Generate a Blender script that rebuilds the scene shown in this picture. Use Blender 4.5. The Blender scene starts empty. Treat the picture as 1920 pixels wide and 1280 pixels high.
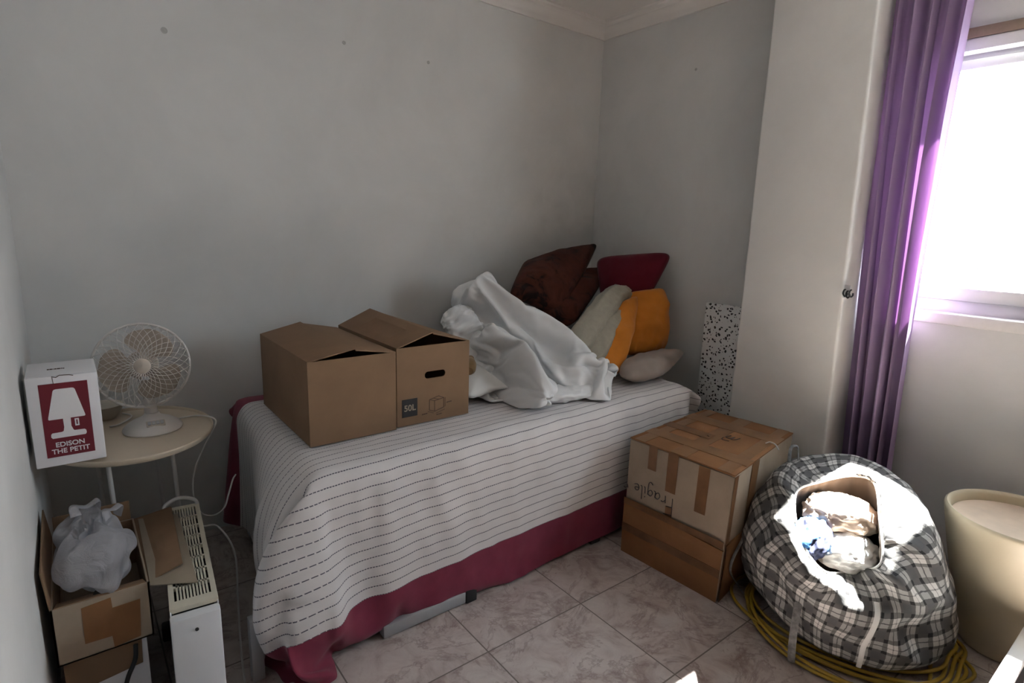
import bpy, bmesh, math, random
import numpy as np
from mathutils import Vector, Matrix, noise

PI = math.pi
SC = bpy.context.scene
COL = SC.collection
random.seed(7)

# ------------------------------------------------------------------ camera
cd = bpy.data.cameras.new('camera')
cd.sensor_fit = 'HORIZONTAL'
cd.sensor_width = 36.0
cd.lens = 20.076
cd.clip_start = 0.02
cam = bpy.data.objects.new('camera', cd)
COL.objects.link(cam)
R_, U_, B_ = (0.790666, -0.611479, 0.030674), (0.097575, 0.175311, 0.979666), (-0.604422, -0.771596, 0.198277)
M = Matrix((R_, U_, B_)).transposed().to_4x4()
M.translation = Vector((-2.60645, -2.54716, 1.32132))
cam.matrix_world = M
SC.camera = cam

# ------------------------------------------------------------------ sky, sun, exposure
SC.view_settings.view_transform = 'Standard'
SC.view_settings.look = 'None'
SC.view_settings.gamma = 1.0
SC.view_settings.use_curve_mapping = False
SC.view_settings.exposure = 1.0
w = bpy.data.worlds.new('sky')
SC.world = w
w.use_nodes = True
bg = w.node_tree.nodes['Background']
bg.inputs[0].default_value = (0.80, 0.91, 1.0, 1)
bg.inputs[1].default_value = 8.0

sl = bpy.data.lights.new('sun', 'SUN')
sl.energy = 85.0
sl.angle = math.radians(1.2)
sl.color = (1.0, 0.98, 0.94)
sun = bpy.data.objects.new('sun', sl)
COL.objects.link(sun)
sun.rotation_euler = Vector((-1.0, 0.055, -1.30)).to_track_quat('-Z', 'Y').to_euler()
sun.location = (3, -2, 4)

pl = bpy.data.lights.new('window_portal', 'AREA')
pl.shape = 'RECTANGLE'
pl.size = 0.95
pl.size_y = 1.5
pl.cycles.is_portal = True
po = bpy.data.objects.new('window_portal', pl)
COL.objects.link(po)
po.location = (0.10, -2.36, 1.52)
po.rotation_euler = Vector((-1, 0, 0)).to_track_quat('-Z', 'Y').to_euler()

# ------------------------------------------------------------------ materials
def new_mat(name):
    m = bpy.data.materials.new(name)
    m.use_nodes = True
    nt = m.node_tree
    return m, nt, nt.nodes['Principled BSDF'], nt.nodes, nt.links

def math_n(nt, op, a, b=None, c=None):
    n = nt.nodes.new('ShaderNodeMath')
    n.operation = op
    for i, v in enumerate((a, b, c)):
        if v is None:
            continue
        if isinstance(v, (int, float)):
            n.inputs[i].default_value = v
        else:
            nt.links.new(v, n.inputs[i])
    return n.outputs[0]

def mixc(nt, fac, a, b):
    n = nt.nodes.new('ShaderNodeMix')
    n.data_type = 'RGBA'
    for sock, v in ((n.inputs[0], fac), (n.inputs[6], a), (n.inputs[7], b)):
        if isinstance(v, (int, float)):
            sock.default_value = v
        elif isinstance(v, tuple):
            sock.default_value = v if len(v) == 4 else (*v, 1)
        else:
            nt.links.new(v, sock)
    return n.outputs[2]

def noise_n(nt, scale, detail=3, rough=.5, vec=None, dist=0.0):
    n = nt.nodes.new('ShaderNodeTexNoise')
    n.inputs['Scale'].default_value = scale
    n.inputs['Detail'].default_value = detail
    n.inputs['Roughness'].default_value = rough
    n.inputs['Distortion'].default_value = dist
    if vec is not None:
        nt.links.new(vec, n.inputs['Vector'])
    return n.outputs['Fac']

def ramp(nt, fac, stops):
    n = nt.nodes.new('ShaderNodeValToRGB')
    e = n.color_ramp.elements
    while len(e) > 1:
        e.remove(e[-1])
    e[0].position, e[0].color = stops[0][0], (*stops[0][1], 1)
    for p, c in stops[1:]:
        k = e.new(p)
        k.color = (*c, 1)
    nt.links.new(fac, n.inputs[0])
    return n.outputs[0]

def bump_n(nt, height, strength=.2, dist=.01):
    n = nt.nodes.new('ShaderNodeBump')
    n.inputs['Strength'].default_value = strength
    n.inputs['Distance'].default_value = dist
    nt.links.new(height, n.inputs['Height'])
    return n.outputs[0]

def obj_vec(nt):
    return nt.nodes.new('ShaderNodeTexCoord').outputs['Object']

def uv_vec(nt):
    return nt.nodes.new('ShaderNodeTexCoord').outputs['UV']

def world_pos(nt):
    return nt.nodes.new('ShaderNodeNewGeometry').outputs['Position']

def plain(name, col, rough=.6, var=.0, vscale=8, bump=0, bscale=200, metal=0, spec=.5, sheen=0):
    m, nt, p, N, L = new_mat(name)
    p.inputs['Roughness'].default_value = rough
    p.inputs['Metallic'].default_value = metal
    p.inputs['Specular IOR Level'].default_value = spec
    if sheen:
        p.inputs['Sheen Weight'].default_value = sheen
    if var:
        f = noise_n(nt, vscale, 4, .6, obj_vec(nt))
        a = tuple(c * (1 - var) for c in col)
        b = tuple(min(1, c * (1 + var)) for c in col)
        L.new(ramp(nt, f, [(.3, a), (.7, b)]), p.inputs['Base Color'])
    else:
        p.inputs['Base Color'].default_value = (*col, 1)
    if bump:
        L.new(bump_n(nt, noise_n(nt, bscale, 3, .5, obj_vec(nt)), bump, .004), p.inputs['Normal'])
    return m

def wall_mat(name, col, stain=True):
    m, nt, p, N, L = new_mat(name)
    p.inputs['Roughness'].default_value = .9
    p.inputs['Specular IOR Level'].default_value = .2
    pos = world_pos(nt)
    f = noise_n(nt, 1.6, 5, .62, pos, .4)
    dark = tuple(c * .90 for c in col)
    c = ramp(nt, f, [(.34, dark), (.62, col)])
    if stain:
        # grey smudges near the far corner, above the pillows
        sub = N.new('ShaderNodeVectorMath'); sub.operation = 'DISTANCE'
        sub.inputs[1].default_value = (-.25, 0, 1.35)
        L.new(pos, sub.inputs[0])
        near = math_n(nt, 'SUBTRACT', 1.0, math_n(nt, 'DIVIDE', sub.outputs['Value'], .75))
        near = math_n(nt, 'MAXIMUM', near, 0)
        g = noise_n(nt, 4.5, 6, .6, pos, .8)
        fac = math_n(nt, 'MULTIPLY', math_n(nt, 'MULTIPLY', near, .9), math_n(nt, 'SMOOTHSTEP' if False else 'POWER', g, 1.6))
        c = mixc(nt, fac, c, tuple(k * .55 for k in col))
    L.new(c, p.inputs['Base Color'])
    h = noise_n(nt, 260, 3, .6, pos)
    L.new(bump_n(nt, h, .12, .003), p.inputs['Normal'])
    return m

MAT = {}
MAT['wall'] = wall_mat('wall_paint', (.71, .71, .70))
MAT['wall_lightened'] = wall_mat('wall_paint_lightened', (.80, .79, .77), False)  # lightened copy of the wall paint: bounced light on the pillar painted in
MAT['unseen_wall_dark'] = plain('bounce_cutting_dark_wall', (.14, .085, .05), .45, .2, 5)  # invented dark finish for the unseen walls, added to cut bounced light
MAT['ceiling'] = plain('ceiling_paint', (.70, .67, .64), .9)
MAT['cornice'] = plain('cornice_paint', (.74, .71, .68), .85)
MAT['pvc'] = plain('white_pvc', (.80, .80, .79), .35)
MAT['sill'] = plain('sill_stone', (.74, .72, .69), .4, .05, 20)
MAT['brown_strip'] = plain('brown_strip', (.26, .19, .14), .5, .1, 30)

def tile_mat():
    m, nt, p, N, L = new_mat('marbled_tiles')
    pos = world_pos(nt)
    sep = N.new('ShaderNodeSeparateXYZ'); L.new(pos, sep.inputs[0])
    T = .407
    ux = math_n(nt, 'DIVIDE', math_n(nt, 'ADD', sep.outputs[0], 1.67 + 40 * T), T)
    uy = math_n(nt, 'DIVIDE', math_n(nt, 'ADD', sep.outputs[1], 1.28 + 40 * T), T)
    fx, fy = math_n(nt, 'FRACT', ux), math_n(nt, 'FRACT', uy)
    ix, iy = math_n(nt, 'FLOOR', ux), math_n(nt, 'FLOOR', uy)
    def edge(f):
        return math_n(nt, 'MINIMUM', f, math_n(nt, 'SUBTRACT', 1.0, f))
    d = math_n(nt, 'MINIMUM', edge(fx), edge(fy))
    grout = math_n(nt, 'LESS_THAN', d, .0055)
    off = N.new('ShaderNodeCombineXYZ')
    L.new(math_n(nt, 'MULTIPLY', ix, 3.7), off.inputs[0])
    L.new(math_n(nt, 'MULTIPLY', iy, 5.3), off.inputs[1])
    add = N.new('ShaderNodeVectorMath'); add.operation = 'ADD'
    L.new(pos, add.inputs[0]); L.new(off.outputs[0], add.inputs[1])
    v = add.outputs[0]
    f1 = noise_n(nt, 9, 6, .65, v, .9)
    base = ramp(nt, f1, [(.28, (.27, .205, .185)), (.40, (.40, .33, .305)), (.52, (.50, .435, .41)), (.64, (.56, .50, .47)), (.80, (.38, .305, .28))])
    f2 = noise_n(nt, 4.2, 6, .68, v, .8)
    vein = math_n(nt, 'ABSOLUTE', math_n(nt, 'SUBTRACT', f2, .5))
    vf = math_n(nt, 'MAXIMUM', math_n(nt, 'SUBTRACT', 1.0, math_n(nt, 'DIVIDE', vein, .030)), 0)
    f3 = noise_n(nt, 20, 2, .5, v)
    vf = math_n(nt, 'MULTIPLY', vf, math_n(nt, 'MULTIPLY', f3, .95))
    c = mixc(nt, vf, base, (.20, .135, .12))
    c = mixc(nt, grout, c, (.17, .14, .125))
    L.new(c, p.inputs['Base Color'])
    p.inputs['Roughness'].default_value = .38
    p.inputs['Specular IOR Level'].default_value = .4
    L.new(bump_n(nt, math_n(nt, 'SUBTRACT', 1.0, grout), .3, .002), p.inputs['Normal'])
    return m
MAT['floor'] = tile_mat()

def card_mat(name, col, var=.08):
    m, nt, p, N, L = new_mat(name)
    v = obj_vec(nt)
    f = noise_n(nt, 6, 5, .6, v, .3)
    L.new(ramp(nt, f, [(.3, tuple(c * (1 - var) for c in col)), (.7, tuple(c * (1 + var) for c in col))]), p.inputs['Base Color'])
    p.inputs['Roughness'].default_value = .8
    p.inputs['Specular IOR Level'].default_value = .25
    L.new(bump_n(nt, noise_n(nt, 60, 2, .5, v), .06, .004), p.inputs['Normal'])
    return m
MAT['card'] = card_mat('kraft_cardboard', (.225, .140, .082))
MAT['card_shaded'] = card_mat('kraft_painted_shade', (.16, .095, .05))  # kraft darkened: the shade inside the boxes is put into the colour
MAT['card_old'] = card_mat('old_cardboard', (.35, .275, .205), .12)
MAT['card_orange'] = card_mat('aged_orange_cardboard', (.24, .115, .05), .14)
MAT['tape'] = plain('brown_tape', (.20, .098, .042), .32, .18, 14)
MAT['tape_dark'] = plain('old_brown_tape', (.155, .072, .03), .4, .25, 18)
MAT['white_card'] = card_mat('white_coated_card', (.76, .755, .78), .02)
MAT['grey_card'] = card_mat('grey_cardboard', (.30, .25, .19), .08)
MAT['red_print'] = plain('dark_red_print', (.15, .008, .018), .55)
MAT['white_print'] = plain('white_print', (.74, .735, .75), .6)
MAT['black_print'] = plain('black_print', (.022, .02, .02), .7)
MAT['brown_print'] = plain('brown_print', (.075, .04, .025), .7)
MAT['ink'] = plain('marker_ink', (.03, .025, .03), .6)
MAT['white_metal'] = plain('white_metal', (.68, .67, .66), .4, .03, 10)
MAT['heater'] = plain('heater_enamel', (.66, .68, .71), .4, .03, 8)
MAT['heater_top'] = plain('heater_yellowed_plastic', (.60, .565, .46), .5, .06, 10)
MAT['rail'] = plain('weathered_rail_metal', (.05, .046, .048), .6)
MAT['black'] = plain('black_plastic', (.015, .015, .016), .5)
MAT['dark'] = plain('dark_inside', (.03, .025, .02), .8)
MAT['grey_metal'] = plain('grey_metal', (.42, .43, .45), .45, .05, 8, metal=.3)
MAT['cream'] = plain('cream_lacquer', (.55, .465, .36), .42, .06, 5)
MAT['fan_white'] = plain('fan_white_plastic', (.60, .57, .545), .4, .03, 9)
MAT['fan_motor'] = plain('fan_cream_plastic', (.50, .44, .37), .5, .05, 9)
MAT['cord'] = plain('white_cord', (.66, .65, .63), .5)
MAT['ceramic'] = plain('beige_plastic', (.60, .525, .38), .45, .06, 4, .05, 40)
MAT['ceramic_top'] = plain('worn_beige_lid', (.66, .53, .41), .55, .12, 7)
MAT['strap'] = plain('grey_webbing', (.16, .155, .15), .8, .4, 60)
MAT['yellow'] = plain('yellow_hose', (.36, .235, .022), .45, .12, 12)
MAT['chrome'] = plain('dull_metal', (.6, .6, .62), .3, metal=.9)
MAT['bronze'] = plain('bronze_lacquer', (.20, .125, .055), .35, .3, 9)

def fabric(name, col, var=.06, vscale=7, rough=.9, sheen=.15, weave=900, wb=.12):
    m, nt, p, N, L = new_mat(name)
    v = obj_vec(nt)
    f = noise_n(nt, vscale, 4, .6, v)
    L.new(ramp(nt, f, [(.3, tuple(c * (1 - var) for c in col)), (.7, tuple(min(1, c * (1 + var)) for c in col))]), p.inputs['Base Color'])
    p.inputs['Roughness'].default_value = rough
    p.inputs['Specular IOR Level'].default_value = .2
    p.inputs['Sheen Weight'].default_value = sheen
    L.new(bump_n(nt, noise_n(nt, weave, 2, .5, v), wb, .002), p.inputs['Normal'])
    return m
MAT['duvet'] = fabric('white_cotton', (.74, .75, .76), .02, 5, .75, .1)
MAT['white_pillow'] = fabric('white_pillow_cotton', (.68, .68, .67), .03)
MAT['maroon'] = fabric('maroon_cotton', (.105, .005, .014), .1)
MAT['border'] = fabric('burgundy_border', (.20, .030, .058), .1, 12)
MAT['orange'] = fabric('orange_cotton', (.58, .20, .025), .1, 9)
MAT['taupe'] = fabric('taupe_cotton', (.33, .275, .245), .07)
MAT['olive'] = fabric('grey_beige_quilt', (.36, .335, .275), .08, 30)
MAT['tan'] = fabric('tan_cloth', (.52, .40, .31), .1)
MAT['whitecloth'] = fabric('white_cloth', (.74, .73, .70), .04)
MAT['darkcloth'] = fabric('dark_brown_cloth', (.06, .03, .022), .2)
MAT['lining'] = fabric('dark_lining', (.075, .055, .042), .2)

def brown_velvet():
    m, nt, p, N, L = new_mat('brown_patterned_velvet')
    v = obj_vec(nt)
    f = noise_n(nt, 11, 3, .55, v, .6)
    c = ramp(nt, f, [(.36, (.010, .004, .003)), (.45, (.050, .013, .007)), (.6, (.070, .019, .010)), (.75, (.038, .010, .006))])
    L.new(c, p.inputs['Base Color'])
    p.inputs['Roughness'].default_value = .85
    p.inputs['Sheen Weight'].default_value = .05
    p.inputs['Specular IOR Level'].default_value = .15
    return m
MAT['brown'] = brown_velvet()

def stripes_mat():
    m, nt, p, N, L = new_mat('striped_cotton')
    uv = uv_vec(nt)
    sep = N.new('ShaderNodeSeparateXYZ'); L.new(uv, sep.inputs[0])
    u, v = sep.outputs[0], sep.outputs[1]
    wob = noise_n(nt, 60, 2, .5, uv)
    vv = math_n(nt, 'ADD', v, math_n(nt, 'MULTIPLY', wob, .0022))
    fr = math_n(nt, 'FRACT', math_n(nt, 'DIVIDE', math_n(nt, 'ADD', vv, 10.0), .0335))
    line = math_n(nt, 'LESS_THAN', fr, .095)
    dash = math_n(nt, 'GREATER_THAN', math_n(nt, 'FRACT', math_n(nt, 'DIVIDE', math_n(nt, 'ADD', u, 10.0), .0085)), .22)
    line = math_n(nt, 'MULTIPLY', math_n(nt, 'MULTIPLY', line, dash), .92)
    f = noise_n(nt, 7, 4, .6, uv)
    base = ramp(nt, f, [(.3, (.60, .575, .575)), (.7, (.68, .655, .655))])
    c = mixc(nt, line, base, (.055, .055, .085))
    L.new(c, p.inputs['Base Color'])
    p.inputs['Roughness'].default_value = .9
    p.inputs['Specular IOR Level'].default_value = .15
    p.inputs['Sheen Weight'].default_value = .1
    L.new(bump_n(nt, noise_n(nt, 420, 2, .5, uv), .18, .002), p.inputs['Normal'])
    return m
MAT['stripes'] = stripes_mat()

def plaid_mat():
    m, nt, p, N, L = new_mat('black_white_plaid')
    uv = uv_vec(nt)
    sep = N.new('ShaderNodeSeparateXYZ'); L.new(uv, sep.inputs[0])
    P = .092
    def bands(c):
        t = math_n(nt, 'FRACT', math_n(nt, 'DIVIDE', math_n(nt, 'ADD', c, 10.0), P))
        def band(a, b):
            return math_n(nt, 'MULTIPLY', math_n(nt, 'GREATER_THAN', t, a), math_n(nt, 'LESS_THAN', t, b))
        blk = math_n(nt, 'MAXIMUM', band(.0, .17), band(.50, .62))
        gry = math_n(nt, 'MAXIMUM', band(.17, .50), math_n(nt, 'MULTIPLY', band(.79, .83), 1.0))
        return blk, gry
    jit = math_n(nt, 'MULTIPLY', noise_n(nt, 55, 2, .5, uv), .006)
    bu, gu = bands(math_n(nt, 'ADD', sep.outputs[0], jit))
    bv, gv = bands(math_n(nt, 'ADD', sep.outputs[1], jit))
    g = math_n(nt, 'MULTIPLY', math_n(nt, 'ADD', gu, gv), .5)
    b = math_n(nt, 'ADD', math_n(nt, 'MULTIPLY', bu, .75), math_n(nt, 'MULTIPLY', bv, .75))
    b = math_n(nt, 'MINIMUM', b, 1.0)
    c = mixc(nt, g, (.58, .56, .53), (.085, .085, .085))
    c = mixc(nt, b, c, (.018, .017, .018))
    L.new(c, p.inputs['Base Color'])
    p.inputs['Roughness'].default_value = .7
    p.inputs['Specular IOR Level'].default_value = .3
    L.new(bump_n(nt, noise_n(nt, 300, 2, .5, uv), .15, .002), p.inputs['Normal'])
    return m
MAT['plaid'] = plaid_mat()

def print_cloth():
    m, nt, p, N, L = new_mat('blue_white_printed_cloth')
    v = obj_vec(nt)
    vo = N.new('ShaderNodeTexVoronoi'); vo.inputs['Scale'].default_value = 11
    vo.distance = 'CHEBYCHEV'
    L.new(v, vo.inputs['Vector'])
    s = N.new('ShaderNodeSeparateColor'); L.new(vo.outputs['Color'], s.inputs[0])
    c = ramp(nt, s.outputs[0], [(0, (.008, .012, .045)), (.34, (.02, .10, .26)), (.66, (.60, .50, .46)), (.86, (.70, .66, .64))])
    for e in c.node.color_ramp.elements: pass
    c.node.color_ramp.interpolation = 'CONSTANT'
    L.new(c, p.inputs['Base Color'])
    p.inputs['Roughness'].default_value = .8
    return m
MAT['print_cloth'] = print_cloth()

def curtain_mat():
    m, nt, p, N, L = new_mat('sheer_purple_cloth')
    N.remove(p)
    out = N['Material Output']
    d = N.new('ShaderNodeBsdfDiffuse'); d.inputs[0].default_value = (.38, .28, .44, 1)
    t = N.new('ShaderNodeBsdfTranslucent'); t.inputs[0].default_value = (.44, .19, .48, 1)
    mx = N.new('ShaderNodeMixShader'); mx.inputs[0].default_value = .07
    L.new(d.outputs[0], mx.inputs[1]); L.new(t.outputs[0], mx.inputs[2]); L.new(mx.outputs[0], out.inputs[0])
    h = noise_n(nt, 500, 2, .5, uv_vec(nt))
    b = bump_n(nt, h, .1, .002)
    L.new(b, d.inputs['Normal'])
    return m
MAT['curtain'] = curtain_mat()

def plastic_mat():
    m, nt, p, N, L = new_mat('thin_white_plastic_film')
    N.remove(p)
    out = N['Material Output']
    d = N.new('ShaderNodeBsdfDiffuse'); d.inputs[0].default_value = (.74, .74, .78, 1)
    t = N.new('ShaderNodeBsdfTranslucent'); t.inputs[0].default_value = (.74, .74, .78, 1)
    tr = N.new('ShaderNodeBsdfTransparent'); tr.inputs[0].default_value = (.95, .95, .97, 1)
    g = N.new('ShaderNodeBsdfGlossy'); g.inputs['Roughness'].default_value = .18
    hv = noise_n(nt, 24, 4, .6, obj_vec(nt), 1.5)
    bn = bump_n(nt, hv, .8, .02)
    L.new(bn, d.inputs['Normal']); L.new(bn, g.inputs['Normal'])
    a = N.new('ShaderNodeMixShader'); a.inputs[0].default_value = .45
    L.new(d.outputs[0], a.inputs[1]); L.new(t.outputs[0], a.inputs[2])
    b = N.new('ShaderNodeMixShader'); b.inputs[0].default_value = .50
    L.new(a.outputs[0], b.inputs[1]); L.new(tr.outputs[0], b.inputs[2])
    c = N.new('ShaderNodeMixShader'); c.inputs[0].default_value = .12
    L.new(b.outputs[0], c.inputs[1]); L.new(g.outputs[0], c.inputs[2])
    L.new(c.outputs[0], out.inputs[0])
    return m
MAT['film'] = plastic_mat()

def glass_mat():
    m, nt, p, N, L = new_mat('window_glass')
    N.remove(p)
    out = N['Material Output']
    tr = N.new('ShaderNodeBsdfTransparent'); tr.inputs[0].default_value = (.97, .98, .98, 1)
    g = N.new('ShaderNodeBsdfGlossy'); g.inputs['Roughness'].default_value = .02
    mx = N.new('ShaderNodeMixShader'); mx.inputs[0].default_value = .06
    L.new(tr.outputs[0], mx.inputs[1]); L.new(g.outputs[0], mx.inputs[2]); L.new(mx.outputs[0], out.inputs[0])
    return m
MAT['glass'] = glass_mat()

def blade_mat():
    m, nt, p, N, L = new_mat('clear_cream_plastic')
    N.remove(p)
    out = N['Material Output']
    d = N.new('ShaderNodeBsdfDiffuse'); d.inputs[0].default_value = (.50, .43, .36, 1)
    t = N.new('ShaderNodeBsdfTranslucent'); t.inputs[0].default_value = (.50, .43, .36, 1)
    mx = N.new('ShaderNodeMixShader'); mx.inputs[0].default_value = .35
    L.new(d.outputs[0], mx.inputs[1]); L.new(t.outputs[0], mx.inputs[2]); L.new(mx.outputs[0], out.inputs[0])
    return m
MAT['blade'] = blade_mat()

def terrazzo():
    m, nt, p, N, L = new_mat('speckled_terrazzo')
    v = obj_vec(nt)
    vo = N.new('ShaderNodeTexVoronoi'); vo.inputs['Scale'].default_value = 64
    vo.inputs['Randomness'].default_value = 1.0
    wv = N.new('ShaderNodeVectorMath'); wv.operation = 'ADD'
    nn = N.new('ShaderNodeTexNoise'); nn.inputs['Scale'].default_value = 90
    L.new(v, nn.inputs['Vector'])
    sc = N.new('ShaderNodeVectorMath'); sc.operation = 'SCALE'; sc.inputs['Scale'].default_value = .012
    L.new(nn.outputs['Color'], sc.inputs[0])
    L.new(v, wv.inputs[0]); L.new(sc.outputs[0], wv.inputs[1])
    L.new(wv.outputs[0], vo.inputs['Vector'])
    s = N.new('ShaderNodeSeparateColor'); L.new(vo.outputs['Color'], s.inputs[0])
    r = math_n(nt, 'MULTIPLY', math_n(nt, 'MAXIMUM', math_n(nt, 'SUBTRACT', s.outputs[0], .22), 0), .80)
    spk = math_n(nt, 'LESS_THAN', vo.outputs['Distance'], r)
    c = mixc(nt, spk, (.78, .78, .78), (.03, .028, .028))
    L.new(c, p.inputs['Base Color'])
    p.inputs['Roughness'].default_value = .4
    return m
MAT['terrazzo'] = terrazzo()

# ------------------------------------------------------------------ geometry helpers
def empty(name, loc, label=None, cat=None, group=None, rz=0):
    o = bpy.data.objects.new(name, None)
    o.empty_display_size = .05
    COL.objects.link(o)
    o.location = loc
    o.rotation_euler = (0, 0, rz)
    tag(o, label, cat, group)
    return o

def tag(o, label=None, cat=None, group=None, kind=None):
    if label: o['label'] = label
    if cat: o['category'] = cat
    if group: o['group'] = group
    if kind: o['kind'] = kind
    return o

def link(name, me, mat, parent=None):
    """One mesh object; coordinates of me are in world space, kept so under a parent."""
    o = bpy.data.objects.new(name, me)
    COL.objects.link(o)
    if mat is not None:
        me.materials.append(MAT[mat] if isinstance(mat, str) else mat)
    if parent is not None:
        o.parent = parent
        pm = Matrix.Translation(parent_world(parent)) @ Matrix.Rotation(parent_rz(parent), 4, 'Z')
        me.transform(pm.inverted())
    return o

def parent_world(p):
    v = Vector((0, 0, 0))
    while p is not None:
        v = v + Vector(p.location)
        p = p.parent
    return v

def parent_rz(p):
    return 0.0

def meshd(name, verts, faces, smooth=False, uvs=None):
    me = bpy.data.meshes.new(name)
    me.from_pydata([tuple(v) for v in verts], [], [tuple(f) for f in faces])
    if uvs is not None:
        l = me.uv_layers.new(name='UVMap')
        for lp in me.loops:
            l.data[lp.index].uv = uvs[lp.vertex_index]
    if smooth:
        me.shade_smooth()
    me.update()
    return me

def from_bm(name, bm, smooth=False, angle=None):
    me = bpy.data.meshes.new(name)
    bmesh.ops.recalc_face_normals(bm, faces=bm.faces[:])
    bm.to_mesh(me)
    bm.free()
    if smooth:
        me.shade_smooth()
        if angle:
            me.set_sharp_from_angle(angle=math.radians(angle))
    return me

def add_box(bm, lo, hi, bev=0, seg=2, mtx=None):
    r = bmesh.ops.create_cube(bm, size=1)
    vs = r['verts']
    for v in vs:
        v.co = Vector([lo[i] + (v.co[i] + .5) * (hi[i] - lo[i]) for i in range(3)])
    if bev:
        es = list({e for v in vs for e in v.link_edges})
        rb = bmesh.ops.bevel(bm, geom=es, offset=bev, segments=seg, affect='EDGES', profile=.5)
        vs = list({v for f in rb['faces'] for v in f.verts} | {v for v in vs if v.is_valid})
    if mtx is not None:
        for v in vs:
            v.co = mtx @ v.co
    return vs

def box(name, lo, hi, mat, parent=None, bev=.003, seg=2, mtx=None):
    bm = bmesh.new()
    add_box(bm, lo, hi, bev, seg, mtx)
    return link(name, from_bm(name, bm, bev > 0, 40), mat, parent)

def add_hexa(bm, b, t):
    """solid from four bottom points and four top points"""
    vs = [bm.verts.new(p) for p in list(b) + list(t)]
    for f in ((3, 2, 1, 0), (4, 5, 6, 7), (0, 1, 5, 4), (1, 2, 6, 5), (2, 3, 7, 6), (3, 0, 4, 7)):
        bm.faces.new([vs[i] for i in f])
    return vs

def slab(name, quad, thick, mat, parent=None, bev=.001):
    """a flat board given by four corner points, thickened along its normal (backwards)"""
    q = [Vector(p) for p in quad]
    n = (q[1] - q[0]).cross(q[3] - q[0]).normalized()
    bm = bmesh.new()
    add_hexa(bm, [p - n * thick for p in q], q)
    if bev:
        bmesh.ops.bevel(bm, geom=bm.edges[:], offset=bev, segments=2, affect='EDGES', profile=.5)
    return link(name, from_bm(name, bm, True, 35), mat, parent)

def catmull(pts, n, closed=False):
    P = [Vector(p) for p in pts]
    out = []
    m = len(P)
    segs = m if closed else m - 1
    for i in range(segs):
        if closed:
            p0, p1, p2, p3 = P[(i - 1) % m], P[i], P[(i + 1) % m], P[(i + 2) % m]
        else:
            p1, p2 = P[i], P[i + 1]
            p0 = P[i - 1] if i > 0 else p1 * 2 - p2
            p3 = P[i + 2] if i + 2 < m else p2 * 2 - p1
        for k in range(n):
            t = k / n
            out.append(.5 * ((2 * p1) + (p2 - p0) * t + (2 * p0 - 5 * p1 + 4 * p2 - p3) * t * t + (3 * p1 - p0 - 3 * p2 + p3) * t ** 3))
    if not closed:
        out.append(P[-1])
    return out

def add_tube(bm, path, r, nseg=8, closed=False, flat=1.0, radii=None):
    path = [Vector(p) for p in path]
    n = len(path)
    rings = []
    up = Vector((0, 0, 1))
    prev = None
    for i, p in enumerate(path):
        a = path[i - 1] if (i > 0 or closed) else p
        b = path[(i + 1) % n] if (i < n - 1 or closed) else p
        t = (b - a)
        if t.length < 1e-9: t = Vector((0, 0, 1))
        t.normalize()
        if prev is None:
            s = t.cross(up)
            if s.length < 1e-3: s = t.cross(Vector((1, 0, 0)))
        else:
            s = prev - t * prev.dot(t)
            if s.length < 1e-6: s = t.cross(up)
        s.normalize()
        prev = s
        q = s.cross(t)
        rr = radii[i] if radii else r
        rings.append([bm.verts.new(p + s * math.cos(2 * PI * k / nseg) * rr + q * math.sin(2 * PI * k / nseg) * rr * flat) for k in range(nseg)])
    m = n if closed else n - 1
    for i in range(m):
        A, B = rings[i], rings[(i + 1) % n]
        for k in range(nseg):
            bm.faces.new((A[k], A[(k + 1) % nseg], B[(k + 1) % nseg], B[k]))
    if not closed:
        bm.faces.new(rings[0][::-1])
        bm.faces.new(rings[-1])

def tube(name, path, r, mat, parent=None, nseg=8, closed=False, flat=1.0, radii=None):
    bm = bmesh.new()
    add_tube(bm, path, r, nseg, closed, flat, radii)
    return link(name, from_bm(name, bm, True, 50), mat, parent)

def add_lathe(bm, prof, c, n=48, sx=1, sy=1, mtx=None, cap0=True, cap1=True):
    rings = []
    for r, z in prof:
        ring = []
        for k in range(n):
            a = 2 * PI * k / n
            p = Vector((r * math.cos(a) * sx, r * math.sin(a) * sy, z))
            p = (mtx @ p) if mtx is not None else p
            ring.append(bm.verts.new(p + Vector(c)))
        rings.append(ring)
    for A, B in zip(rings, rings[1:]):
        for k in range(n):
            bm.faces.new((A[k], A[(k + 1) % n], B[(k + 1) % n], B[k]))
    if cap0: bm.faces.new(rings[0][::-1])
    if cap1: bm.faces.new(rings[-1])

def lathe(name, prof, c, mat, parent=None, n=48, sx=1, sy=1, mtx=None, cap0=True, cap1=True, angle=40):
    bm = bmesh.new()
    add_lathe(bm, prof, c, n, sx, sy, mtx, cap0, cap1)
    return link(name, from_bm(name, bm, True, angle), mat, parent)

def fbm(p, o=3, h=.9):
    return noise.fractal(Vector(p), h, 2.0, o)

def text_mesh(name, body, size, mtx, mat, parent, depth=.0006, align='CENTER', xs=1.0):
    cu = bpy.data.curves.new(name, 'FONT')
    cu.body = body
    cu.size = size
    cu.align_x = align
    cu.extrude = depth
    cu.offset = size * .018
    cu.space_line = .82
    t = bpy.data.objects.new(name + '_tmp', cu)
    COL.objects.link(t)
    dg = bpy.context.evaluated_depsgraph_get()
    me = bpy.data.meshes.new_from_object(t.evaluated_get(dg))
    bpy.data.objects.remove(t)
    me.transform(mtx @ Matrix.Scale(xs, 4, Vector((1, 0, 0))))
    me.materials.clear()
    return link(name, me, mat, parent)

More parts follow.
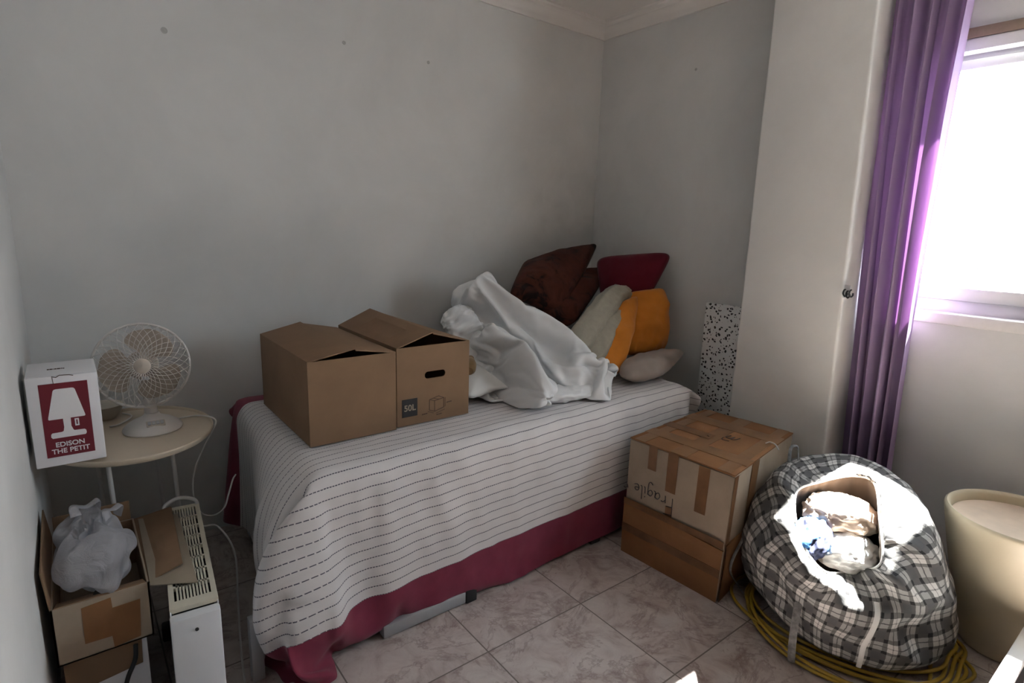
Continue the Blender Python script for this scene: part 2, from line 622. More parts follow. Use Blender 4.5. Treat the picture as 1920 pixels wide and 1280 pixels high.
def shape2d(name, loops, depth, mtx, mat, parent, bev=0):
    """a flat shape with holes, extruded by depth (first loop is the outline)"""
    cu = bpy.data.curves.new(name, 'CURVE')
    cu.dimensions = '2D'
    cu.fill_mode = 'BOTH'
    cu.extrude = depth / 2
    for lp in loops:
        s = cu.splines.new('POLY')
        s.points.add(len(lp) - 1)
        for i, (x, y) in enumerate(lp):
            s.points[i].co = (x, y, 0, 1)
        s.use_cyclic_u = True
    t = bpy.data.objects.new(name + '_tmp', cu)
    COL.objects.link(t)
    dg = bpy.context.evaluated_depsgraph_get()
    me = bpy.data.meshes.new_from_object(t.evaluated_get(dg))
    bpy.data.objects.remove(t)
    me.transform(mtx)
    me.materials.clear()
    return link(name, me, mat, parent)

def frame_m(o, x, y):
    """matrix taking (x, y, 0) onto the plane at o with axes x and y"""
    x = Vector(x).normalized(); y = Vector(y); y = (y - x * y.dot(x)).normalized()
    z = x.cross(y)
    m = Matrix((x, y, z)).transposed().to_4x4()
    m.translation = Vector(o)
    return m

def rrect(w, h, r, n=5, cx=0, cy=0):
    out = []
    for (sx, sy, a0) in ((1, 1, 0), (-1, 1, 90), (-1, -1, 180), (1, -1, 270)):
        for k in range(n + 1):
            a = math.radians(a0 + 90 * k / n)
            out.append((cx + sx * (w / 2 - r) + r * math.cos(a), cy + sy * (h / 2 - r) + r * math.sin(a)))
    return out

def pillow(name, q, thick, mat, parent=None, n=36, seed=0, wr=.008, pinch=.10, power=.55, sag=0, freq=7.0, rnd=9):
    """a stuffed cushion between four corner points (top-left, top-right, bottom-right, bottom-left)"""
    TL, TR, BR, BL = [Vector(p) for p in q]
    nn = ((TR - TL) + (BR - BL)).cross((TL - BL) + (TR - BR)).normalized()
    verts, faces, idx = [], [], {}
    def pt(i, j, side):
        u, v = -1 + 2 * i / n, -1 + 2 * j / n
        mx = max(abs(u), abs(v))
        if mx > 0:
            uu_, vv_ = u / mx, v / mx
            k_ = 1 / (abs(uu_) ** rnd + abs(vv_) ** rnd) ** (1 / rnd)
            k_ = 1 + (k_ - 1) * mx ** 3
        else:
            k_ = 1
        uu = k_ * u * (1 - pinch * (1 - v * v) * abs(u) ** 2)
        vv = k_ * v * (1 - pinch * (1 - u * u) * abs(v) ** 2)
        a, b = (uu + 1) / 2, (vv + 1) / 2
        p = (TL * (1 - a) + TR * a) * (1 - b) + (BL * (1 - a) + BR * a) * b
        h = max(0, (1 - u ** 2) * (1 - v ** 2)) ** power
        d = fbm((p.x * freq + seed, p.y * freq, p.z * freq), 4)
        rid = 1 - abs(fbm((p.x * freq * .7 + seed * 3.1, p.y * freq * .7 + 5, p.z * freq * .7), 3)) * 2
        off = side * (h * thick / 2 + (d * wr + rid * wr * .7) * min(1, h * 2.5))
        off += sag * (1 - u * u) * (1 - v * v)
        edge = fbm((p.x * 14 + seed, p.y * 14, p.z * 14), 2) * wr * .5 * (1 - min(1, h * 3))
        return p + nn * (off + edge)
    for side in (1, -1):
        for j in range(n + 1):
            for i in range(n + 1):
                onb = i in (0, n) or j in (0, n)
                if onb and side == -1:
                    idx[(i, j, -1)] = idx[(i, j, 1)]
                    continue
                idx[(i, j, side)] = len(verts)
                verts.append(pt(i, j, side))
        for j in range(n):
            for i in range(n):
                f = (idx[(i, j, side)], idx[(i + 1, j, side)], idx[(i + 1, j + 1, side)], idx[(i, j + 1, side)])
                faces.append(f if side == -1 else f[::-1])
    me = meshd(name, verts, faces, True)
    return link(name, me, mat, parent)

def lobe_data(pts, rad, up, ns=70, na=40, seed=0, wr=.012, ex=2.3, f_long=3.0, f_ang=2.0, tuck=1.0, crs=.5):
    """a soft, thick fold of bedding: an elliptic sweep along pts with radii (across, thick) and crease noise"""
    n = max(2, ns // (len(pts) - 1))
    path = catmull(pts, n)
    rp = catmull([(a, b, 0) for a, b in rad], n)
    N = len(path)
    verts, faces = [], []
    for i, p in enumerate(path):
        t = path[min(N - 1, i + 1)] - path[max(0, i - 1)]
        t.normalize()
        u = Vector(up) - t * Vector(up).dot(t); u.normalize()
        s = t.cross(u)
        k = i / (N - 1)
        endf = (1 - abs(2 * k - 1) ** 9 * tuck) if tuck else 1
        endf = max(.0, endf) ** .5
        for j in range(na):
            a = 2 * PI * j / na
            ca, sa = math.cos(a), math.sin(a)
            x = math.copysign(abs(ca) ** (2 / ex), ca) * rp[i].x * endf
            y = math.copysign(abs(sa) ** (2 / ex), sa) * rp[i].y * endf
            q = p + s * x + u * y
            d = (s * ca + u * sa)
            w1 = fbm((k * f_long * 2 + seed, ca * f_ang + 3, sa * f_ang + seed * 2), 3)
            w2 = 1 - 3.0 * abs(fbm((k * 2.4 + .5 * ca + seed, ca * 1.5 + seed, sa * 1.5 + k * .8), 2))
            w2 = max(-.6, w2)
            r2 = max(0, 1 - 5.0 * abs(noise.noise(Vector((k * 5.5 + 1.3 * sa + seed, ca * 2.6 + k * 3, sa * 2.6 + seed)))))
            r3 = max(0, 1 - 4.5 * abs(noise.noise(Vector((k * 11 + seed * 3, ca * 3.8 - k * 4, sa * 3.8 + 2)))))
            w3 = max(0, 1 - 3.5 * abs(noise.noise(Vector((k * 6 + ca * 1.2 + seed * 5, ca * 1.1 + sa * .9, seed)))))
            w4 = fbm((q.x * 16, q.y * 16 + seed, q.z * 16), 2)
            pk = (abs(2 * k - 1)) ** 4
            gather = math.sin(a * 9 + seed) * pk * .5
            verts.append(q + d * wr * endf * (w1 * 1.1 + w2 * crs + w3 * .5 + r2 * .55 + r3 * .28 + w4 * .12 + gather))
    for i in range(N - 1):
        for j in range(na):
            faces.append((i * na + j, i * na + (j + 1) % na, (i + 1) * na + (j + 1) % na, (i + 1) * na + j))
    faces.append(tuple(range(na))[::-1])
    faces.append(tuple((N - 1) * na + j for j in range(na)))
    return verts, faces

def lobes(name, specs, mat, parent=None):
    V, F = [], []
    for s in specs:
        v, f = lobe_data(**s)
        o = len(V)
        V += v
        F += [tuple(i + o for i in q) for q in f]
    me = meshd(name, V, F, True)
    bm = bmesh.new(); bm.from_mesh(me)
    bmesh.ops.recalc_face_normals(bm, faces=bm.faces[:])
    bm.to_mesh(me); bm.free()
    return link(name, me, mat, parent)

def crumple(name, c, r, mat, parent=None, sub=5, seed=0, amp=.25, freq=6, ridge=.5, zmin=None, mtx=None):
    bm = bmesh.new()
    bmesh.ops.create_icosphere(bm, subdivisions=sub, radius=1)
    for v in bm.verts:
        d = v.co.normalized()
        f = fbm((d.x * freq * .35 + seed, d.y * freq * .35, d.z * freq * .35), 3)
        rg = 1 - 2 * abs(fbm((d.x * freq * .6 + seed * 2, d.y * freq * .6 + 7, d.z * freq * .6), 4))
        k = 1 + amp * f + amp * ridge * rg
        p = Vector((d.x * r[0] * k, d.y * r[1] * k, d.z * r[2] * k))
        if mtx is not None: p = mtx @ p
        v.co = p + Vector(c)
        if zmin is not None and v.co.z < zmin: v.co.z = zmin + (v.co.z - zmin) * .04
    return link(name, from_bm(name, bm, True), mat, parent)

def solo(o, label=None, cat=None, group=None, kind=None):
    """tag a thing that is one mesh and put its origin at its base"""
    if o.data and kind != 'structure':
        xs = np.array([v.co[:] for v in o.data.vertices])
        b = Vector(((xs[:, 0].min() + xs[:, 0].max()) / 2, (xs[:, 1].min() + xs[:, 1].max()) / 2, xs[:, 2].min()))
        o.data.transform(Matrix.Translation(-b))
        o.location = b
    return tag(o, label, cat, group, kind)

def struct(o):
    return tag(o, kind='structure')

# ------------------------------------------------------------------ the room
XL, ZC = -2.735, 2.47            # left wall, ceiling
YR = -3.35                       # wall behind the camera
XE = -3.45                       # entrance recess at the left of the camera
struct(box('floor', (XE - .1, YR - .1, -.08), (.25, .15, 0), 'floor', bev=0))
struct(box('ceiling', (XE - .1, YR - .1, ZC), (.25, .15, ZC + .1), 'ceiling', bev=0))
struct(box('wall_back', (XL - .12, 0, 0), (.12, .12, ZC), 'wall', bev=0))
struct(box('wall_left', (XL - .12, -1.62, 0), (XL, 0, ZC), 'wall', bev=0))
struct(box('wall_entrance', (XE - .1, YR, 0), (XE, -1.62, ZC), 'unseen_wall_dark', bev=0))
struct(box('wall_entrance_side', (XE, -1.62, 0), (XL - .12, -1.52, ZC), 'unseen_wall_dark', bev=0))
struct(box('wall_rear', (XE, YR - .1, 0), (.2, YR, ZC), 'unseen_wall_dark', bev=0))

WY0, WY1, WZ0, WZ1 = -1.62, -3.10, 1.045, 2.005    # window opening
bm = bmesh.new()
add_box(bm, (0, WY0, 0), (.2, 0, ZC))
add_box(bm, (0, YR, 0), (.2, WY1, ZC))
add_box(bm, (0, WY1, 0), (.2, WY0, WZ0))
add_box(bm, (0, WY1, WZ1), (.2, WY0, ZC))
struct(link('wall_right', from_bm('wall_right', bm), 'wall'))

# boxed-in pillar standing proud of the right wall
bm = bmesh.new()
y0, y1b, y1t = -1.150, -1.602, -1.548
add_hexa(bm, [(-.2, y1b, 0), (.0, y1b, 0), (.0, y0, 0), (-.2, y0, 0)],
         [(-.2, y1t, ZC), (.0, y1t, ZC), (.0, y0, ZC), (-.2, y0, ZC)])
bmesh.ops.bevel(bm, geom=[e for e in bm.edges if abs(e.verts[0].co.z - e.verts[1].co.z) > 1 and e.verts[0].co.x < -.1],
                offset=.012, segments=4, affect='EDGES', profile=.5)
struct(link('wall_pillar', from_bm('wall_pillar', bm, True, 40), 'wall_lightened'))

# plaster cornice: a coved profile along the two far walls
def cornice(name, prof, axis, a, b, sign):
    V, F = [], []
    n = len(prof)
    for t in (a, b):
        for d, z in prof:
            V.append((t, -d, z) if axis == 'x' else (-d, t, z))
    for i in range(n - 1):
        F.append((i, i + 1, n + i + 1, n + i))
    F.append(tuple(range(n))); F.append(tuple(range(n, 2 * n))[::-1])
    bm2 = bmesh.new(); bm2.from_mesh(meshd(name, V, F))
    return struct(link(name, from_bm(name, bm2, True, 25), 'cornice'))
zb = 2.392
prof = [(0, zb), (.012, zb), (.014, zb + .006)]
for k in range(7):
    a = PI / 2 * k / 6
    prof.append((.016 + .040 * (1 - math.cos(a)), zb + .010 + .040 * math.sin(a)))
prof += [(.060, zb + .054), (.064, zb + .066), (.078, zb + .070), (.080, ZC + .002), (0, ZC + .002)]
cornice('trim_1', prof, 'x', XL, .0, 1)
cornice('trim_2', prof, 'y', -1.16, 0, 1)

# window
wf = empty('window_1', (0.08, (WY0 + WY1) / 2, WZ0)); struct(wf)
bm = bmesh.new()
f0, f1 = .06, .13
add_box(bm, (f0, WY1, WZ0), (f1, WY0, WZ0 + .05), .004)
add_box(bm, (f0, WY1, WZ1 - .045), (f1, WY0, WZ1), .004)
add_box(bm, (f0, WY0 - .05, WZ0 + .05), (f1, WY0, WZ1 - .045), .004)
add_box(bm, (f0, WY1, WZ0 + .05), (f1, WY1 + .05, WZ1 - .045), .004)
link('window_frame', from_bm('window_frame', bm, True, 40), 'pvc', wf)
bm = bmesh.new()
s0, s1 = .05, .10
ym = -2.19
for ya, yb in ((WY0 - .05, ym + .04), (ym - .12, WY1 + .05)):
    za, zb2 = WZ0 + .05, WZ1 - .045
    add_box(bm, (s0, yb, za), (s1, ya, za + .05), .005)
    add_box(bm, (s0, yb, zb2 - .035), (s1, ya, zb2), .005)
    add_box(bm, (s0, ya - .05, za + .05), (s1, ya, zb2 - .035), .005)
    add_box(bm, (s0, yb, za + .05), (s1, yb + .05, zb2 - .035), .005)
add_box(bm, (s0 + .004, ym - .12, WZ0 + .05), (s1 + .03, ym + .04, WZ1 - .045), .004)
link('window_sash', from_bm('window_sash', bm, True, 40), 'pvc', wf)
box('window_pane', (.073, ym, WZ0 + .09), (.077, WY0 - .09, WZ1 - .07), 'glass', wf, 0)
box('window_pane', (.073, WY1 + .09, WZ0 + .09), (.077, ym - .1, WZ1 - .07), 'glass', wf, 0)
box('window_sill', (-.012, WY1 - .02, WZ0 - .038), (.07, WY0 + .0, WZ0 + .004), 'sill', wf, .006)
# lid of the roller-blind box over the window, with a brown strip above it
box('blind_box_panel', (-.006, WY1, WZ1 - .03), (.05, WY0, WZ1 + .012), 'pvc', wf, .004)
struct(box('trim_3', (-.010, YR, 2.018), (.0, WY0 + .0, 2.052), 'brown_strip', bev=.002))

# railing on the balcony outside
bl = empty('balcony_railing', (.95, -2.3, .10), 'thin metal balcony railing outside, faint in the bright window', 'railing')
box('top_rail', (.93, -4.4, 1.19), (.97, -.6, 1.225), 'rail', bl, .006)
box('bottom_rail', (.935, -4.4, .18), (.965, -.6, .21), 'rail', bl, .004)
for k in range(32):
    y = -4.35 + k * .12
    tube('baluster', [(.95, y, .20), (.95, y, 1.20)], .007, 'rail', bl, 6)
for y in (-4.38, -2.5, -.62):
    box('post', (.93, y - .02, .0), (.97, y + .02, 1.20), 'rail', bl, .004)
struct(box('wall_balcony_slab', (.2, -4.6, -.25), (1.1, -.4, 0), 'wall_lightened', bev=0))

# filled screw holes left in the plaster
def wall_plug(p, ax, r, label):
    m = Matrix.Rotation(PI / 2, 4, 'X' if ax == 'y' else 'Y')
    o = lathe('screw_hole', [(r * 1.0, -.001), (r * .95, .0012), (r * .55, .0016), (r * .3, .0008)], p, 'dark' if ax == 'd' else plug_m, None, 14,
              mtx=(Matrix.Rotation(PI / 2, 4, 'X') if ax == 'y' else Matrix.Rotation(-PI / 2, 4, 'Y')))
    solo(o, label, 'screw hole', 'old screw holes in the walls')
plug_m = plain('grey_filler', (.45, .45, .44), .9)
wall_plug((-2.245, -.0005, 1.972), 'y', .011, 'grey filled screw hole high on the wall above the fan')
wall_plug((-1.574, -.0005, 2.066), 'y', .008, 'small dark screw hole high on the wall above the cardboard boxes')
wall_plug((-1.164, -.0005, 2.063), 'y', .008, 'small dark screw hole on the long wall nearest the corner')
wall_plug((-.0005, -.653, 2.122), 'x', .007, 'faint screw hole on the short wall beside the pillar')

# curtain hook: a black wrought double hook on the pillar edge
hk = empty('curtain_hook', (-.205, -1.597, 1.10), 'black curled curtain hook on the edge of the white pillar', 'hook')
box('mounting_plate', (-.206, -1.603, 1.085), (-.199, -1.580, 1.135), 'white_card', hk, .002)
for s, (yy, zz) in enumerate(((-1.585, 1.118), (-1.596, 1.113), (-1.607, 1.118))):
    pts = [(-.205, yy, zz), (-.216, yy, zz - .004), (-.224, yy - .002, zz - .016), (-.216, yy - .006, zz - .026), (-.208, yy - .009, zz - .020), (-.212, yy - .010, zz - .012)]
    tube('hook_arm', catmull(pts, 5), .0032, 'black', hk, 6)

# ------------------------------------------------------------------ curtain
def curtain(name, ya_t, yb_t, ya_b, yb_b, z0, z1, x0, label, folds=6, seed=0, amp=.046):
    root = empty(name, (x0, (ya_b + yb_b) / 2, z0), label, 'curtain')
    nu, nv = 190, 70
    V, UV, F = [], [], []
    for j in range(nv):
        t = j / (nv - 1)
        z = z1 + (z0 - z1) * t
        for i in range(nu):
            s = i / (nu - 1)
            ss = s + .022 * math.sin(s * 17 + seed) + .012 * noise.noise(Vector((s * 5, t * 2.2, seed)))
            ya = ya_t + (ya_b - ya_t) * t ** 1.1
            yb = yb_t + (yb_b - yb_t) * t ** 1.2 + .012 * math.sin(t * 4)
            y = ya + (yb - ya) * ss
            ph = s * folds * 2 * PI + .8 * math.sin(s * 9 + seed) + .5 * noise.noise(Vector((s * 3, t * 1.5, seed + 4)))
            a = amp * (.82 + .18 * math.sin(s * 23 + 2 + seed)) * (.8 + .35 * t)
            x = x0 + a * math.sin(ph) + .010 * math.sin(ph * 2 + 1 + t * 2) + .006 * noise.noise(Vector((s * 12, t * 6, seed)))
            y += .45 * a * math.cos(ph) * (.6 + .4 * math.sin(s * 13))
            x = min(x, -.014)
            V.append((x, y, z)); UV.append((s * 1.4, t * (z1 - z0)))
    for j in range(nv - 1):
        for i in range(nu - 1):
            F.append((j * nu + i, j * nu + i + 1, (j + 1) * nu + i + 1, (j + 1) * nu + i))
    me = meshd('curtain_cloth', V, F, True, UV)
    link('curtain_cloth', me, 'curtain', root)
    # hem: a doubled strip along the bottom
    Vh, Fh, Uh = [], [], []
    for i in range(nu):
        for dj, j in enumerate(range(nv - 4, nv)):
            p = V[j * nu + i]
            Vh.append((p[0] - .002, p[1], p[2] - .0005)); Uh.append(UV[j * nu + i])
    for i in range(nu - 1):
        for d in range(3):
            a = i * 4 + d
            Fh.append((a, a + 1, a + 5, a + 4))
    link('hem', meshd('hem', Vh, Fh, True, Uh), 'curtain', root)
    return root
curtain('curtain', -1.545, -1.825, -1.640, -1.805, .20, 2.34, -.085, 'long purple curtain gathered beside the bright window', 5.0, 0)

rd = empty('curtain_rod', (-.085, -2.4, 2.345), 'white curtain rod fixed over the window', 'curtain rod')
tube('rod', [(-.085, -3.25, 2.352), (-.085, -1.5, 2.352)], .011, 'white_metal', rd, 12)
for y in (-3.2, -1.70):
    box('bracket', (-.09, y - .01, 2.33), (0.0, y + .01, 2.338), 'white_metal', rd, .002)

# rest shape of the draped throw: x, y, z of a grid of 98 x 65 points in millimetres, as second differences
COVER = [
-2347,-2331,-2315,-2299,-2282,-2266,-2249,-2233,-2216,-2199,-2182,-2165,-2147,-2124,-2103,-2093,-2090,-2086,-2090,-2073,-2050,-2026,-2003,-1979,-1955,-1932,-1908,-1884,-1861,-1837,-1813,-1789,-1765,-1742,-1718,-1694,-1670,-1647,-1623,-1599,-1575,-1552,-1528,-1504,-1481,-1457,-1433,-1410,-1387,-1363,-1339,-1315,-1292,-1268,-1244,-1220,-1197,-1173,-1149,-1125,-1101,-1077,-1054,-1030,-1006,-982,-958,-934,-911,-887,-863,-839,-815,-792,-768,-744,-720,-696,-673,-649,-625,-602,-578,-554,-531,-507,-483,-461,-441,-423,-407,-387,-363,-342,-328,-317,-307,-296,2365,2350,
2334,2318,2300,2285,2267,2252,2234,2217,2200,2183,2162,2129,2099,2076,2072,2069,2087,2076,2053,2029,2006,1982,1958,1936,1911,1887,1864,1838,1812,1788,1763,1741,1717,1693,1668,1646,1622,1598,1574,1551,1527,1503,1481,1456,1432,1410,1388,1363,1339,1314,1292,1268,1244,1220,1197,1173,1149,1125,1101,1077,1054,1030,1006,982,958,934,911,887,863,839,815,792,768,744,720,696,673,649,625,602,578,554,531,507,483,461,442,423,408,388,364,343,329,318,308,297,1,-1,-1,0,
1,-1,1,-1,1,0,-5,-16,-29,-19,-11,0,1,10,6,1,1,0,1,0,0,-2,-1,-2,-4,0,1,0,2,1,0,0,2,1,1,0,0,1,1,1,-1,1,1,-1,-2,0,0,1,0,0,0,0,0,0,0,0,0,0,0,0,0,0,0,0,0,0,0,0,0,0,0,0,0,0,0,0,0,0,0,0,0,0,0,1,-1,1,0,1,0,-1,-1,0,0,0,0,1,1,-1,0,1,
-1,-1,-8,-17,-22,-16,0,1,0,-1,20,12,1,-1,-1,1,-1,-1,-4,-3,-2,-1,1,-3,0,2,0,0,1,1,0,0,-1,1,1,0,0,-1,1,0,-1,1,1,0,0,0,0,0,0,0,0,0,0,0,0,0,0,0,0,0,0,0,0,0,0,0,0,0,0,0,0,0,0,0,0,0,0,0,0,0,0,-1,1,-1,0,-1,1,1,1,-1,0,1,0,0,0,1,-1,-3,-9,-19,
-21,-15,-7,-2,3,-2,-5,21,0,1,1,1,1,-1,-3,-5,0,1,-2,-1,0,3,1,-1,0,0,0,0,0,0,1,0,0,0,-1,1,0,0,1,0,0,0,0,0,0,0,0,0,0,0,0,0,0,0,0,0,0,0,0,-1,0,0,0,0,0,0,0,0,0,0,0,0,0,0,0,0,0,0,0,0,-1,1,0,0,-1,0,-1,1,0,-1,3,-1,0,-5,-15,-24,-26,-16,-8,-4,
1,5,3,5,24,-1,-3,-3,-1,2,0,-3,-4,2,1,-1,2,-1,-1,-1,-1,-1,0,0,0,0,0,0,0,0,0,-1,1,0,0,-1,0,0,0,0,0,0,0,0,0,0,0,0,0,0,0,0,0,0,0,0,0,1,0,0,0,0,0,0,0,0,0,0,0,0,0,0,0,0,0,0,0,0,1,0,0,0,0,0,1,-1,0,1,1,-1,-26,-33,-24,-12,0,2,4,7,6,4,
1,5,-11,0,0,-2,1,-5,-6,-5,3,0,-1,1,-1,1,1,0,-1,1,0,0,0,0,0,-1,0,0,0,1,0,0,0,2,0,0,0,0,0,0,0,0,0,0,0,0,0,0,0,0,0,0,0,0,0,0,0,0,0,0,0,0,0,0,0,0,0,0,0,0,0,0,0,0,0,0,-1,0,-1,0,0,-1,-1,0,0,0,-3,-1,17,18,13,10,8,8,7,4,4,1,2,0,
5,-3,1,-1,-6,-3,-1,3,0,1,1,-1,0,1,0,-1,1,0,0,0,0,0,0,1,0,0,0,0,0,0,0,-1,0,0,0,0,0,0,0,0,0,0,1,0,0,0,0,0,0,0,0,0,0,0,0,0,0,0,0,0,0,0,0,0,0,0,0,0,0,0,0,0,0,1,1,-1,1,1,0,1,0,1,0,0,-9,-2,10,16,14,8,6,5,3,3,0,1,0,2,2,-2,
-2,-1,-1,-1,0,1,0,0,-1,0,1,0,0,1,0,0,0,0,0,0,0,0,0,0,0,0,0,0,0,0,0,0,0,0,0,0,0,0,0,0,-1,0,0,0,0,0,0,0,0,0,0,0,0,0,0,0,0,0,0,0,0,0,0,0,0,0,0,0,0,0,0,-1,-1,1,0,-1,0,-1,1,-1,0,0,-2,-5,-5,4,9,9,4,2,2,2,2,1,2,1,0,2,1,0,
1,1,1,0,1,-1,1,1,-1,0,0,0,0,0,0,0,0,0,0,0,0,0,0,0,0,0,0,0,0,0,0,0,0,0,0,0,0,0,0,0,0,0,0,0,0,0,0,0,0,0,0,0,0,0,0,0,0,0,0,0,0,0,0,0,0,0,0,0,0,0,0,0,0,0,0,1,-1,1,1,1,-1,-2,-6,-4,3,7,6,3,2,1,1,0,7,9,-3,1,-1,0,-1,0,
0,0,-1,1,0,0,1,0,-1,-1,-1,0,0,0,0,0,0,0,0,0,0,0,0,0,0,0,0,0,0,0,0,0,0,0,0,0,0,0,0,0,0,0,0,0,0,0,0,0,0,0,0,0,0,0,0,0,0,0,0,0,0,0,0,0,0,0,0,0,1,-1,0,0,0,-1,1,0,0,0,0,-3,-5,-6,-3,5,6,4,3,3,2,4,-2,-2,12,5,1,0,0,0,1,0,
1,-1,-1,-1,0,-1,1,1,1,0,0,-1,0,0,0,0,0,0,0,0,0,0,0,0,0,0,0,0,0,0,0,0,0,0,0,0,0,0,0,0,0,0,0,0,0,0,0,0,0,0,0,0,0,0,0,0,0,0,0,0,0,0,0,0,0,0,-1,1,0,1,0,1,-1,0,0,1,-1,-3,-6,-9,-11,-8,4,6,3,1,3,4,-6,-9,-13,-9,-3,0,0,0,-1,0,-1,1,
1,1,0,1,0,0,0,0,0,1,0,0,0,0,0,0,0,0,0,0,0,0,0,0,0,0,0,0,0,0,0,0,0,0,0,0,0,0,0,0,0,0,0,0,0,0,0,0,0,0,0,0,0,0,0,0,0,0,0,0,0,0,0,0,0,-1,0,-1,0,-1,1,1,1,0,2,6,4,-3,-7,-12,-7,4,4,2,1,-1,5,0,1,1,1,-1,0,0,1,0,1,0,-1,0,
-1,0,-1,0,0,0,0,0,0,0,0,0,0,0,0,0,0,0,0,0,0,0,0,0,0,0,0,0,0,0,0,0,0,0,0,0,0,0,0,0,0,0,0,0,0,0,0,0,0,0,0,0,0,0,0,0,0,0,1,0,0,0,0,1,0,0,0,1,0,0,0,1,1,3,7,11,10,9,-5,-5,6,4,1,1,1,4,0,1,0,0,0,0,0,1,0,-1,1,-1,1,0,
1,-1,0,0,0,0,0,0,0,0,0,0,0,0,0,0,0,0,0,0,0,0,0,0,0,0,0,0,0,0,0,0,0,0,0,0,0,0,0,0,0,0,0,0,0,0,0,0,0,0,0,0,0,1,0,0,-1,0,0,0,1,-1,0,0,0,0,0,1,1,-1,0,0,2,2,2,0,2,-5,-5,5,2,0,0,0,2,0,0,0,1,1,0,-1,-1,1,0,1,0,0,0,1,
0,0,0,0,0,0,-1,0,0,0,0,0,0,0,0,0,0,0,0,0,0,0,0,0,0,0,0,0,0,0,0,0,0,0,0,0,0,0,0,0,0,0,0,0,0,0,0,0,0,0,0,-1,0,0,0,0,0,0,-1,1,0,0,0,0,1,0,0,1,1,1,0,1,1,1,1,2,-1,0,6,3,1,1,0,0,0,0,-1,-1,1,1,1,0,-1,0,0,-1,0,0,0,0,
-1,0,0,0,1,0,0,0,0,0,0,0,0,0,0,0,0,0,0,0,0,0,0,0,0,0,0,0,0,0,0,0,0,0,0,0,0,0,0,0,0,0,0,0,0,0,0,0,0,0,0,0,0,0,0,0,0,-1,1,0,0,0,0,0,1,-1,3,2,1,0,1,1,1,-1,-5,-4,3,4,2,1,1,0,0,0,0,1,-1,0,-1,-1,1,0,-1,1,-1,0,0,0,1,0,
0,0,0,0,0,0,0,0,0,0,0,0,0,0,0,0,0,0,0,0,0,0,0,0,0,0,0,0,0,0,0,0,0,0,0,0,0,0,0,0,0,0,0,0,0,0,0,0,0,0,0,1,0,0,0,0,-1,0,0,1,1,1,0,0,7,6,5,5,3,3,2,3,4,-1,-4,7,5,1,0,1,0,0,1,-1,1,-1,1,1,0,-1,1,0,1,0,0,0,0,0,0,0,
0,0,0,0,0,0,0,0,0,0,0,0,0,0,0,0,0,0,0,0,0,0,0,0,0,0,0,0,0,0,0,0,0,0,0,0,0,0,0,0,0,0,0,0,0,0,0,0,0,-1,0,0,0,1,0,0,0,0,0,1,-1,-1,-1,3,5,5,5,4,4,3,1,-3,-5,-5,9,5,1,0,0,0,0,2,-1,1,0,0,-1,1,0,0,0,0,0,0,0,0,0,0,0,0,
0,0,0,0,0,0,0,0,0,0,0,0,0,0,0,0,0,0,0,0,0,0,0,0,0,0,0,0,0,1,0,0,0,0,0,0,0,0,0,0,0,0,0,0,0,0,0,0,0,0,0,0,-1,0,1,1,0,0,-2,-1,-13,-9,-5,-1,3,5,6,5,6,5,-1,-9,-8,11,4,1,0,0,-1,-1,1,0,-1,-1,1,0,0,0,0,0,0,-1,0,0,0,0,0,0,0,0,
0,0,0,0,0,0,0,0,0,0,0,0,0,0,0,0,0,0,0,0,0,0,0,0,0,0,0,-1,0,0,0,0,0,0,0,0,0,0,0,0,0,0,0,0,0,0,0,0,0,0,1,0,-1,0,2,-3,0,1,-21,-23,-21,-17,-12,-7,-2,4,6,10,10,6,-7,-11,14,2,0,0,-1,1,0,-1,1,1,0,-1,0,-1,0,0,0,1,0,0,0,0,0,0,0,0,0,0,
0,0,0,0,0,0,0,0,0,0,0,0,0,0,0,0,0,0,0,0,0,0,0,0,0,0,0,0,0,0,0,0,0,0,0,0,0,0,0,0,0,0,0,0,1,0,0,-1,0,0,0,-3,0,1,4,4,-7,-10,-15,-20,-23,-22,-20,-15,-8,-2,6,12,13,1,-13,13,0,-1,1,0,-1,1,0,-1,-1,1,0,1,0,0,0,0,0,0,0,0,0,0,0,0,0,0,0,0,
0,0,0,0,0,0,0,0,0,0,0,0,0,0,0,0,0,0,0,0,0,0,0,0,0,0,0,0,0,0,0,0,0,0,0,0,0,0,1,0,0,0,-1,1,1,0,-1,-1,0,5,-1,4,-2,-6,-1,-3,-3,-5,-9,-14,-20,-25,-28,-27,-21,-13,1,13,13,-3,10,2,2,-1,1,0,-1,1,1,0,-1,0,0,0,0,0,0,0,0,0,0,0,0,0,0,0,0,0,0,0,
0,0,0,0,0,0,0,0,0,0,0,0,0,0,0,0,0,0,0,0,0,0,0,0,0,0,0,0,0,0,0,0,0,0,0,0,-1,0,0,0,0,-1,-1,1,0,1,-1,-4,-7,-14,-12,-11,-1,1,0,0,0,-1,2,-4,-6,-12,-21,-27,-32,-34,-18,0,13,-1,0,1,-1,-1,1,0,-1,-1,1,0,0,0,-1,0,0,0,0,0,0,0,0,0,0,0,0,0,0,0,0,0,
0,0,0,0,0,0,0,0,0,0,0,0,0,0,0,0,0,0,0,0,0,0,0,0,0,0,0,0,0,0,0,0,0,0,0,1,0,0,0,0,0,-1,1,-2,0,-7,-8,-6,-5,-3,4,3,3,3,3,2,-2,3,0,1,3,2,-3,1,-18,-30,-36,2,-2,-2,1,1,0,-1,1,1,0,0,0,0,1,0,0,0,0,0,0,0,0,0,0,0,0,0,0,0,0,0,0,0,
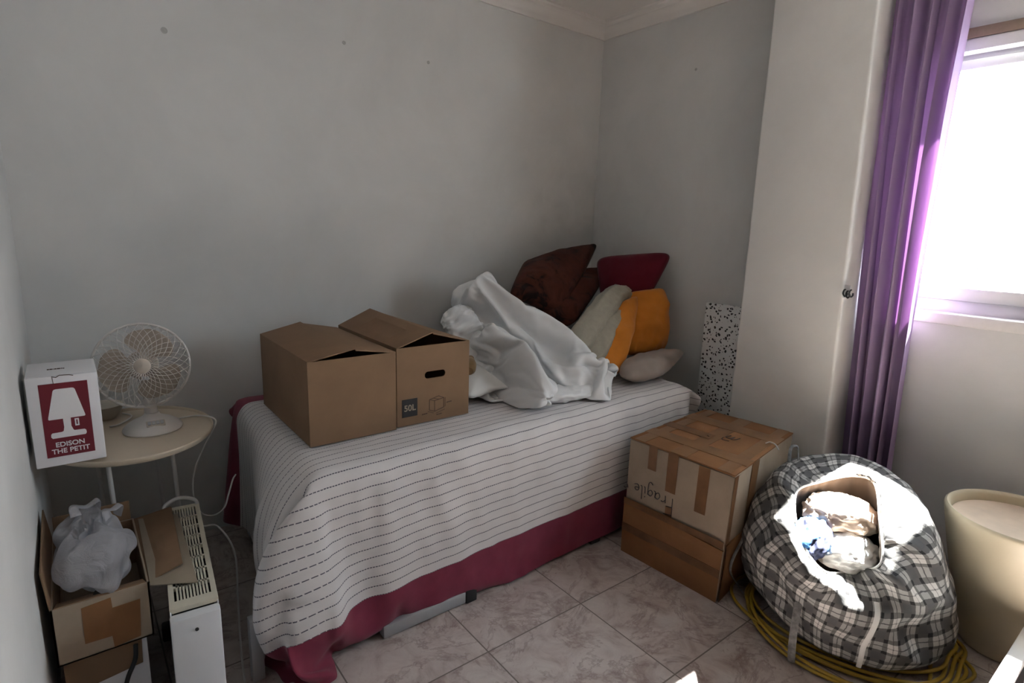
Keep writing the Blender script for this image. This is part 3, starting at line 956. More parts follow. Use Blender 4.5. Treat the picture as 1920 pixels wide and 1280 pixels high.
0,1,0,0,0,0,0,0,0,0,0,0,0,0,0,0,0,0,0,0,0,0,0,0,0,0,0,0,0,0,0,0,0,-1,0,0,0,0,0,0,-2,1,-1,7,12,6,3,2,10,10,9,9,8,9,10,7,7,5,2,1,3,-3,7,11,9,2,1,2,-1,-1,-1,1,0,0,0,0,0,-1,0,0,0,0,0,0,0,0,0,0,0,0,0,0,0,0,0,0,0,0,0,-1,
0,0,0,0,0,0,0,0,0,0,0,0,0,0,0,0,0,0,0,0,0,0,0,0,0,0,0,0,0,0,0,0,0,0,0,0,0,-1,2,0,1,-1,-2,5,3,2,8,7,9,8,10,10,10,12,13,14,15,15,14,14,10,6,5,-4,0,-2,-1,-1,0,-1,-1,-2,-2,-2,-2,0,-1,-1,-1,-2,-2,-2,-1,-1,-1,-1,-2,-1,-1,-1,-1,-1,-1,-1,-1,-1,-1,-1,-1,-1,
-1,-1,-1,0,-1,-1,-1,-1,0,0,-1,-1,-1,-1,0,0,-1,-1,-1,0,0,0,-1,-1,0,0,0,0,-1,-1,0,0,0,0,-1,1,-2,0,1,0,1,2,4,3,15,16,14,16,14,14,14,13,12,12,11,10,9,7,4,0,0,0,-3,-3,-3,-3,-4,-4,-4,-2,-2,-2,-3,-4,-4,-4,-4,-2,-2,-2,-3,-3,-3,-3,-2,-3,-3,-3,-3,-3,-2,-2,-2,-2,-3,-3,-2,-2,-2,-2,
-2,-3,-1,-1,-1,-2,-3,-3,-1,-1,-1,-1,-2,-2,0,-1,-1,-2,-2,-2,0,0,-1,-1,-1,-1,0,0,-1,-1,-1,-1,1,0,1,0,-2,0,0,0,1,2,1,0,1,-2,-1,-2,-4,-6,-6,-7,-7,-8,-8,-7,-4,2,-1,-1,-1,0,0,0,0,0,0,-1,-1,-1,1,1,1,1,1,0,0,0,0,0,0,0,1,1,0,0,0,0,-1,-1,-1,-1,1,1,0,0,0,0,0,0,
-1,-1,-1,1,1,1,0,0,0,0,0,0,-1,1,1,1,1,1,0,0,0,-1,-1,-1,0,0,0,0,0,0,-1,-1,-1,-1,1,-1,0,0,1,1,-13,-12,-13,-11,-12,-11,-9,-7,-6,-5,-4,-2,-1,0,0,-1,2,1,1,0,0,0,-1,0,0,0,0,0,-1,-1,-1,-1,-1,-1,-1,-1,-1,-1,0,0,-1,-1,1,1,1,1,1,1,1,1,0,0,0,0,0,0,0,0,0,0,
0,-1,0,0,0,0,0,0,0,0,0,-1,-1,-1,-1,-1,-1,-1,-1,1,1,1,0,0,0,1,1,1,1,1,1,1,-1,1,0,0,0,1,-10,-10,-9,-8,-7,-7,-6,-6,-5,-5,-4,-3,-2,-2,-1,0,-1,-1,1,0,0,0,1,0,0,0,0,0,0,1,1,1,1,1,1,1,1,1,-1,0,0,0,-1,-1,-1,-1,-1,-1,0,0,0,0,0,0,0,0,0,1,1,1,1,1,
-1,-1,-1,-1,0,0,0,0,0,0,0,0,0,1,1,1,1,0,0,0,0,0,1,-1,-1,-1,-1,-1,-1,-1,0,0,0,0,1,1,-4,-4,-3,-5,-4,-4,-5,-5,-6,-5,-6,-7,-7,-6,-6,-6,1,1,-1,1,-1,0,0,0,0,0,0,0,1,-1,-1,-1,-1,0,0,0,0,0,1,0,0,0,0,0,1,1,1,1,-1,-1,0,0,0,0,0,0,1,-1,-1,-1,-1,0,1,1,
1,1,-1,0,0,0,0,0,1,1,1,-1,-1,-1,0,0,0,0,0,0,-1,0,0,0,0,1,1,1,1,0,0,-1,0,-1,3,4,3,5,4,5,6,7,8,7,8,9,8,8,7,7,-2,0,1,-1,1,-1,0,0,0,0,0,1,-1,0,0,1,1,-1,-1,0,0,0,0,0,0,0,0,1,-1,-1,-1,0,1,1,-1,0,0,0,0,1,-1,0,0,1,1,-1,-1,0,0,0,
1,0,0,0,0,1,-1,-1,-1,1,1,1,-1,0,0,0,0,1,0,0,0,1,1,-1,-1,0,0,0,0,1,-1,1,8,8,8,8,9,9,8,8,8,9,8,7,8,7,7,4,4,1,0,1,0,1,0,0,0,0,1,-1,0,1,1,-1,-1,1,1,-1,0,0,0,0,0,0,1,-1,0,1,1,-1,0,0,1,-1,0,0,0,-1,0,0,1,-1,-1,1,1,-1,0,0,0,0,
0,0,0,-1,0,0,1,-1,-1,0,1,-1,0,0,0,-1,0,0,1,-1,-1,0,1,-1,0,0,0,0,1,0,8,7,8,7,6,5,5,4,2,1,1,0,-3,-4,-6,-6,-3,1,0,0,0,0,0,-1,0,0,-1,0,0,-1,-1,1,1,-1,0,1,0,0,0,0,0,0,-1,0,1,-1,-1,1,-1,0,0,1,0,0,0,0,0,1,-1,0,1,-1,0,1,-1,0,0,-1,0,0,
1,0,0,1,-1,1,1,-1,0,1,-1,0,0,0,0,0,-1,0,1,1,-1,1,-1,0,-1,0,0,1,1,1,0,-1,-1,-1,-1,-2,-2,-3,-4,-4,-3,-3,-1,2,2,-1,1,0,1,0,-1,1,0,0,0,0,1,0,1,-1,0,1,-1,0,-1,0,0,0,0,1,0,1,-1,0,1,-1,1,-1,0,0,0,0,1,0,0,-1,0,1,-1,1,-1,0,1,0,0,1,0,0,-1,0,
1,-1,1,-1,-1,1,-1,0,1,0,0,0,0,1,0,0,-1,-1,1,-1,1,0,1,0,0,-1,-1,-2,-2,-1,-2,-3,-4,-3,-3,-3,-3,-2,-1,0,0,-1,-1,0,0,1,-1,0,1,0,0,0,0,1,-1,1,-1,1,-1,0,1,0,1,0,0,0,0,-1,0,-1,0,1,-1,1,-1,1,0,0,0,0,-1,0,1,0,1,-1,1,-1,1,-1,0,-1,0,0,0,0,0,0,-1,0,
-1,1,1,0,1,0,0,0,0,0,0,-1,0,1,0,1,-1,1,0,-1,0,1,0,1,-3,-2,-3,-3,-3,-2,-2,-3,-2,-1,-1,-1,-1,-2,-2,-2,-2,1,1,-1,0,0,0,0,0,1,0,-1,0,-1,0,-1,1,-1,0,-1,0,0,0,0,0,0,1,0,1,-1,1,0,1,0,-1,0,-1,0,0,0,-1,0,-1,1,-1,1,-1,1,0,1,0,0,0,0,0,1,0,1,0,-1,
0,-1,0,-1,0,0,0,0,0,0,1,-1,1,-1,1,-1,-1,1,0,-1,-1,-1,-2,-2,-2,-2,-1,-2,-1,0,-1,-1,1,0,0,2,2,2,3,0,0,2,2,1,1,1,1,0,2,1,2,2,2,2,0,2,1,2,1,1,1,1,2,1,0,1,0,2,0,0,1,0,2,1,2,1,1,1,1,1,1,0,1,0,2,0,0,1,0,1,0,1,1,-1,1,0,1,1,0,1,
0,1,0,0,0,0,1,0,-1,1,-1,1,0,1,1,0,0,0,1,1,-1,-1,0,-1,-1,0,0,0,1,1,0,2,2,1,1,1,-1,0,1,2,3,4,4,4,4,4,3,4,3,3,3,3,4,3,3,3,3,3,3,3,2,3,3,3,3,2,3,3,2,3,2,2,2,2,2,2,2,2,2,2,2,2,1,2,2,1,2,1,2,1,1,2,1,1,1,1,1,1,1,1,
1,1,1,1,0,1,1,0,1,0,0,0,0,0,0,0,0,0,0,-1,-1,0,0,0,0,0,1,1,0,-1,-1,-1,-1,-1,0,0,0,0,0,0,0,0,0,0,0,0,0,0,0,0,0,0,0,0,0,0,0,0,0,0,0,0,0,0,0,0,0,0,0,0,0,0,0,0,0,0,0,0,0,0,0,0,0,0,0,0,0,0,0,0,0,0,0,0,0,0,0,0,0,0,
0,0,0,0,0,0,0,0,0,0,0,0,0,0,0,0,-1,0,0,0,0,0,0,0,-1,-1,1,1,1,1,1,0,0,0,0,0,0,0,0,0,0,0,0,0,0,0,0,0,0,0,0,0,0,0,0,0,0,0,0,0,0,0,0,0,0,0,0,0,0,0,0,0,0,0,0,0,0,0,0,0,0,0,0,0,0,0,0,0,0,0,0,0,0,0,0,0,0,0,0,0,
0,0,0,0,0,0,0,0,0,0,0,0,0,-1,0,0,0,0,0,0,0,0,0,0,-1,-1,-1,-1,-1,1,0,0,0,0,0,0,1,0,0,0,0,0,0,0,0,0,0,0,0,0,0,0,0,0,0,0,0,0,0,0,0,0,0,0,0,0,0,0,0,0,0,0,0,0,0,0,0,0,0,0,0,0,0,0,0,0,0,0,0,0,0,0,0,0,0,0,0,0,0,0,
0,0,0,0,0,0,0,0,0,0,0,1,0,0,0,0,0,0,0,0,0,0,0,0,0,0,0,-1,1,0,0,0,0,0,-1,0,0,0,0,0,0,0,0,0,0,0,0,0,0,0,0,0,0,0,0,0,0,0,0,0,0,0,0,0,0,0,0,0,0,0,0,0,0,0,0,0,0,0,0,0,0,0,0,0,0,0,0,0,0,0,0,0,0,0,0,0,0,0,0,0,
0,0,0,0,0,0,0,0,0,0,-1,-1,-1,-1,0,0,0,0,0,0,0,0,0,0,0,0,-1,0,0,1,0,0,0,0,0,0,0,0,0,0,0,0,0,0,0,0,0,0,0,0,0,0,0,0,0,0,0,0,0,0,0,0,0,0,0,0,0,0,0,0,0,0,0,0,0,0,0,0,0,0,0,0,0,0,0,0,0,0,0,0,0,0,0,0,0,0,0,0,0,0,
0,0,0,0,0,0,0,0,-1,0,0,0,-2,-2,-1,-1,-1,-1,-1,0,0,0,0,0,0,0,0,-1,0,0,0,0,0,0,0,0,0,0,0,0,0,0,0,0,0,0,0,0,0,0,0,0,0,0,0,0,0,0,0,0,0,0,0,0,0,0,0,0,0,0,0,0,0,0,0,0,0,0,0,0,0,0,0,0,0,0,0,0,0,0,0,0,0,0,0,0,0,0,0,0,
0,0,0,0,0,0,0,-2,-1,-1,0,0,-1,-1,-1,-1,0,-2,-2,-1,-1,-1,-1,0,0,0,0,0,0,0,0,0,0,0,0,0,0,0,0,0,0,0,0,0,0,0,0,0,0,0,0,0,0,0,0,0,0,0,0,0,0,0,0,0,0,0,0,0,0,0,0,0,0,0,0,0,0,0,0,0,0,0,0,0,0,0,0,0,0,0,0,0,0,0,0,0,0,0,0,0,
0,0,0,0,0,1,0,0,0,0,0,0,0,0,-1,0,0,-1,-1,0,0,0,0,0,0,0,0,0,0,0,0,0,0,0,0,0,0,0,0,0,0,0,0,0,0,0,0,0,0,0,0,0,0,0,0,0,0,0,0,0,0,0,0,0,0,0,0,0,0,0,0,0,0,0,0,0,0,0,0,0,0,0,0,0,0,0,0,0,0,0,0,0,0,0,0,0,0,0,0,0,
0,0,2,2,1,1,2,2,1,1,1,2,1,1,2,1,2,0,1,0,0,-1,0,0,0,0,0,0,0,0,0,0,0,0,0,0,0,0,0,0,0,0,0,0,0,0,0,0,0,0,0,0,0,0,0,0,0,0,0,0,0,0,0,0,0,0,0,0,0,0,0,0,0,0,0,0,0,0,0,0,0,0,0,0,0,0,0,0,0,0,0,0,0,0,0,0,0,0,0,0,
1,1,3,3,1,1,3,3,3,1,3,3,1,3,1,2,0,0,0,1,0,0,0,0,0,0,0,0,0,0,0,0,0,0,0,0,0,0,0,0,0,0,0,0,0,0,0,0,0,0,0,0,0,0,0,0,0,0,0,0,0,0,0,0,0,0,0,0,0,0,0,0,0,0,0,0,0,0,0,0,0,0,0,0,0,0,0,0,0,0,0,0,0,0,0,0,0,0,2,2,
0,0,1,2,0,0,1,2,0,0,2,0,1,1,2,1,0,0,0,0,0,1,0,0,0,0,0,0,0,0,0,0,0,0,0,0,0,0,0,0,0,0,0,0,0,0,0,0,0,0,0,0,0,0,0,0,0,0,0,0,0,0,0,0,0,0,0,0,0,0,0,0,0,0,0,0,0,0,0,0,0,0,0,0,0,0,0,0,0,0,0,0,0,0,0,0,-1,-1,0,0,
0,-1,0,0,-2,-2,-1,-1,-3,-2,-2,-2,-2,-1,0,0,0,0,0,-1,0,0,0,0,0,0,0,0,0,0,0,0,0,0,0,0,0,0,0,0,0,0,0,0,0,0,0,0,0,0,0,0,0,0,0,0,0,0,0,0,0,0,0,0,0,0,0,0,0,0,0,0,0,0,0,0,0,0,0,0,0,0,0,0,0,0,0,0,0,0,0,0,0,1,-1,-1,-1,-1,-1,-2,
-2,-2,-1,-1,-1,-2,-1,-1,-1,-1,-1,-1,0,0,0,0,0,0,0,0,0,0,0,0,0,0,0,0,0,0,0,0,0,0,0,0,0,0,0,0,0,0,0,0,0,0,0,0,0,0,0,0,0,0,0,0,0,0,0,0,0,0,0,0,0,0,0,0,0,0,0,0,0,0,0,0,0,0,0,0,0,0,0,0,0,0,0,0,0,0,0,-1,-2,-1,-1,-1,-1,0,0,0,
0,0,0,1,1,0,0,0,0,1,0,0,0,0,0,0,0,0,0,0,0,0,0,0,0,0,0,0,0,0,0,0,0,0,0,0,0,0,0,0,0,0,0,0,0,0,0,0,0,0,0,0,0,0,0,0,0,0,0,0,0,0,0,0,0,0,0,0,0,0,0,0,0,0,0,0,0,0,0,0,0,0,0,0,0,0,0,0,0,0,-3,-4,-3,-2,-2,-1,0,0,0,0,
0,1,1,3,3,3,3,0,0,0,0,0,0,0,0,0,0,0,0,0,0,0,0,0,0,0,0,0,0,0,0,0,0,0,0,0,0,0,0,0,0,0,0,0,0,0,0,0,0,0,0,0,0,0,0,0,0,0,0,0,0,0,0,0,0,0,0,0,0,0,0,0,0,0,0,0,0,0,0,0,0,0,0,-1,0,0,0,0,-7,-6,-6,-7,-5,-6,-7,-5,-4,-3,-2,-2,
-1,-2,-2,-2,-2,1,-1,0,0,0,0,0,0,0,0,0,0,0,0,0,0,0,0,0,0,0,0,0,0,0,0,0,0,0,0,0,0,0,0,0,0,0,0,0,0,0,0,0,0,0,0,0,0,0,0,0,0,0,0,0,0,0,0,0,0,0,0,0,0,0,0,0,0,0,0,0,0,0,0,0,0,1,1,-1,0,0,-4,-5,-7,-6,-8,-7,-6,-8,-9,-9,-9,-9,-9,-7,
-5,-3,-1,-1,1,1,0,0,0,-1,0,0,0,0,0,0,0,0,0,0,0,0,0,0,0,0,0,0,0,0,0,0,0,0,0,0,0,0,0,0,0,0,0,0,0,0,0,0,0,0,0,0,0,0,0,0,0,0,0,0,0,0,0,0,0,0,0,0,0,0,0,0,0,0,0,0,0,0,1,-2,-1,-2,-4,-6,-2,-2,-1,-2,-2,-3,-3,-3,-2,-3,-4,-4,-5,-6,-7,-8,
-8,-6,-1,-2,0,0,-1,1,0,0,0,0,0,0,0,0,0,0,0,0,0,0,0,0,0,0,0,0,0,0,0,0,0,0,0,0,0,0,0,0,0,0,0,0,0,0,0,0,0,0,0,0,0,0,0,0,0,0,0,0,0,0,0,0,0,0,0,0,0,0,0,0,0,0,-1,0,-1,8,-9,-6,-3,3,3,3,5,6,6,7,6,7,7,9,10,10,11,11,11,12,11,9,
5,2,0,0,2,1,0,0,0,0,0,0,0,0,0,0,0,0,0,0,0,0,0,0,0,0,0,0,1,0,0,0,0,0,0,0,0,0,0,0,0,0,0,0,0,0,0,0,0,0,1,0,0,0,0,0,0,0,0,0,0,0,0,0,0,0,-1,0,0,-1,0,0,1,0,-1,-6,30,28,28,26,12,13,12,12,14,14,15,15,16,14,15,14,15,14,13,10,8,6,2,3,
-1,1,-1,-1,1,0,0,0,0,0,0,0,1,0,0,0,0,0,0,0,0,0,0,1,0,0,-2,0,0,0,0,0,0,0,0,0,0,1,0,0,0,0,0,0,0,0,0,0,-1,0,0,1,0,0,0,0,0,0,0,0,0,-1,0,0,1,0,-1,1,0,-1,0,0,1,-2,-22,3,3,1,13,14,13,13,12,11,11,11,8,9,7,8,6,6,6,6,6,6,7,13,2,0,
1,1,-1,0,0,1,0,0,0,0,-1,0,0,1,0,0,1,0,0,0,0,-1,0,0,1,0,0,0,0,0,0,0,-1,0,0,-1,0,0,0,0,0,0,0,0,0,0,0,0,0,-1,0,0,0,0,0,0,0,0,0,1,0,-1,0,0,1,0,0,1,0,-1,0,3,-1,-23,-10,-2,8,6,6,5,4,5,3,2,4,3,3,1,0,0,0,1,1,0,1,-30,2,2,-1,-2,
0,0,0,-1,0,0,1,0,0,0,0,-1,0,0,-1,0,0,0,0,0,0,0,0,0,0,0,0,-1,0,0,1,0,0,-1,0,0,0,0,0,0,0,0,0,0,0,0,0,0,0,0,1,0,0,0,0,0,-1,0,0,1,0,-1,0,0,-1,0,-1,1,-1,-1,1,-1,-15,-14,2,2,2,2,2,0,2,1,0,-1,-2,-1,-1,-2,-4,-6,-9,-13,-30,6,1,-4,1,1,0,0,
0,0,0,0,-1,0,0,0,0,0,0,0,0,0,0,1,0,0,0,0,0,0,-1,0,0,1,0,0,0,0,0,1,0,0,0,0,0,1,0,0,1,0,0,0,0,0,0,0,-1,0,0,0,0,0,1,0,-1,0,0,1,0,-1,1,0,1,0,0,-1,0,0,-1,-9,0,0,0,0,-1,0,-1,0,-2,-1,-1,-3,-3,-4,-6,-9,-13,-16,4,5,-2,4,0,1,0,0,0,0,
0,0,0,0,0,1,0,0,1,0,0,1,0,-1,0,0,1,-1,0,0,1,0,0,0,0,0,0,0,0,0,0,0,1,0,0,-1,0,0,-1,0,0,1,0,0,1,0,0,1,0,0,0,-1,0,-1,1,0,-1,0,0,1,0,-1,0,-1,1,0,1,0,0,-1,-946,-963,-981,-998,-1016,-1033,-1050,-1067,-1085,-1101,-1118,-1135,-1150,-1143,-1133,-1112,-1088,-1065,-1041,-1024,-1019,-1016,-1013,-1011,-1008,-1005,-1002,-999,-997,-997,
-999,-1001,-1004,-1006,-1008,-1010,-1013,-1015,-1017,-1020,-1022,-1025,-1027,-1030,-1032,-1036,-1040,-1045,-1048,-1047,-1045,-1042,-1039,-1037,-1036,-1035,-1034,-1033,-1033,-1033,-1032,-1032,-1032,-1032,-1032,-1032,-1031,-1031,-1031,-1031,-1031,-1031,-1031,-1030,-1030,-1030,-1030,-1031,-1033,-1036,-1040,-1041,-1040,-1036,-1032,-1030,-1031,-1039,-1051,-1068,-1085,-1097,-1099,-1088,-1069,-1048,-1026,-1005,963,979,998,1014,1033,1050,1067,1083,1102,1118,1135,1152,1167,1136,1136,1117,1092,1069,1042,1013,1002,996,991,990,986,983,980,978,978,984,980,981,
984,985,987,989,994,996,998,1002,1004,1008,1010,1015,1017,1024,1031,1042,1050,1053,1053,1049,1044,1041,1039,1037,1036,1034,1034,1034,1032,1032,1032,1032,1033,1033,1031,1031,1031,1031,1031,1031,1031,1030,1030,1030,1030,1032,1034,1036,1041,1041,1040,1036,1032,1030,1031,1041,1052,1070,1087,1099,1102,1093,1073,1052,1030,1009,-1,1,-1,1,0,-1,-1,1,0,-1,-2,-6,-14,11,2,-1,0,-6,-12,-4,0,2,5,3,6,6,8,9,14,-1,4,4,6,9,
10,11,9,10,11,11,12,13,15,14,17,17,16,14,9,2,-2,-3,-2,-2,-1,0,-1,-1,-1,-1,0,1,1,1,-1,-1,0,0,0,0,0,0,0,0,0,0,0,-1,-1,1,-1,0,0,0,0,0,0,-1,1,0,0,0,1,-1,1,1,0,0,0,-1,1,-1,-1,1,1,-1,-3,-6,-9,-6,1,1,1,0,-15,-11,-1,-1,2,8,11,19,24,16,8,3,-5,-3,5,14,18,13,11,9,
9,7,6,6,7,6,6,8,6,3,2,-5,-6,-4,-4,-3,-2,-1,-2,-2,-1,1,1,1,1,-1,-1,-1,0,0,0,0,0,0,0,0,0,0,0,0,0,0,0,-1,1,1,1,0,0,0,1,0,-1,-1,0,1,-1,0,-1,-1,0,-1,-1,0,-1,1,0,-2,-4,-6,-7,-5,-1,-1,3,-2,-1,-1,-1,-1,-1,2,7,7,9,8,-5,5,5,1,0,9,8,3,-3,1,2,2,1,2,
3,3,2,3,1,-3,-4,-4,-6,-4,-4,-4,-2,-1,-1,-1,1,0,0,-1,-1,-1,-1,0,0,0,0,0,0,0,0,0,0,0,0,0,0,0,0,0,1,1,-1,-1,-1,0,0,0,-1,0,1,1,0,-1,1,0,0,0,0,1,-6,-6,-1,-2,-4,-7,-9,-7,-4,-1,0,2,0,3,-8,-4,7,2,0,5,6,6,5,-6,-2,-3,4,4,-3,7,4,1,-1,-1,-1,0,0,1,0,0,
0,-3,-3,-2,-3,-4,-3,-3,-2,-1,-1,0,0,0,-1,0,0,0,0,0,0,0,0,0,0,0,0,0,0,0,0,0,0,0,0,0,0,0,-1,-1,1,0,0,0,0,0,0,0,-1,0,0,1,-1,0,1,0,0,0,-19,9,-6,-12,-10,-6,0,2,3,2,2,2,1,3,14,1,2,6,0,9,6,4,-4,-1,0,-3,-7,4,14,3,0,-1,1,0,-1,-1,0,0,1,0,-1,0,
0,-1,0,1,0,1,1,1,1,0,0,0,0,1,0,0,0,0,0,0,0,0,0,0,0,0,0,0,0,0,0,0,0,0,0,0,0,1,-1,1,0,0,0,0,0,-1,1,0,0,0,1,0,-1,1,0,-1,-3,-36,-5,5,6,6,4,3,2,3,1,1,0,0,-5,-5,0,6,16,4,2,-2,-1,-1,0,1,4,1,1,0,0,0,-1,-1,0,0,1,0,-1,0,-1,-1,-2,0,
-1,-1,0,0,0,0,0,0,0,0,0,-1,1,0,0,0,0,0,0,0,0,0,0,0,0,0,0,0,0,0,0,0,0,0,0,-1,1,-1,0,0,0,0,0,1,-1,-1,0,0,0,0,0,-1,0,0,-8,-2,-14,-5,1,1,1,1,1,0,1,0,2,0,-3,-4,5,2,1,1,-1,-1,0,1,-1,-1,0,0,-1,0,0,0,0,1,1,0,0,0,1,-1,0,0,1,-1,1,0,
0,0,0,0,0,0,0,0,0,0,-1,1,0,0,0,0,0,0,0,0,0,0,0,0,0,0,0,0,0,0,0,0,1,1,-1,1,1,0,0,0,0,0,0,1,0,-1,-1,1,1,0,-1,0,1,-1,-7,-9,-5,1,1,1,1,1,0,0,-1,2,-1,11,-1,0,0,1,0,0,-1,-1,0,1,1,0,1,0,0,0,1,-1,-1,1,-1,0,-1,0,0,0,0,0,-1,0,0,0,
0,0,0,0,0,0,0,0,0,-1,1,0,0,0,0,0,0,0,0,0,0,0,0,0,0,0,0,0,0,0,-1,-1,1,-1,-1,1,0,0,0,-1,1,0,0,1,1,-1,-1,0,1,-1,-1,-1,-3,-9,-9,-4,0,0,0,-1,1,0,5,4,-2,1,1,2,1,-2,-1,-1,-1,-1,0,1,-1,0,0,0,-1,0,-1,0,0,-1,1,0,0,0,0,-1,-1,1,0,0,0,0,0,0,
0,0,0,0,0,0,0,0,-1,1,1,0,0,0,0,0,0,0,0,0,0,0,0,0,0,0,0,0,0,0,-1,1,0,-1,0,0,0,1,-1,-1,0,0,0,0,0,0,-1,0,1,0,-1,-5,-9,-8,-3,0,0,2,0,1,-2,-1,16,10,0,-1,-1,1,0,0,1,1,1,-1,1,0,0,0,0,-1,0,0,0,1,0,0,0,0,0,1,0,-1,0,0,0,0,0,0,0,0,
0,0,0,0,0,0,0,-1,-1,1,0,0,0,0,0,1,0,0,0,0,0,0,0,0,0,0,0,1,1,-1,0,0,1,0,0,-1,0,1,0,0,0,0,1,0,0,-1,0,0,-1,-2,-6,-14,-5,-2,0,-1,1,0,-8,-9,-11,-9,4,1,0,-1,0,-1,-1,-1,-1,0,-1,1,-1,0,0,1,0,0,1,-1,0,0,0,0,-1,-1,1,0,0,0,0,0,0,0,0,0,0,0,
0,0,0,0,0,0,0,-1,1,1,1,1,1,-1,1,0,0,0,0,0,0,0,0,0,0,-1,0,1,1,0,-1,0,0,0,0,0,1,1,0,1,-1,0,-1,-1,0,1,1,1,-2,-6,-21,-5,-1,0,-1,0,5,0,0,2,0,0,1,0,-1,0,0,0,0,1,1,-1,1,-1,0,-1,0,1,-1,1,-1,0,0,0,1,0,-1,0,0,0,0,0,0,0,0,0,0,0,0,0,
0,0,0,0,0,0,-1,-1,-1,-1,-1,0,-1,1,0,0,0,0,0,0,0,0,0,1,-1,-1,-1,1,0,0,0,0,0,-1,-1,-1,0,-1,0,-1,0,-1,2,1,2,1,2,3,-1,-21,-4,0,0,1,1,3,1,0,1,0,-1,1,1,0,-1,0,1,-1,0,0,0,1,0,0,1,-1,0,-1,1,0,0,-1,-1,1,0,0,0,0,0,0,0,0,0,0,0,0,0,0,0,0,
0,0,0,0,0,0,0,0,0,0,0,-1,0,0,0,-1,0,0,0,0,0,-1,1,1,1,-1,0,0,0,0,0,0,1,1,0,0,-1,0,-2,-1,-1,1,0,1,1,-1,0,-2,-23,-4,0,-1,0,1,2,1,-1,1,0,-1,-1,-1,0,0,-1,1,-1,1,0,-1,-1,0,-1,0,1,1,0,-1,-1,1,1,-1,0,0,0,0,0,0,0,0,0,0,0,0,0,0,0,0,0,0,
0,0,0,0,0,0,0,0,0,0,1,0,0,1,0,0,0,0,0,0,0,0,-1,0,0,0,0,0,0,1,-1,0,0,0,1,-1,0,-3,1,0,2,1,1,1,1,1,-1,-22,-3,0,0,0,0,0,1,-1,0,0,-1,0,0,0,0,0,1,-1,0,0,0,0,0,0,-1,-1,0,1,1,-1,-1,0,0,0,0,0,0,0,0,0,0,0,0,0,0,0,0,0,0,0,0,0,
0,0,0,0,0,0,0,0,-1,0,0,0,0,0,0,0,0,0,-1,0,1,0,1,0,0,0,0,-1,1,0,0,0,-1,-1,-2,-1,3,2,0,1,0,1,0,-1,-1,-2,-20,-1,0,1,0,1,0,1,0,0,0,-1,0,0,0,0,0,1,-1,0,0,0,0,1,0,1,-1,0,0,1,0,0,0,0,0,0,0,0,0,0,0,0,0,0,0,0,0,0,0,0,0,0,0,0,
0,0,0,0,0,0,0,0,0,1,0,0,0,0,0,0,1,-1,0,1,-1,0,0,0,0,0,1,0,0,-1,0,-1,-3,-3,10,6,4,3,2,1,1,1,1,-2,-5,-20,-1,0,1,-1,0,0,0,-1,-1,0,0,0,0,0,0,0,1,-1,0,0,0,-1,1,0,1,0,-1,-1,0,0,0,0,0,0,0,0,0,0,0,0,0,0,0,0,0,0,0,0,0,0,0,0,0,0,
0,0,0,0,0,1,0,-1,0,0,0,0,0,0,-1,1,0,-1,0,0,0,0,-1,1,0,1,-1,0,-1,-1,-2,-1,17,16,13,8,7,5,3,3,1,1,-1,-6,-15,0,0,1,0,1,0,1,-1,0,0,0,0,0,1,-1,-1,0,0,0,0,0,-1,-1,0,-1,0,0,0,0,0,0,0,0,0,0,0,0,0,0,0,0,0,0,0,0,0,0,0,0,0,0,0,0,0,0,
0,0,0,-1,1,0,0,0,0,0,0,0,0,0,0,1,0,0,0,0,0,0,1,0,1,0,-1,-4,-4,-1,11,14,16,17,14,11,9,6,4,1,-1,-3,-12,-12,2,1,-1,-1,0,-2,-2,0,0,0,0,-1,-1,1,0,0,0,0,0,0,1,2,0,1,1,0,0,0,0,0,0,0,0,0,0,0,0,0,0,0,0,0,0,0,0,0,0,0,0,0,-1,-1,-1,-1,-1,-1,
-1,-1,-2,-1,-1,-1,-1,-1,-1,-1,-1,-1,0,0,-1,-1,0,0,-1,4,1,0,0,-2,-1,-6,0,3,-3,3,9,14,17,19,18,15,13,11,7,2,-2,-17,-8,0,1,1,5,0,3,0,0,0,0,1,1,0,-1,0,0,0,0,0,0,-1,0,-1,-2,0,0,0,0,0,0,0,-1,-1,-1,-1,-1,-1,-1,-1,-1,0,0,0,0,0,0,0,1,1,3,2,2,2,2,2,2,2,
3,3,3,3,3,3,3,4,4,3,2,2,4,4,2,2,5,-2,-2,0,0,4,-6,2,9,14,-8,-9,-9,-7,-1,5,13,18,20,20,18,14,7,0,-23,-1,0,0,-3,-4,0,-1,0,0,0,-1,2,0,1,1,1,1,1,2,1,1,1,2,3,1,1,1,2,2,2,2,4,4,4,5,5,5,5,6,6,4,4,4,5,5,5,6,4,4,4,6,6,7,7,7,8,8,6,6,
7,7,8,8,8,7,7,8,8,9,9,9,11,11,8,9,9,6,3,-11,-1,19,21,17,-1,-3,-6,-7,-9,-9,-13,-5,2,11,20,26,29,23,12,-23,10,4,0,6,3,5,4,4,5,5,2,4,4,5,5,5,6,5,5,6,6,6,6,8,8,9,7,7,8,8,8,8,8,7,7,8,8,7,7,9,9,10,8,9,9,7,9,9,8,7,8,6,7,8,6,7,8,9,7,8,
7,7,8,7,8,7,7,6,6,7,6,6,8,6,7,9,14,28,32,14,4,-2,0,0,1,0,-1,-3,4,-6,-7,-11,-11,-4,4,17,31,30,-16,3,1,7,8,9,9,9,8,8,7,8,9,8,9,9,8,8,9,7,8,8,9,7,8,7,8,9,7,8,6,7,8,7,8,6,7,7,7,6,7,5,7,5,6,8,6,7,7,7,6,8,6,5,7,6,6,5,7,5,5,6,
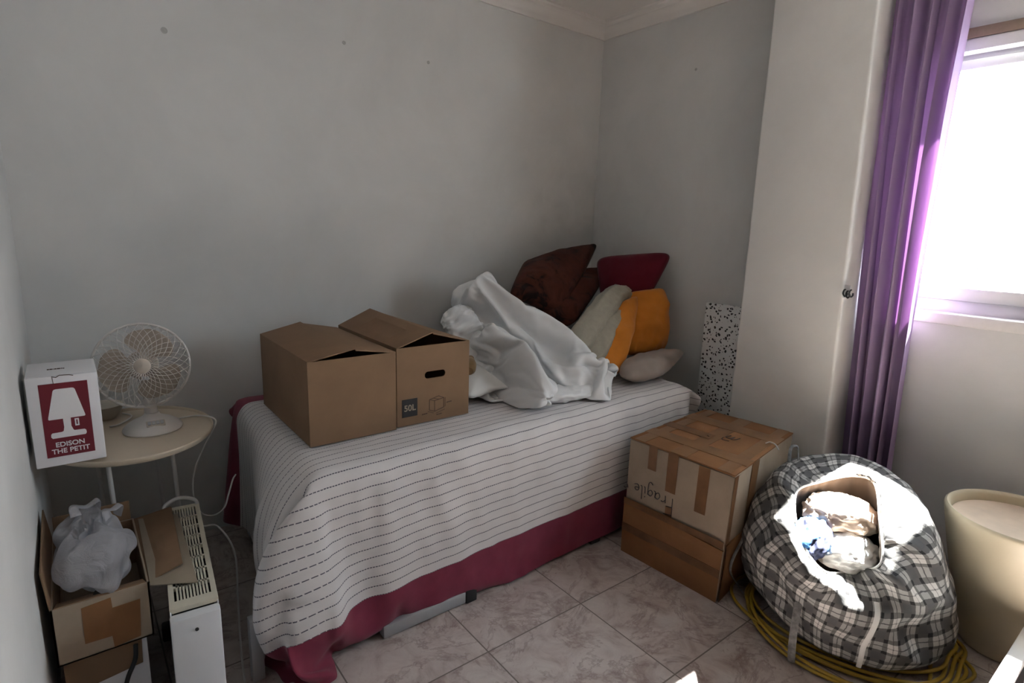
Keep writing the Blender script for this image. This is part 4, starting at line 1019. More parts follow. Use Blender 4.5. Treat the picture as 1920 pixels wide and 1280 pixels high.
5,6,5,5,5,5,6,4,4,5,3,5,3,4,3,1,-7,-7,-6,-3,5,4,5,5,5,4,-2,4,1,4,4,1,-1,2,-5,3,18,11,13,8,8,7,6,7,7,8,8,6,7,7,6,6,6,7,5,7,6,6,5,7,5,5,6,4,6,5,6,5,4,5,4,6,4,4,5,5,3,5,4,5,4,3,5,3,3,4,4,2,4,4,3,3,3,3,2,3,3,2,2,2,
2,2,2,2,1,2,2,1,2,1,3,1,1,2,7,6,4,2,7,8,7,7,6,8,8,6,6,4,2,0,1,-3,5,6,6,0,5,6,4,4,5,4,4,3,3,5,4,3,3,4,4,2,4,3,3,3,3,2,3,3,2,4,2,2,3,2,2,2,2,1,2,2,1,1,2,1,1,1,1,1,0,1,1,0,0,2,0,0,0,0,0,0,0,1,0,0,0,0,0,0,
0,0,0,0,0,0,0,0,-1,1,0,0,0,2,3,3,2,2,2,1,3,1,3,2,4,3,5,6,5,5,1,1,0,1,0,0,1,1,2,1,1,1,1,0,0,1,1,0,0,1,0,0,0,0,0,0,0,0,0,-1,0,0,-1,0,0,0,0,0,0,0,0,0,1,1,0,1,1,1,0,1,1,0,0,-1,1,0,0,0,0,0,0,-1,0,0,0,0,0,0,1,0,
0,1,0,0,1,1,0,-1,0,-1,0,0,1,1,-5,-4,-4,-3,-4,-3,-4,-2,-4,-2,-3,-3,-2,-1,1,0,0,0,0,0,0,0,-1,1,1,1,0,0,0,0,0,0,0,0,0,0,-1,0,0,0,0,0,0,-1,0,0,0,0,0,1,1,0,1,1,0,0,-1,-1,0,-1,-1,-2,0,-1,-1,0,0,0,-2,0,0,0,0,0,0,-1,0,0,0,0,0,0,-2,0,0,-1,
0,0,-1,-2,0,0,-1,1,0,0,-1,0,0,-1,-1,1,1,2,2,1,3,3,3,3,2,0,0,0,0,0,0,0,0,0,0,-1,-1,-2,0,0,0,0,0,0,-1,0,0,0,1,0,0,-1,0,0,0,1,0,0,-1,0,0,-1,-2,0,-1,-2,0,0,0,-1,0,0,0,1,0,0,-1,0,0,0,1,0,0,-1,0,0,0,1,0,0,-1,0,0,0,1,0,0,0,0,0,
0,1,0,0,1,0,0,0,1,1,5,5,5,2,3,2,2,2,1,0,0,0,0,1,-1,-1,-1,0,0,0,0,0,0,0,-1,1,0,0,-1,0,0,-1,1,0,0,-1,0,0,0,1,0,0,-1,0,0,0,1,0,0,-1,1,0,0,1,0,0,-1,1,0,0,-1,0,0,0,1,0,0,-1,0,0,0,1,0,0,-1,0,0,0,1,0,0,0,0,0,0,-1,0,0,0,0,
0,0,1,0,0,0,0,0,-2,-1,-1,0,-2,-1,-1,-1,0,-1,-1,-1,0,0,1,1,1,-1,0,0,0,-1,-1,-1,1,0,0,-1,1,0,0,1,0,0,-1,1,0,0,-1,0,0,-1,1,0,0,-1,0,0,0,1,0,0,-1,0,0,0,1,0,0,-1,1,0,0,-1,0,0,0,1,0,0,-1,0,0,0,1,0,0,0,0,0,0,-1,0,0,0,1,0,0,-1,0,0,0,
-1,0,0,-1,0,0,-1,-2,-2,-2,0,-2,-2,-1,-3,-1,-1,-1,-2,-2,-1,-1,0,1,0,0,0,1,1,1,0,0,-1,1,0,0,-1,0,0,-1,1,0,0,-1,1,0,0,1,0,0,-1,1,0,0,-1,0,0,0,1,0,0,-1,0,0,0,1,0,0,0,1,0,0,-1,0,0,0,1,0,0,-1,0,0,0,-1,0,0,0,1,0,0,-1,0,0,0,1,0,0,0,-1,0,
0,1,0,0,1,1,1,2,1,2,3,1,3,1,2,2,2,2,1,1,0,0,-1,0,0,0,0,0,0,-1,1,0,0,-1,1,0,0,1,0,0,-1,1,0,0,-1,0,0,0,1,0,0,-1,1,0,0,-1,0,0,0,1,0,0,-1,0,0,0,-1,0,0,0,1,0,0,-1,0,0,0,1,0,0,0,1,0,0,-1,0,0,0,1,0,0,0,0,0,0,-1,1,0,0,0,
0,0,2,2,2,1,0,1,-1,0,-1,0,-1,-1,-2,-1,-2,-1,-1,0,1,0,-1,0,0,0,-1,1,0,0,-1,1,0,0,-1,0,0,0,1,0,0,-1,1,0,0,-1,0,0,0,1,0,0,-1,1,0,0,-1,0,0,0,1,0,0,-1,1,0,0,-1,0,0,0,1,0,0,0,0,0,0,-1,0,0,0,1,0,0,0,0,0,0,-1,0,0,0,1,0,0,0,0,0,0,
-1,-2,-1,-2,0,-2,-1,0,-1,0,-1,0,2,0,2,1,1,-1,0,0,1,0,0,-1,1,0,0,-1,1,0,0,-1,1,0,0,-1,0,0,0,1,0,0,-1,1,0,0,-1,0,0,0,1,0,0,-1,1,0,0,-1,0,0,0,1,0,0,0,1,0,0,-1,0,0,0,-1,0,0,0,1,0,0,-1,0,0,0,-1,0,0,0,1,0,0,0,0,0,0,-1,0,0,0,-1,0,
-1,1,-1,1,1,0,1,0,2,1,-1,1,0,0,-1,1,0,-1,0,0,-1,1,0,0,0,1,0,0,-1,1,0,0,-1,1,0,0,-1,0,0,0,1,0,0,-1,1,0,0,-1,0,0,0,1,0,0,0,1,0,0,-1,0,0,0,-1,0,0,0,1,0,0,0,1,0,0,-1,0,0,0,1,0,0,0,1,0,0,0,0,0,0,-1,0,0,0,1,0,0,0,1,1,1,0,
1,0,1,0,1,1,0,-1,1,0,0,-1,1,0,-1,1,0,-1,1,0,0,0,-1,0,0,-1,1,0,0,-1,1,0,0,-1,1,0,0,-1,0,0,0,1,0,0,-1,1,0,0,-1,0,0,0,-1,0,0,0,1,0,0,-1,1,0,0,-1,0,0,0,-1,0,0,0,1,0,0,0,0,0,0,-1,0,0,0,-1,0,0,0,1,0,0,0,0,0,0,-1,0,1,0,0,1,1,
-1,1,0,0,-1,1,0,0,-1,1,0,0,1,0,0,1,0,0,0,-1,1,0,0,1,0,0,-1,1,0,0,-1,1,0,0,-1,1,0,0,-1,0,0,0,1,0,0,-1,1,0,0,-1,1,0,0,-1,0,0,0,1,0,0,0,1,0,0,0,1,0,0,-1,0,0,0,-1,0,0,0,1,0,0,0,1,0,0,0,0,0,0,-1,0,0,0,1,1,-1,1,1,0,-1,1,0,
0,-1,1,0,0,-1,1,0,0,-1,0,0,-1,0,0,0,-1,1,0,0,-1,0,0,0,1,0,0,0,1,0,0,-1,1,0,0,-1,1,0,0,-1,0,0,0,1,0,0,0,1,0,0,0,1,0,0,-1,0,0,0,-1,0,0,0,-1,0,0,0,1,0,0,0,1,0,0,0,0,0,0,-1,0,0,0,-1,0,0,0,1,0,0,0,0,0,1,0,0,0,1,0,0,0,1,
0,0,0,1,0,0,-1,1,0,0,1,0,0,-1,1,0,0,0,1,0,0,-1,0,0,0,-1,0,0,0,1,0,0,0,1,0,0,0,1,0,0,0,0,0,0,-1,0,0,0,-1,0,0,0,1,0,0,0,1,0,0,0,1,0,0,0,0,0,0,-1,0,0,0,-1,0,0,0,1,0,0,0,1,0,0,0,0,0,0,0,0,0,0,0,0,-1,0,0,0,-1,0,0,0,
-1,0,0,0,1,0,0,0,0,0,0,1,0,0,0,-1,0,0,0,1,0,0,0,1,0,0,0,0,0,0,0,0,0,0,-1,0,0,0,-1,0,0,0,1,0,0,0,1,0,0,0,0,0,0,0,0,0,0,-1,0,0,0,-1,0,0,0,1,0,0,0,1,0,0,0,0,0,0,0,0,0,0,-1,0,0,0,0,0,-1,0,0,0,1,0,0,0,1,0,0,0,1,0,
0,0,0,0,0,-1,0,0,0,0,0,0,0,1,0,0,0,0,0,0,0,0,0,0,0,0,0,0,-1,0,0,0,1,0,0,0,1,0,0,0,0,0,0,0,0,0,0,0,0,0,0,-1,0,0,0,1,0,0,0,1,0,0,0,0,0,0,0,0,0,0,0,0,0,0,-1,0,0,0,1,0,0,0,-1,0,1,0,0,0,0,0,0,0,0,0,0,0,0,0,0,-1,
0,0,0,1,0,0,0,0,0,0,0,0,0,0,0,0,0,0,-1,0,0,0,-1,0,0,0,1,0,0,0,0,0,0,0,0,0,0,0,0,0,0,-1,0,0,0,-1,0,0,0,1,0,0,0,0,0,0,0,0,0,0,0,0,0,0,-1,0,0,0,-1,0,0,0,1,0,0,0,0,0,0,0,1,0,0,0,0,0,0,0,0,-1,0,0,0,-1,0,0,0,1,0,0,
0,0,0,0,-1,0,0,0,-1,0,0,0,-1,0,0,0,1,0,0,0,1,0,0,0,0,0,0,0,0,0,0,-1,0,0,0,-1,0,0,0,1,0,0,0,1,0,0,0,0,0,0,0,0,0,0,-1,0,0,0,-1,0,0,0,1,0,0,0,1,0,0,0,0,0,0,0,0,0,0,0,0,0,0,0,0,-1,0,0,0,1,0,0,0,1,0,0,0,0,0,0,-1,0,
0,0,1,0,0,0,1,0,0,0,1,0,0,0,0,0,0,0,0,0,0,-1,0,0,0,-1,0,0,0,1,0,0,0,1,0,0,0,0,0,0,0,0,0,0,-1,0,0,0,-1,0,0,0,1,0,0,0,1,0,0,0,0,0,0,0,0,0,0,-1,0,0,0,-1,0,0,0,-1,0,0,0,0,0,1,0,0,0,0,0,0,0,0,0,0,-1,0,0,0,1,0,0,0,
0,0,0,0,0,0,0,0,0,0,0,-1,0,0,0,-1,0,0,0,1,0,0,0,1,0,0,0,0,0,0,0,0,0,0,0,0,0,0,-1,0,0,0,1,0,0,0,1,0,0,0,0,0,0,0,0,0,0,0,0,0,0,-1,0,0,0,1,0,0,0,1,0,0,0,1,0,0,0,0,-1,0,0,0,-1,0,0,0,-1,0,0,0,1,0,0,0,0,0,0,0,0,0,
0,0,0,0,0,-1,0,0,0,1,0,0,0,1,0,0,0,0,0,0,0,0,0,0,0,0,0,0,-1,0,0,0,-1,0,0,0,1,0,0,0,0,0,0,0,0,0,0,0,0,0,0,-1,0,0,0,-1,0,0,0,1,0,0,0,0,0,0,0,0,0,0,0,0,0,0,0,-1,1,0,0,-1,1,0,0,-1,1,0,0,-1,0,0,0,-1,0,0,0,-1,0,0,0,-1,
0,0,0,1,0,0,0,0,0,0,0,0,0,0,0,0,0,0,-1,0,0,0,-1,0,0,0,1,0,0,0,1,0,0,0,0,0,0,0,0,0,0,-1,0,0,0,-1,0,0,0,1,0,0,0,1,0,0,0,0,0,0,0,0,0,0,-1,0,0,0,-1,0,0,0,0,1,0,0,0,1,0,0,0,1,0,0,0,1,0,0,0,1,0,0,0,1,0,0,0,1,0,0,
0,0,0,0,0,0,0,0,-1,0,0,0,-1,0,0,0,1,0,0,0,1,0,0,0,0,0,0,0,0,0,0,-1,0,0,0,-1,0,0,0,1,0,0,0,1,0,0,0,0,0,0,0,0,0,0,-1,0,0,0,-1,0,0,0,1,0,0,0,1,0,0,0,0,0,0,0,0,0,0,0,-1,0,0,0,-1,0,0,0,-1,0,0,0,0,0,0,0,0,0,0,0,-1,0,
0,0,-1,0,0,0,1,0,0,0,1,0,0,0,0,0,0,0,0,0,0,-1,0,0,0,-1,0,0,0,1,0,0,0,1,0,0,0,0,0,0,0,0,0,0,-1,0,0,0,-1,0,0,0,1,0,0,0,1,0,0,0,0,0,0,-1,0,0,0,0,-1,0,0,0,-1,0,0,0,1,0,0,-1,1,0,0,0,1,0,0,0,-1,0,0,0,-1,0,0,0,1,0,0,0,
1,0,0,0,0,0,0,0,0,0,0,0,0,0,0,-1,0,0,0,1,0,0,0,1,0,0,0,0,0,0,0,0,0,0,0,0,0,0,-1,0,0,0,1,0,0,0,1,0,0,0,0,0,0,0,0,0,0,0,0,0,0,1,0,0,0,0,1,0,0,-1,1,0,0,-1,0,0,0,1,0,0,0,-1,0,0,0,0,1,0,0,0,1,0,0,0,0,0,0,0,0,0,
0,0,0,0,0,-1,0,0,0,-1,0,0,0,1,0,0,0,0,0,0,0,0,0,0,0,0,0,0,-1,0,0,0,-1,0,0,0,1,0,0,0,0,0,0,0,0,0,0,0,0,0,0,-1,0,0,0,-1,0,0,0,0,0,0,0,0,0,0,0,1,0,0,0,1,0,0,0,0,0,0,0,1,0,0,0,0,0,0,0,0,0,0,0,0,0,0,0,-1,0,0,0,-1,
0,0,0,1,0,0,0,1,0,0,0,0,0,0,0,0,0,0,-1,0,0,0,-1,0,0,0,1,0,0,0,1,0,0,0,0,0,0,0,0,0,0,-1,0,0,0,-1,0,0,0,1,0,0,0,1,0,0,-1,0,0,0,0,0,0,0,-1,0,0,0,-1,0,0,0,-1,0,0,0,-1,0,0,0,0,-1,0,0,0,0,0,0,0,-1,0,0,0,1,0,0,0,1,0,0,
0,0,0,0,0,0,0,0,-1,0,0,0,-1,0,0,0,1,0,0,0,1,0,0,0,0,0,0,0,0,0,0,-1,0,0,0,-1,0,0,0,1,0,0,0,1,0,0,0,0,0,0,0,0,0,0,1,0,0,0,0,0,-1,-1,1,0,0,0,1,0,0,0,1,0,0,0,1,0,0,0,-1,1,0,0,0,-1,0,0,0,1,0,0,0,0,0,0,0,0,0,0,-1,0,
0,0,-1,0,0,0,1,0,0,0,1,0,0,0,0,0,0,0,0,0,0,-1,0,0,0,-1,0,0,0,1,0,0,0,1,0,0,0,0,0,0,0,0,0,0,-1,0,0,0,-1,0,0,0,0,0,0,0,0,-1,-1,-1,-2,-2,-1,-1,0,0,0,-1,0,0,0,0,0,0,0,0,1,0,0,0,0,1,0,0,0,0,0,0,0,0,0,0,-1,0,0,0,1,0,0,0,
1,0,0,0,0,0,0,0,0,0,0,0,0,0,0,-1,0,0,0,1,0,0,0,1,0,0,0,0,0,0,0,0,0,0,0,0,0,0,-1,0,0,0,1,0,0,0,1,0,0,0,0,0,0,0,-1,1,-3,-3,-3,-3,-4,-4,-5,-4,-4,-2,-2,-2,-2,-2,0,0,0,-1,0,0,0,0,0,0,0,0,-1,0,0,0,-1,0,0,0,1,0,0,0,0,0,0,0,0,0,
0,0,0,0,0,-1,0,0,0,-1,0,0,0,1,0,0,0,0,0,0,0,0,0,0,0,0,0,0,-1,0,0,0,-1,0,0,0,1,0,0,0,0,0,0,0,0,0,0,0,0,0,0,0,1,-1,-2,-2,-2,-1,-2,-1,-1,-2,-2,-2,-3,-3,-2,-1,-4,-3,-2,1,0,0,0,0,0,0,0,0,1,0,0,0,1,0,0,0,0,0,0,0,0,0,0,-1,0,0,0,-1,
0,0,0,1,0,0,0,1,0,0,0,0,0,0,0,0,0,0,-1,0,0,0,-1,0,0,0,1,0,0,0,1,0,0,0,0,0,-1,-1,-1,-1,-2,-2,-2,-2,-3,-3,-2,-3,-2,-2,-1,1,2,3,4,3,5,3,4,4,5,4,4,5,4,2,4,3,2,-1,0,0,0,0,0,0,0,0,0,0,0,0,0,0,0,-1,0,0,0,-1,0,0,0,1,0,0,0,1,0,0,
-1,0,-1,-1,-2,-2,-2,-3,-3,-3,-3,-3,-3,-3,-3,-4,-2,-4,-4,-5,-3,-5,-6,-6,-5,-5,-5,-6,-6,-6,-7,-8,-6,-6,-4,-4,-3,-3,-2,-3,-3,-4,-2,-3,-4,-4,-10,-8,-12,-18,5,4,3,3,1,3,2,1,0,-1,-1,-3,-3,-2,-3,-3,-3,0,-1,0,-1,-1,-1,-1,-2,-3,-3,-3,-4,-4,-3,-4,-4,-3,-5,-5,-6,-4,-5,-6,-5,-5,-5,-6,-7,-6,-7,-6,-4,-5,
-3,-3,-2,-1,-2,-1,-2,-2,-3,-3,-4,-4,-5,-3,-5,-4,-4,-3,-4,-3,-1,-2,-4,-5,-6,-4,-3,-4,-3,-2,-6,-6,-7,-8,-9,-10,-10,-8,-8,-7,-8,-7,-13,-5,3,-4,-11,-9,-3,-3,-4,-5,-4,-5,-6,-5,-6,-5,-6,-5,-5,-5,-5,-4,-3,-5,-3,-7,1,-1,-5,-7,-5,-3,-3,-4,-3,-3,-5,-3,-4,-4,-2,-3,-1,-3,-4,-3,-6,-5,-6,-5,-4,-5,-4,-6,-8,-8,-10,-10,
-10,-12,-10,-10,-9,-8,-7,-8,-7,-7,-6,-7,-6,-6,-7,-6,-7,-7,-9,-8,-7,-6,-5,-6,-8,-8,-6,-7,-5,-6,-8,-6,-7,-6,-6,-8,-8,-8,-8,-8,1,-15,-7,1,19,14,-6,-7,-6,-4,-4,-5,-4,-4,-3,-3,-2,-1,-2,0,0,-1,-1,0,0,1,-3,-6,-9,-3,-5,-8,-7,-6,-6,-7,-6,-8,-7,-7,-8,-7,-9,-9,-8,-7,-5,-6,-5,-5,-4,-6,-6,-6,-5,-6,-5,-6,-6,-5,
-7,-7,-7,-8,-8,-7,-7,-7,-7,-8,-8,-8,-7,-9,-8,-8,-7,-7,-7,-7,-7,-8,-7,-1,-5,-8,-8,-6,-2,-4,-4,-4,-4,-3,-3,-2,-2,-3,-10,1,-9,-6,-9,8,-3,-2,-2,-3,-3,-2,-1,-1,0,0,1,1,3,2,3,5,5,6,-6,4,-4,-4,5,-7,-7,-5,-7,-7,-7,-6,-6,-6,-6,-6,-7,-7,-6,-4,-4,-6,-6,-7,-6,-5,-6,-8,-8,-6,-5,-4,-4,-4,-4,-3,-2,-2,
-2,-3,-3,-3,-3,-3,-3,-2,-2,-2,-2,-1,-1,-1,-1,-1,-1,-1,-1,0,1,-4,0,2,0,-1,-3,-2,0,0,-1,-1,0,0,0,-1,3,1,0,-3,-4,-7,-1,0,0,0,1,1,0,2,1,3,3,2,3,2,3,2,1,-7,5,0,-1,4,1,8,5,3,3,1,0,-1,-1,0,-1,-1,-1,-1,-1,-2,-2,-1,-2,0,-1,-1,-1,2,0,-1,-2,-2,-2,0,0,-2,-2,-2,-2,-1,
-1,-1,-1,-1,-1,-1,-1,-1,-1,-1,-1,-1,-1,-1,0,0,0,0,0,1,-1,1,2,0,0,0,-1,-1,1,1,0,-1,0,1,-1,0,0,-1,-2,-8,14,14,14,14,14,14,14,14,14,14,14,14,14,13,16,15,14,14,14,14,14,14,14,14,14,14,14,14,14,14,14,14,14,14,14,14,14,14,14,14,14,14,14,14,14,14,14,14,14,14,14,14,14,14,15,15,16,17,17,18,
19,19,20,21,22,22,23,24,25,25,26,27,27,28,29,30,30,31,32,33,33,34,35,36,36,37,38,38,39,41,42,43,43,41,38,35,32,29,-14,-14,-14,-14,-14,-14,-14,-14,-14,-14,-14,-13,-5,10,8,3,2,3,9,9,4,1,-1,-3,-3,-3,-2,-1,2,7,2,1,0,0,0,0,1,1,2,2,3,3,4,5,6,7,9,10,10,10,9,10,10,11,9,10,9,8,8,7,6,6,
5,4,3,3,2,1,-1,0,-1,-2,-2,-3,-4,-5,-5,-6,-7,-8,-8,-9,-10,-12,-11,-12,-14,-13,-14,-16,-17,-18,-18,-16,-13,-10,-7,-5,1,0,0,0,0,0,0,0,1,5,14,21,11,-3,-5,-1,2,7,-1,-4,0,2,4,7,8,8,8,9,8,-1,4,4,7,8,8,9,8,9,8,8,7,8,7,6,5,4,0,-2,-1,-1,2,0,1,0,1,0,0,-1,0,0,0,0,0,0,
-1,0,0,0,1,0,0,0,0,0,0,0,0,0,0,0,0,0,0,1,0,0,1,0,0,0,0,0,-1,-1,-1,-1,-1,1,1,0,0,0,0,0,2,8,16,18,8,-1,1,0,1,1,4,-3,-1,-1,1,5,7,7,4,6,4,1,-1,-1,3,6,4,3,3,2,2,1,0,1,1,0,-1,-1,-1,-2,1,2,1,2,-1,1,0,0,0,0,0,1,0,0,0,0,0,0,1,0,
0,0,0,0,0,0,0,0,0,-1,0,0,0,-1,0,0,0,0,0,0,0,0,0,-1,0,0,1,1,1,1,1,0,3,0,-1,0,2,10,17,15,5,-3,-4,-3,0,0,-6,6,0,-1,0,3,5,2,0,-2,2,-1,1,1,0,4,2,0,0,-1,0,0,0,0,1,0,0,-1,1,1,0,2,1,1,1,0,1,0,0,-1,0,0,0,0,0,0,-1,0,0,0,0,0,0,0,
0,0,0,-1,0,0,0,1,0,0,0,1,0,0,0,0,0,0,0,0,0,1,0,-1,0,-1,0,-1,-1,-1,-13,13,3,12,19,13,-1,-7,-6,-3,2,3,1,2,10,1,2,1,0,1,0,1,0,2,0,1,0,0,-2,2,-1,0,0,1,0,0,0,-1,0,0,-1,1,0,-1,1,0,-1,0,0,0,0,0,0,1,0,0,0,0,0,0,1,0,0,0,0,0,0,-1,0,0,
0,1,0,0,0,0,0,0,0,0,0,0,-1,0,0,-1,0,0,0,0,-1,1,-1,1,-1,1,1,1,7,-10,20,4,-7,-9,-1,3,4,4,2,2,1,1,-3,0,1,4,-1,3,1,-1,0,0,0,0,-1,1,4,0,1,0,-1,0,0,0,0,1,0,0,1,0,0,1,0,0,1,0,0,0,0,0,0,0,0,0,-1,0,0,0,0,0,0,-1,0,0,0,1,0,0,0,0,
0,0,0,0,0,0,-1,0,0,0,1,0,0,1,0,0,0,0,1,0,1,0,1,0,-1,0,6,6,0,8,8,7,5,3,2,1,1,0,0,-1,3,-1,0,-1,5,0,-1,0,1,0,0,0,1,0,0,0,0,0,1,0,0,0,0,0,0,0,0,0,0,0,0,0,0,0,0,-1,0,0,0,0,0,0,1,0,0,0,0,0,0,1,0,0,0,0,0,0,0,0,0,0,
-1,0,0,0,1,0,0,0,0,0,0,0,0,0,0,0,0,0,0,-1,-1,-1,1,-1,5,0,-11,-5,1,2,1,1,1,1,-1,0,0,1,1,-1,-1,1,0,-1,0,1,0,0,0,0,0,0,0,-1,0,0,0,0,0,0,-1,0,0,-1,0,0,-1,0,0,0,0,0,0,1,0,0,-1,0,0,0,0,0,0,-1,0,0,0,0,0,0,0,0,0,0,-1,0,0,0,1,0,
0,0,0,0,0,0,0,0,0,0,0,0,-1,0,0,-1,-1,1,1,1,0,1,1,2,-1,-4,-4,-1,0,0,0,0,1,-1,0,0,0,2,1,0,-1,0,0,-1,0,0,0,0,0,0,0,1,0,-1,0,0,0,0,1,0,0,1,0,0,1,0,0,-1,0,0,0,0,0,0,1,0,0,0,0,0,0,1,0,0,0,0,0,0,-1,0,0,0,1,0,0,0,0,0,0,0,
0,0,0,0,0,0,0,0,0,0,1,0,0,1,1,-1,-1,-1,-1,0,1,1,2,-2,-3,-2,-1,0,0,0,0,1,-3,-5,0,0,0,0,1,1,1,1,0,0,0,0,0,0,0,0,0,1,0,0,0,0,0,0,0,0,0,0,0,0,0,1,0,0,0,0,0,0,0,0,0,-1,0,0,0,0,0,0,-1,0,0,0,1,0,0,0,0,0,0,0,0,0,0,-1,0,0,
0,-1,0,0,-1,0,0,-1,0,-1,0,0,0,1,1,1,1,-1,0,1,0,-1,-2,-4,-3,-1,-1,0,0,0,2,2,-9,-5,0,0,-1,-1,-1,0,-1,-1,0,0,0,0,0,0,0,0,0,0,0,-1,0,0,0,0,0,0,0,0,0,0,0,0,-1,0,0,0,0,0,0,1,0,0,0,0,0,0,1,0,0,0,0,0,0,0,0,0,0,-1,0,0,0,1,0,0,0,1,
0,0,1,0,0,1,0,1,-1,0,-1,-1,-1,-1,0,1,1,-1,1,1,0,0,0,-2,0,-1,-1,0,2,4,8,4,-1,-1,0,1,1,-1,1,1,-1,0,0,0,-1,0,0,0,0,0,0,1,0,0,-1,0,0,-1,0,0,0,0,0,0,1,0,0,0,0,0,0,0,0,0,-1,0,0,0,0,0,0,0,0,0,0,-1,0,0,0,1,0,0,0,0,0,0,0,0,0,0,
0,0,0,0,0,0,1,-1,1,1,1,1,-1,-1,0,1,0,-1,-2,-4,-6,-2,-1,0,1,-1,-1,0,0,1,0,1,1,-1,0,1,0,0,1,-1,0,0,1,0,-1,0,0,0,0,0,0,0,1,0,0,1,0,0,0,0,0,0,0,0,0,-1,0,0,0,0,0,0,1,0,0,0,0,0,0,-1,0,0,0,1,0,0,0,0,0,0,0,0,0,0,-1,0,0,0,0,0,
0,0,0,0,0,1,-1,0,0,0,1,1,0,0,0,1,1,1,1,-4,-2,0,-1,0,0,0,0,-1,0,-1,0,1,-1,0,0,0,0,1,0,0,0,0,1,0,0,0,-1,0,0,0,0,0,0,0,0,0,-1,0,0,0,0,0,0,1,0,0,-1,0,0,0,0,0,0,-1,0,0,0,1,0,0,0,0,0,0,0,0,0,0,-1,0,0,0,1,0,0,0,0,0,0,0,
0,0,0,0,1,-1,-1,-1,0,-1,0,1,0,1,0,1,-1,-1,-5,-3,0,1,-1,-1,0,-1,0,1,-1,-1,1,0,0,0,0,0,-1,-1,0,0,0,0,0,0,1,0,0,0,0,0,0,0,0,0,1,0,0,0,0,0,0,0,0,0,1,0,0,0,0,0,0,1,0,0,0,0,0,0,0,0,0,0,0,0,0,0,1,0,0,0,0,0,0,0,0,0,-1,0,0,0,
0,-1,0,1,1,1,-1,0,1,-1,1,-1,1,-1,1,1,-1,-6,-2,-1,1,0,0,1,0,-1,1,1,0,0,0,0,0,0,1,1,0,0,0,0,0,0,0,0,0,-1,0,0,0,0,0,0,0,0,0,-1,0,0,0,0,0,0,0,0,0,-1,0,0,0,0,0,0,0,0,0,0,-1,0,0,0,-1,0,0,0,0,0,0,0,0,0,0,-1,0,0,1,0,0,0,-1,1,
-1,-1,-1,0,0,0,-1,1,-1,1,-1,1,-1,-1,1,0,-7,-2,-1,0,-1,0,0,1,-1,-1,0,0,0,0,0,0,0,0,0,-1,0,0,0,-1,0,0,0,1,0,0,-1,0,0,0,0,0,0,1,0,0,-1,0,0,0,0,0,0,1,0,0,0,0,0,0,-1,0,0,0,1,0,0,0,1,0,0,0,0,0,0,0,0,0,0,1,0,0,0,0,0,0,1,0,1,1,
1,-1,1,-1,0,-1,0,-1,0,-1,0,1,-1,1,0,-6,-1,0,0,0,0,-1,1,1,0,0,0,0,0,0,0,0,0,1,0,0,0,1,0,0,0,0,0,0,1,0,0,0,0,0,0,0,0,0,1,0,0,0,0,0,0,0,0,0,0,0,0,0,1,0,0,0,0,0,0,0,0,0,0,0,0,0,0,-1,0,0,0,0,0,0,0,0,0,0,0,-1,-1,0,0,1,
-2,0,-4,-3,-1,-1,0,0,1,-1,1,0,1,-1,-7,-2,1,-1,0,0,-1,0,0,0,0,0,0,0,0,0,0,0,0,0,0,0,0,0,0,0,0,0,0,0,0,-1,0,0,0,0,0,0,0,0,0,-1,0,0,0,0,0,0,-1,0,0,0,0,0,0,0,0,0,0,0,0,0,0,0,0,0,0,1,0,0,0,0,0,0,0,0,0,-1,-1,1,1,-1,-1,-1,-1,-1,
-2,-2,-3,-2,-2,-1,-2,0,-1,0,0,1,0,-6,-2,1,0,1,1,-1,0,0,0,0,0,0,0,0,0,0,0,0,0,0,0,0,0,0,0,0,0,0,0,1,0,0,0,0,0,0,0,0,0,1,0,0,0,0,0,0,1,0,0,0,0,0,0,0,0,0,0,0,0,0,0,0,0,0,0,1,0,0,0,0,0,0,0,0,-1,1,1,-1,0,1,1,-2,1,1,-5,-5,
-6,-5,-5,-4,-3,-2,-1,-2,-1,0,0,-1,-6,-1,0,-1,-2,1,0,0,0,0,0,0,0,0,-1,0,0,0,0,0,0,0,-1,0,0,0,0,0,0,0,0,0,0,0,0,0,0,0,0,0,0,0,0,0,0,0,0,0,0,-1,0,0,0,0,0,0,0,0,0,0,0,0,0,0,0,-1,0,0,0,0,0,0,1,0,2,0,0,1,-1,-1,-2,1,1,1,0,-1,0,-2,
-3,-5,-4,-6,-5,-3,-3,-3,-1,0,-2,-5,0,0,1,0,0,0,0,0,0,0,0,0,1,0,0,0,-1,0,0,0,1,0,0,0,0,0,0,0,0,0,0,0,0,0,0,0,0,0,0,0,-1,0,0,-1,0,0,-1,1,0,-1,-1,-2,-1,-1,-1,-2,-1,-1,-2,-2,-1,-2,-2,-2,-2,-2,-3,-2,-3,-3,-5,-3,-5,-3,-3,-2,0,0,1,-2,-9,-16,1,1,-1,-1,0,0,
-3,-2,-5,-6,-5,-5,-5,-4,-2,-5,-7,0,0,1,0,0,0,0,0,0,-1,-1,0,0,-1,-1,1,-1,-1,-1,-1,-1,-1,-2,-1,-2,-2,-1,-2,-2,-3,-2,-3,-3,-2,-3,-3,-3,-3,-4,-2,-4,-4,-3,-4,-4,-3,-4,-5,-3,-4,-2,-4,-4,-5,-3,-5,-5,-4,-4,-6,-4,-5,-5,-5,-6,-4,-6,-5,-5,-4,-6,-4,-6,-6,-7,-11,-11,-21,-23,-21,-16,0,-1,1,1,0,-1,1,0,
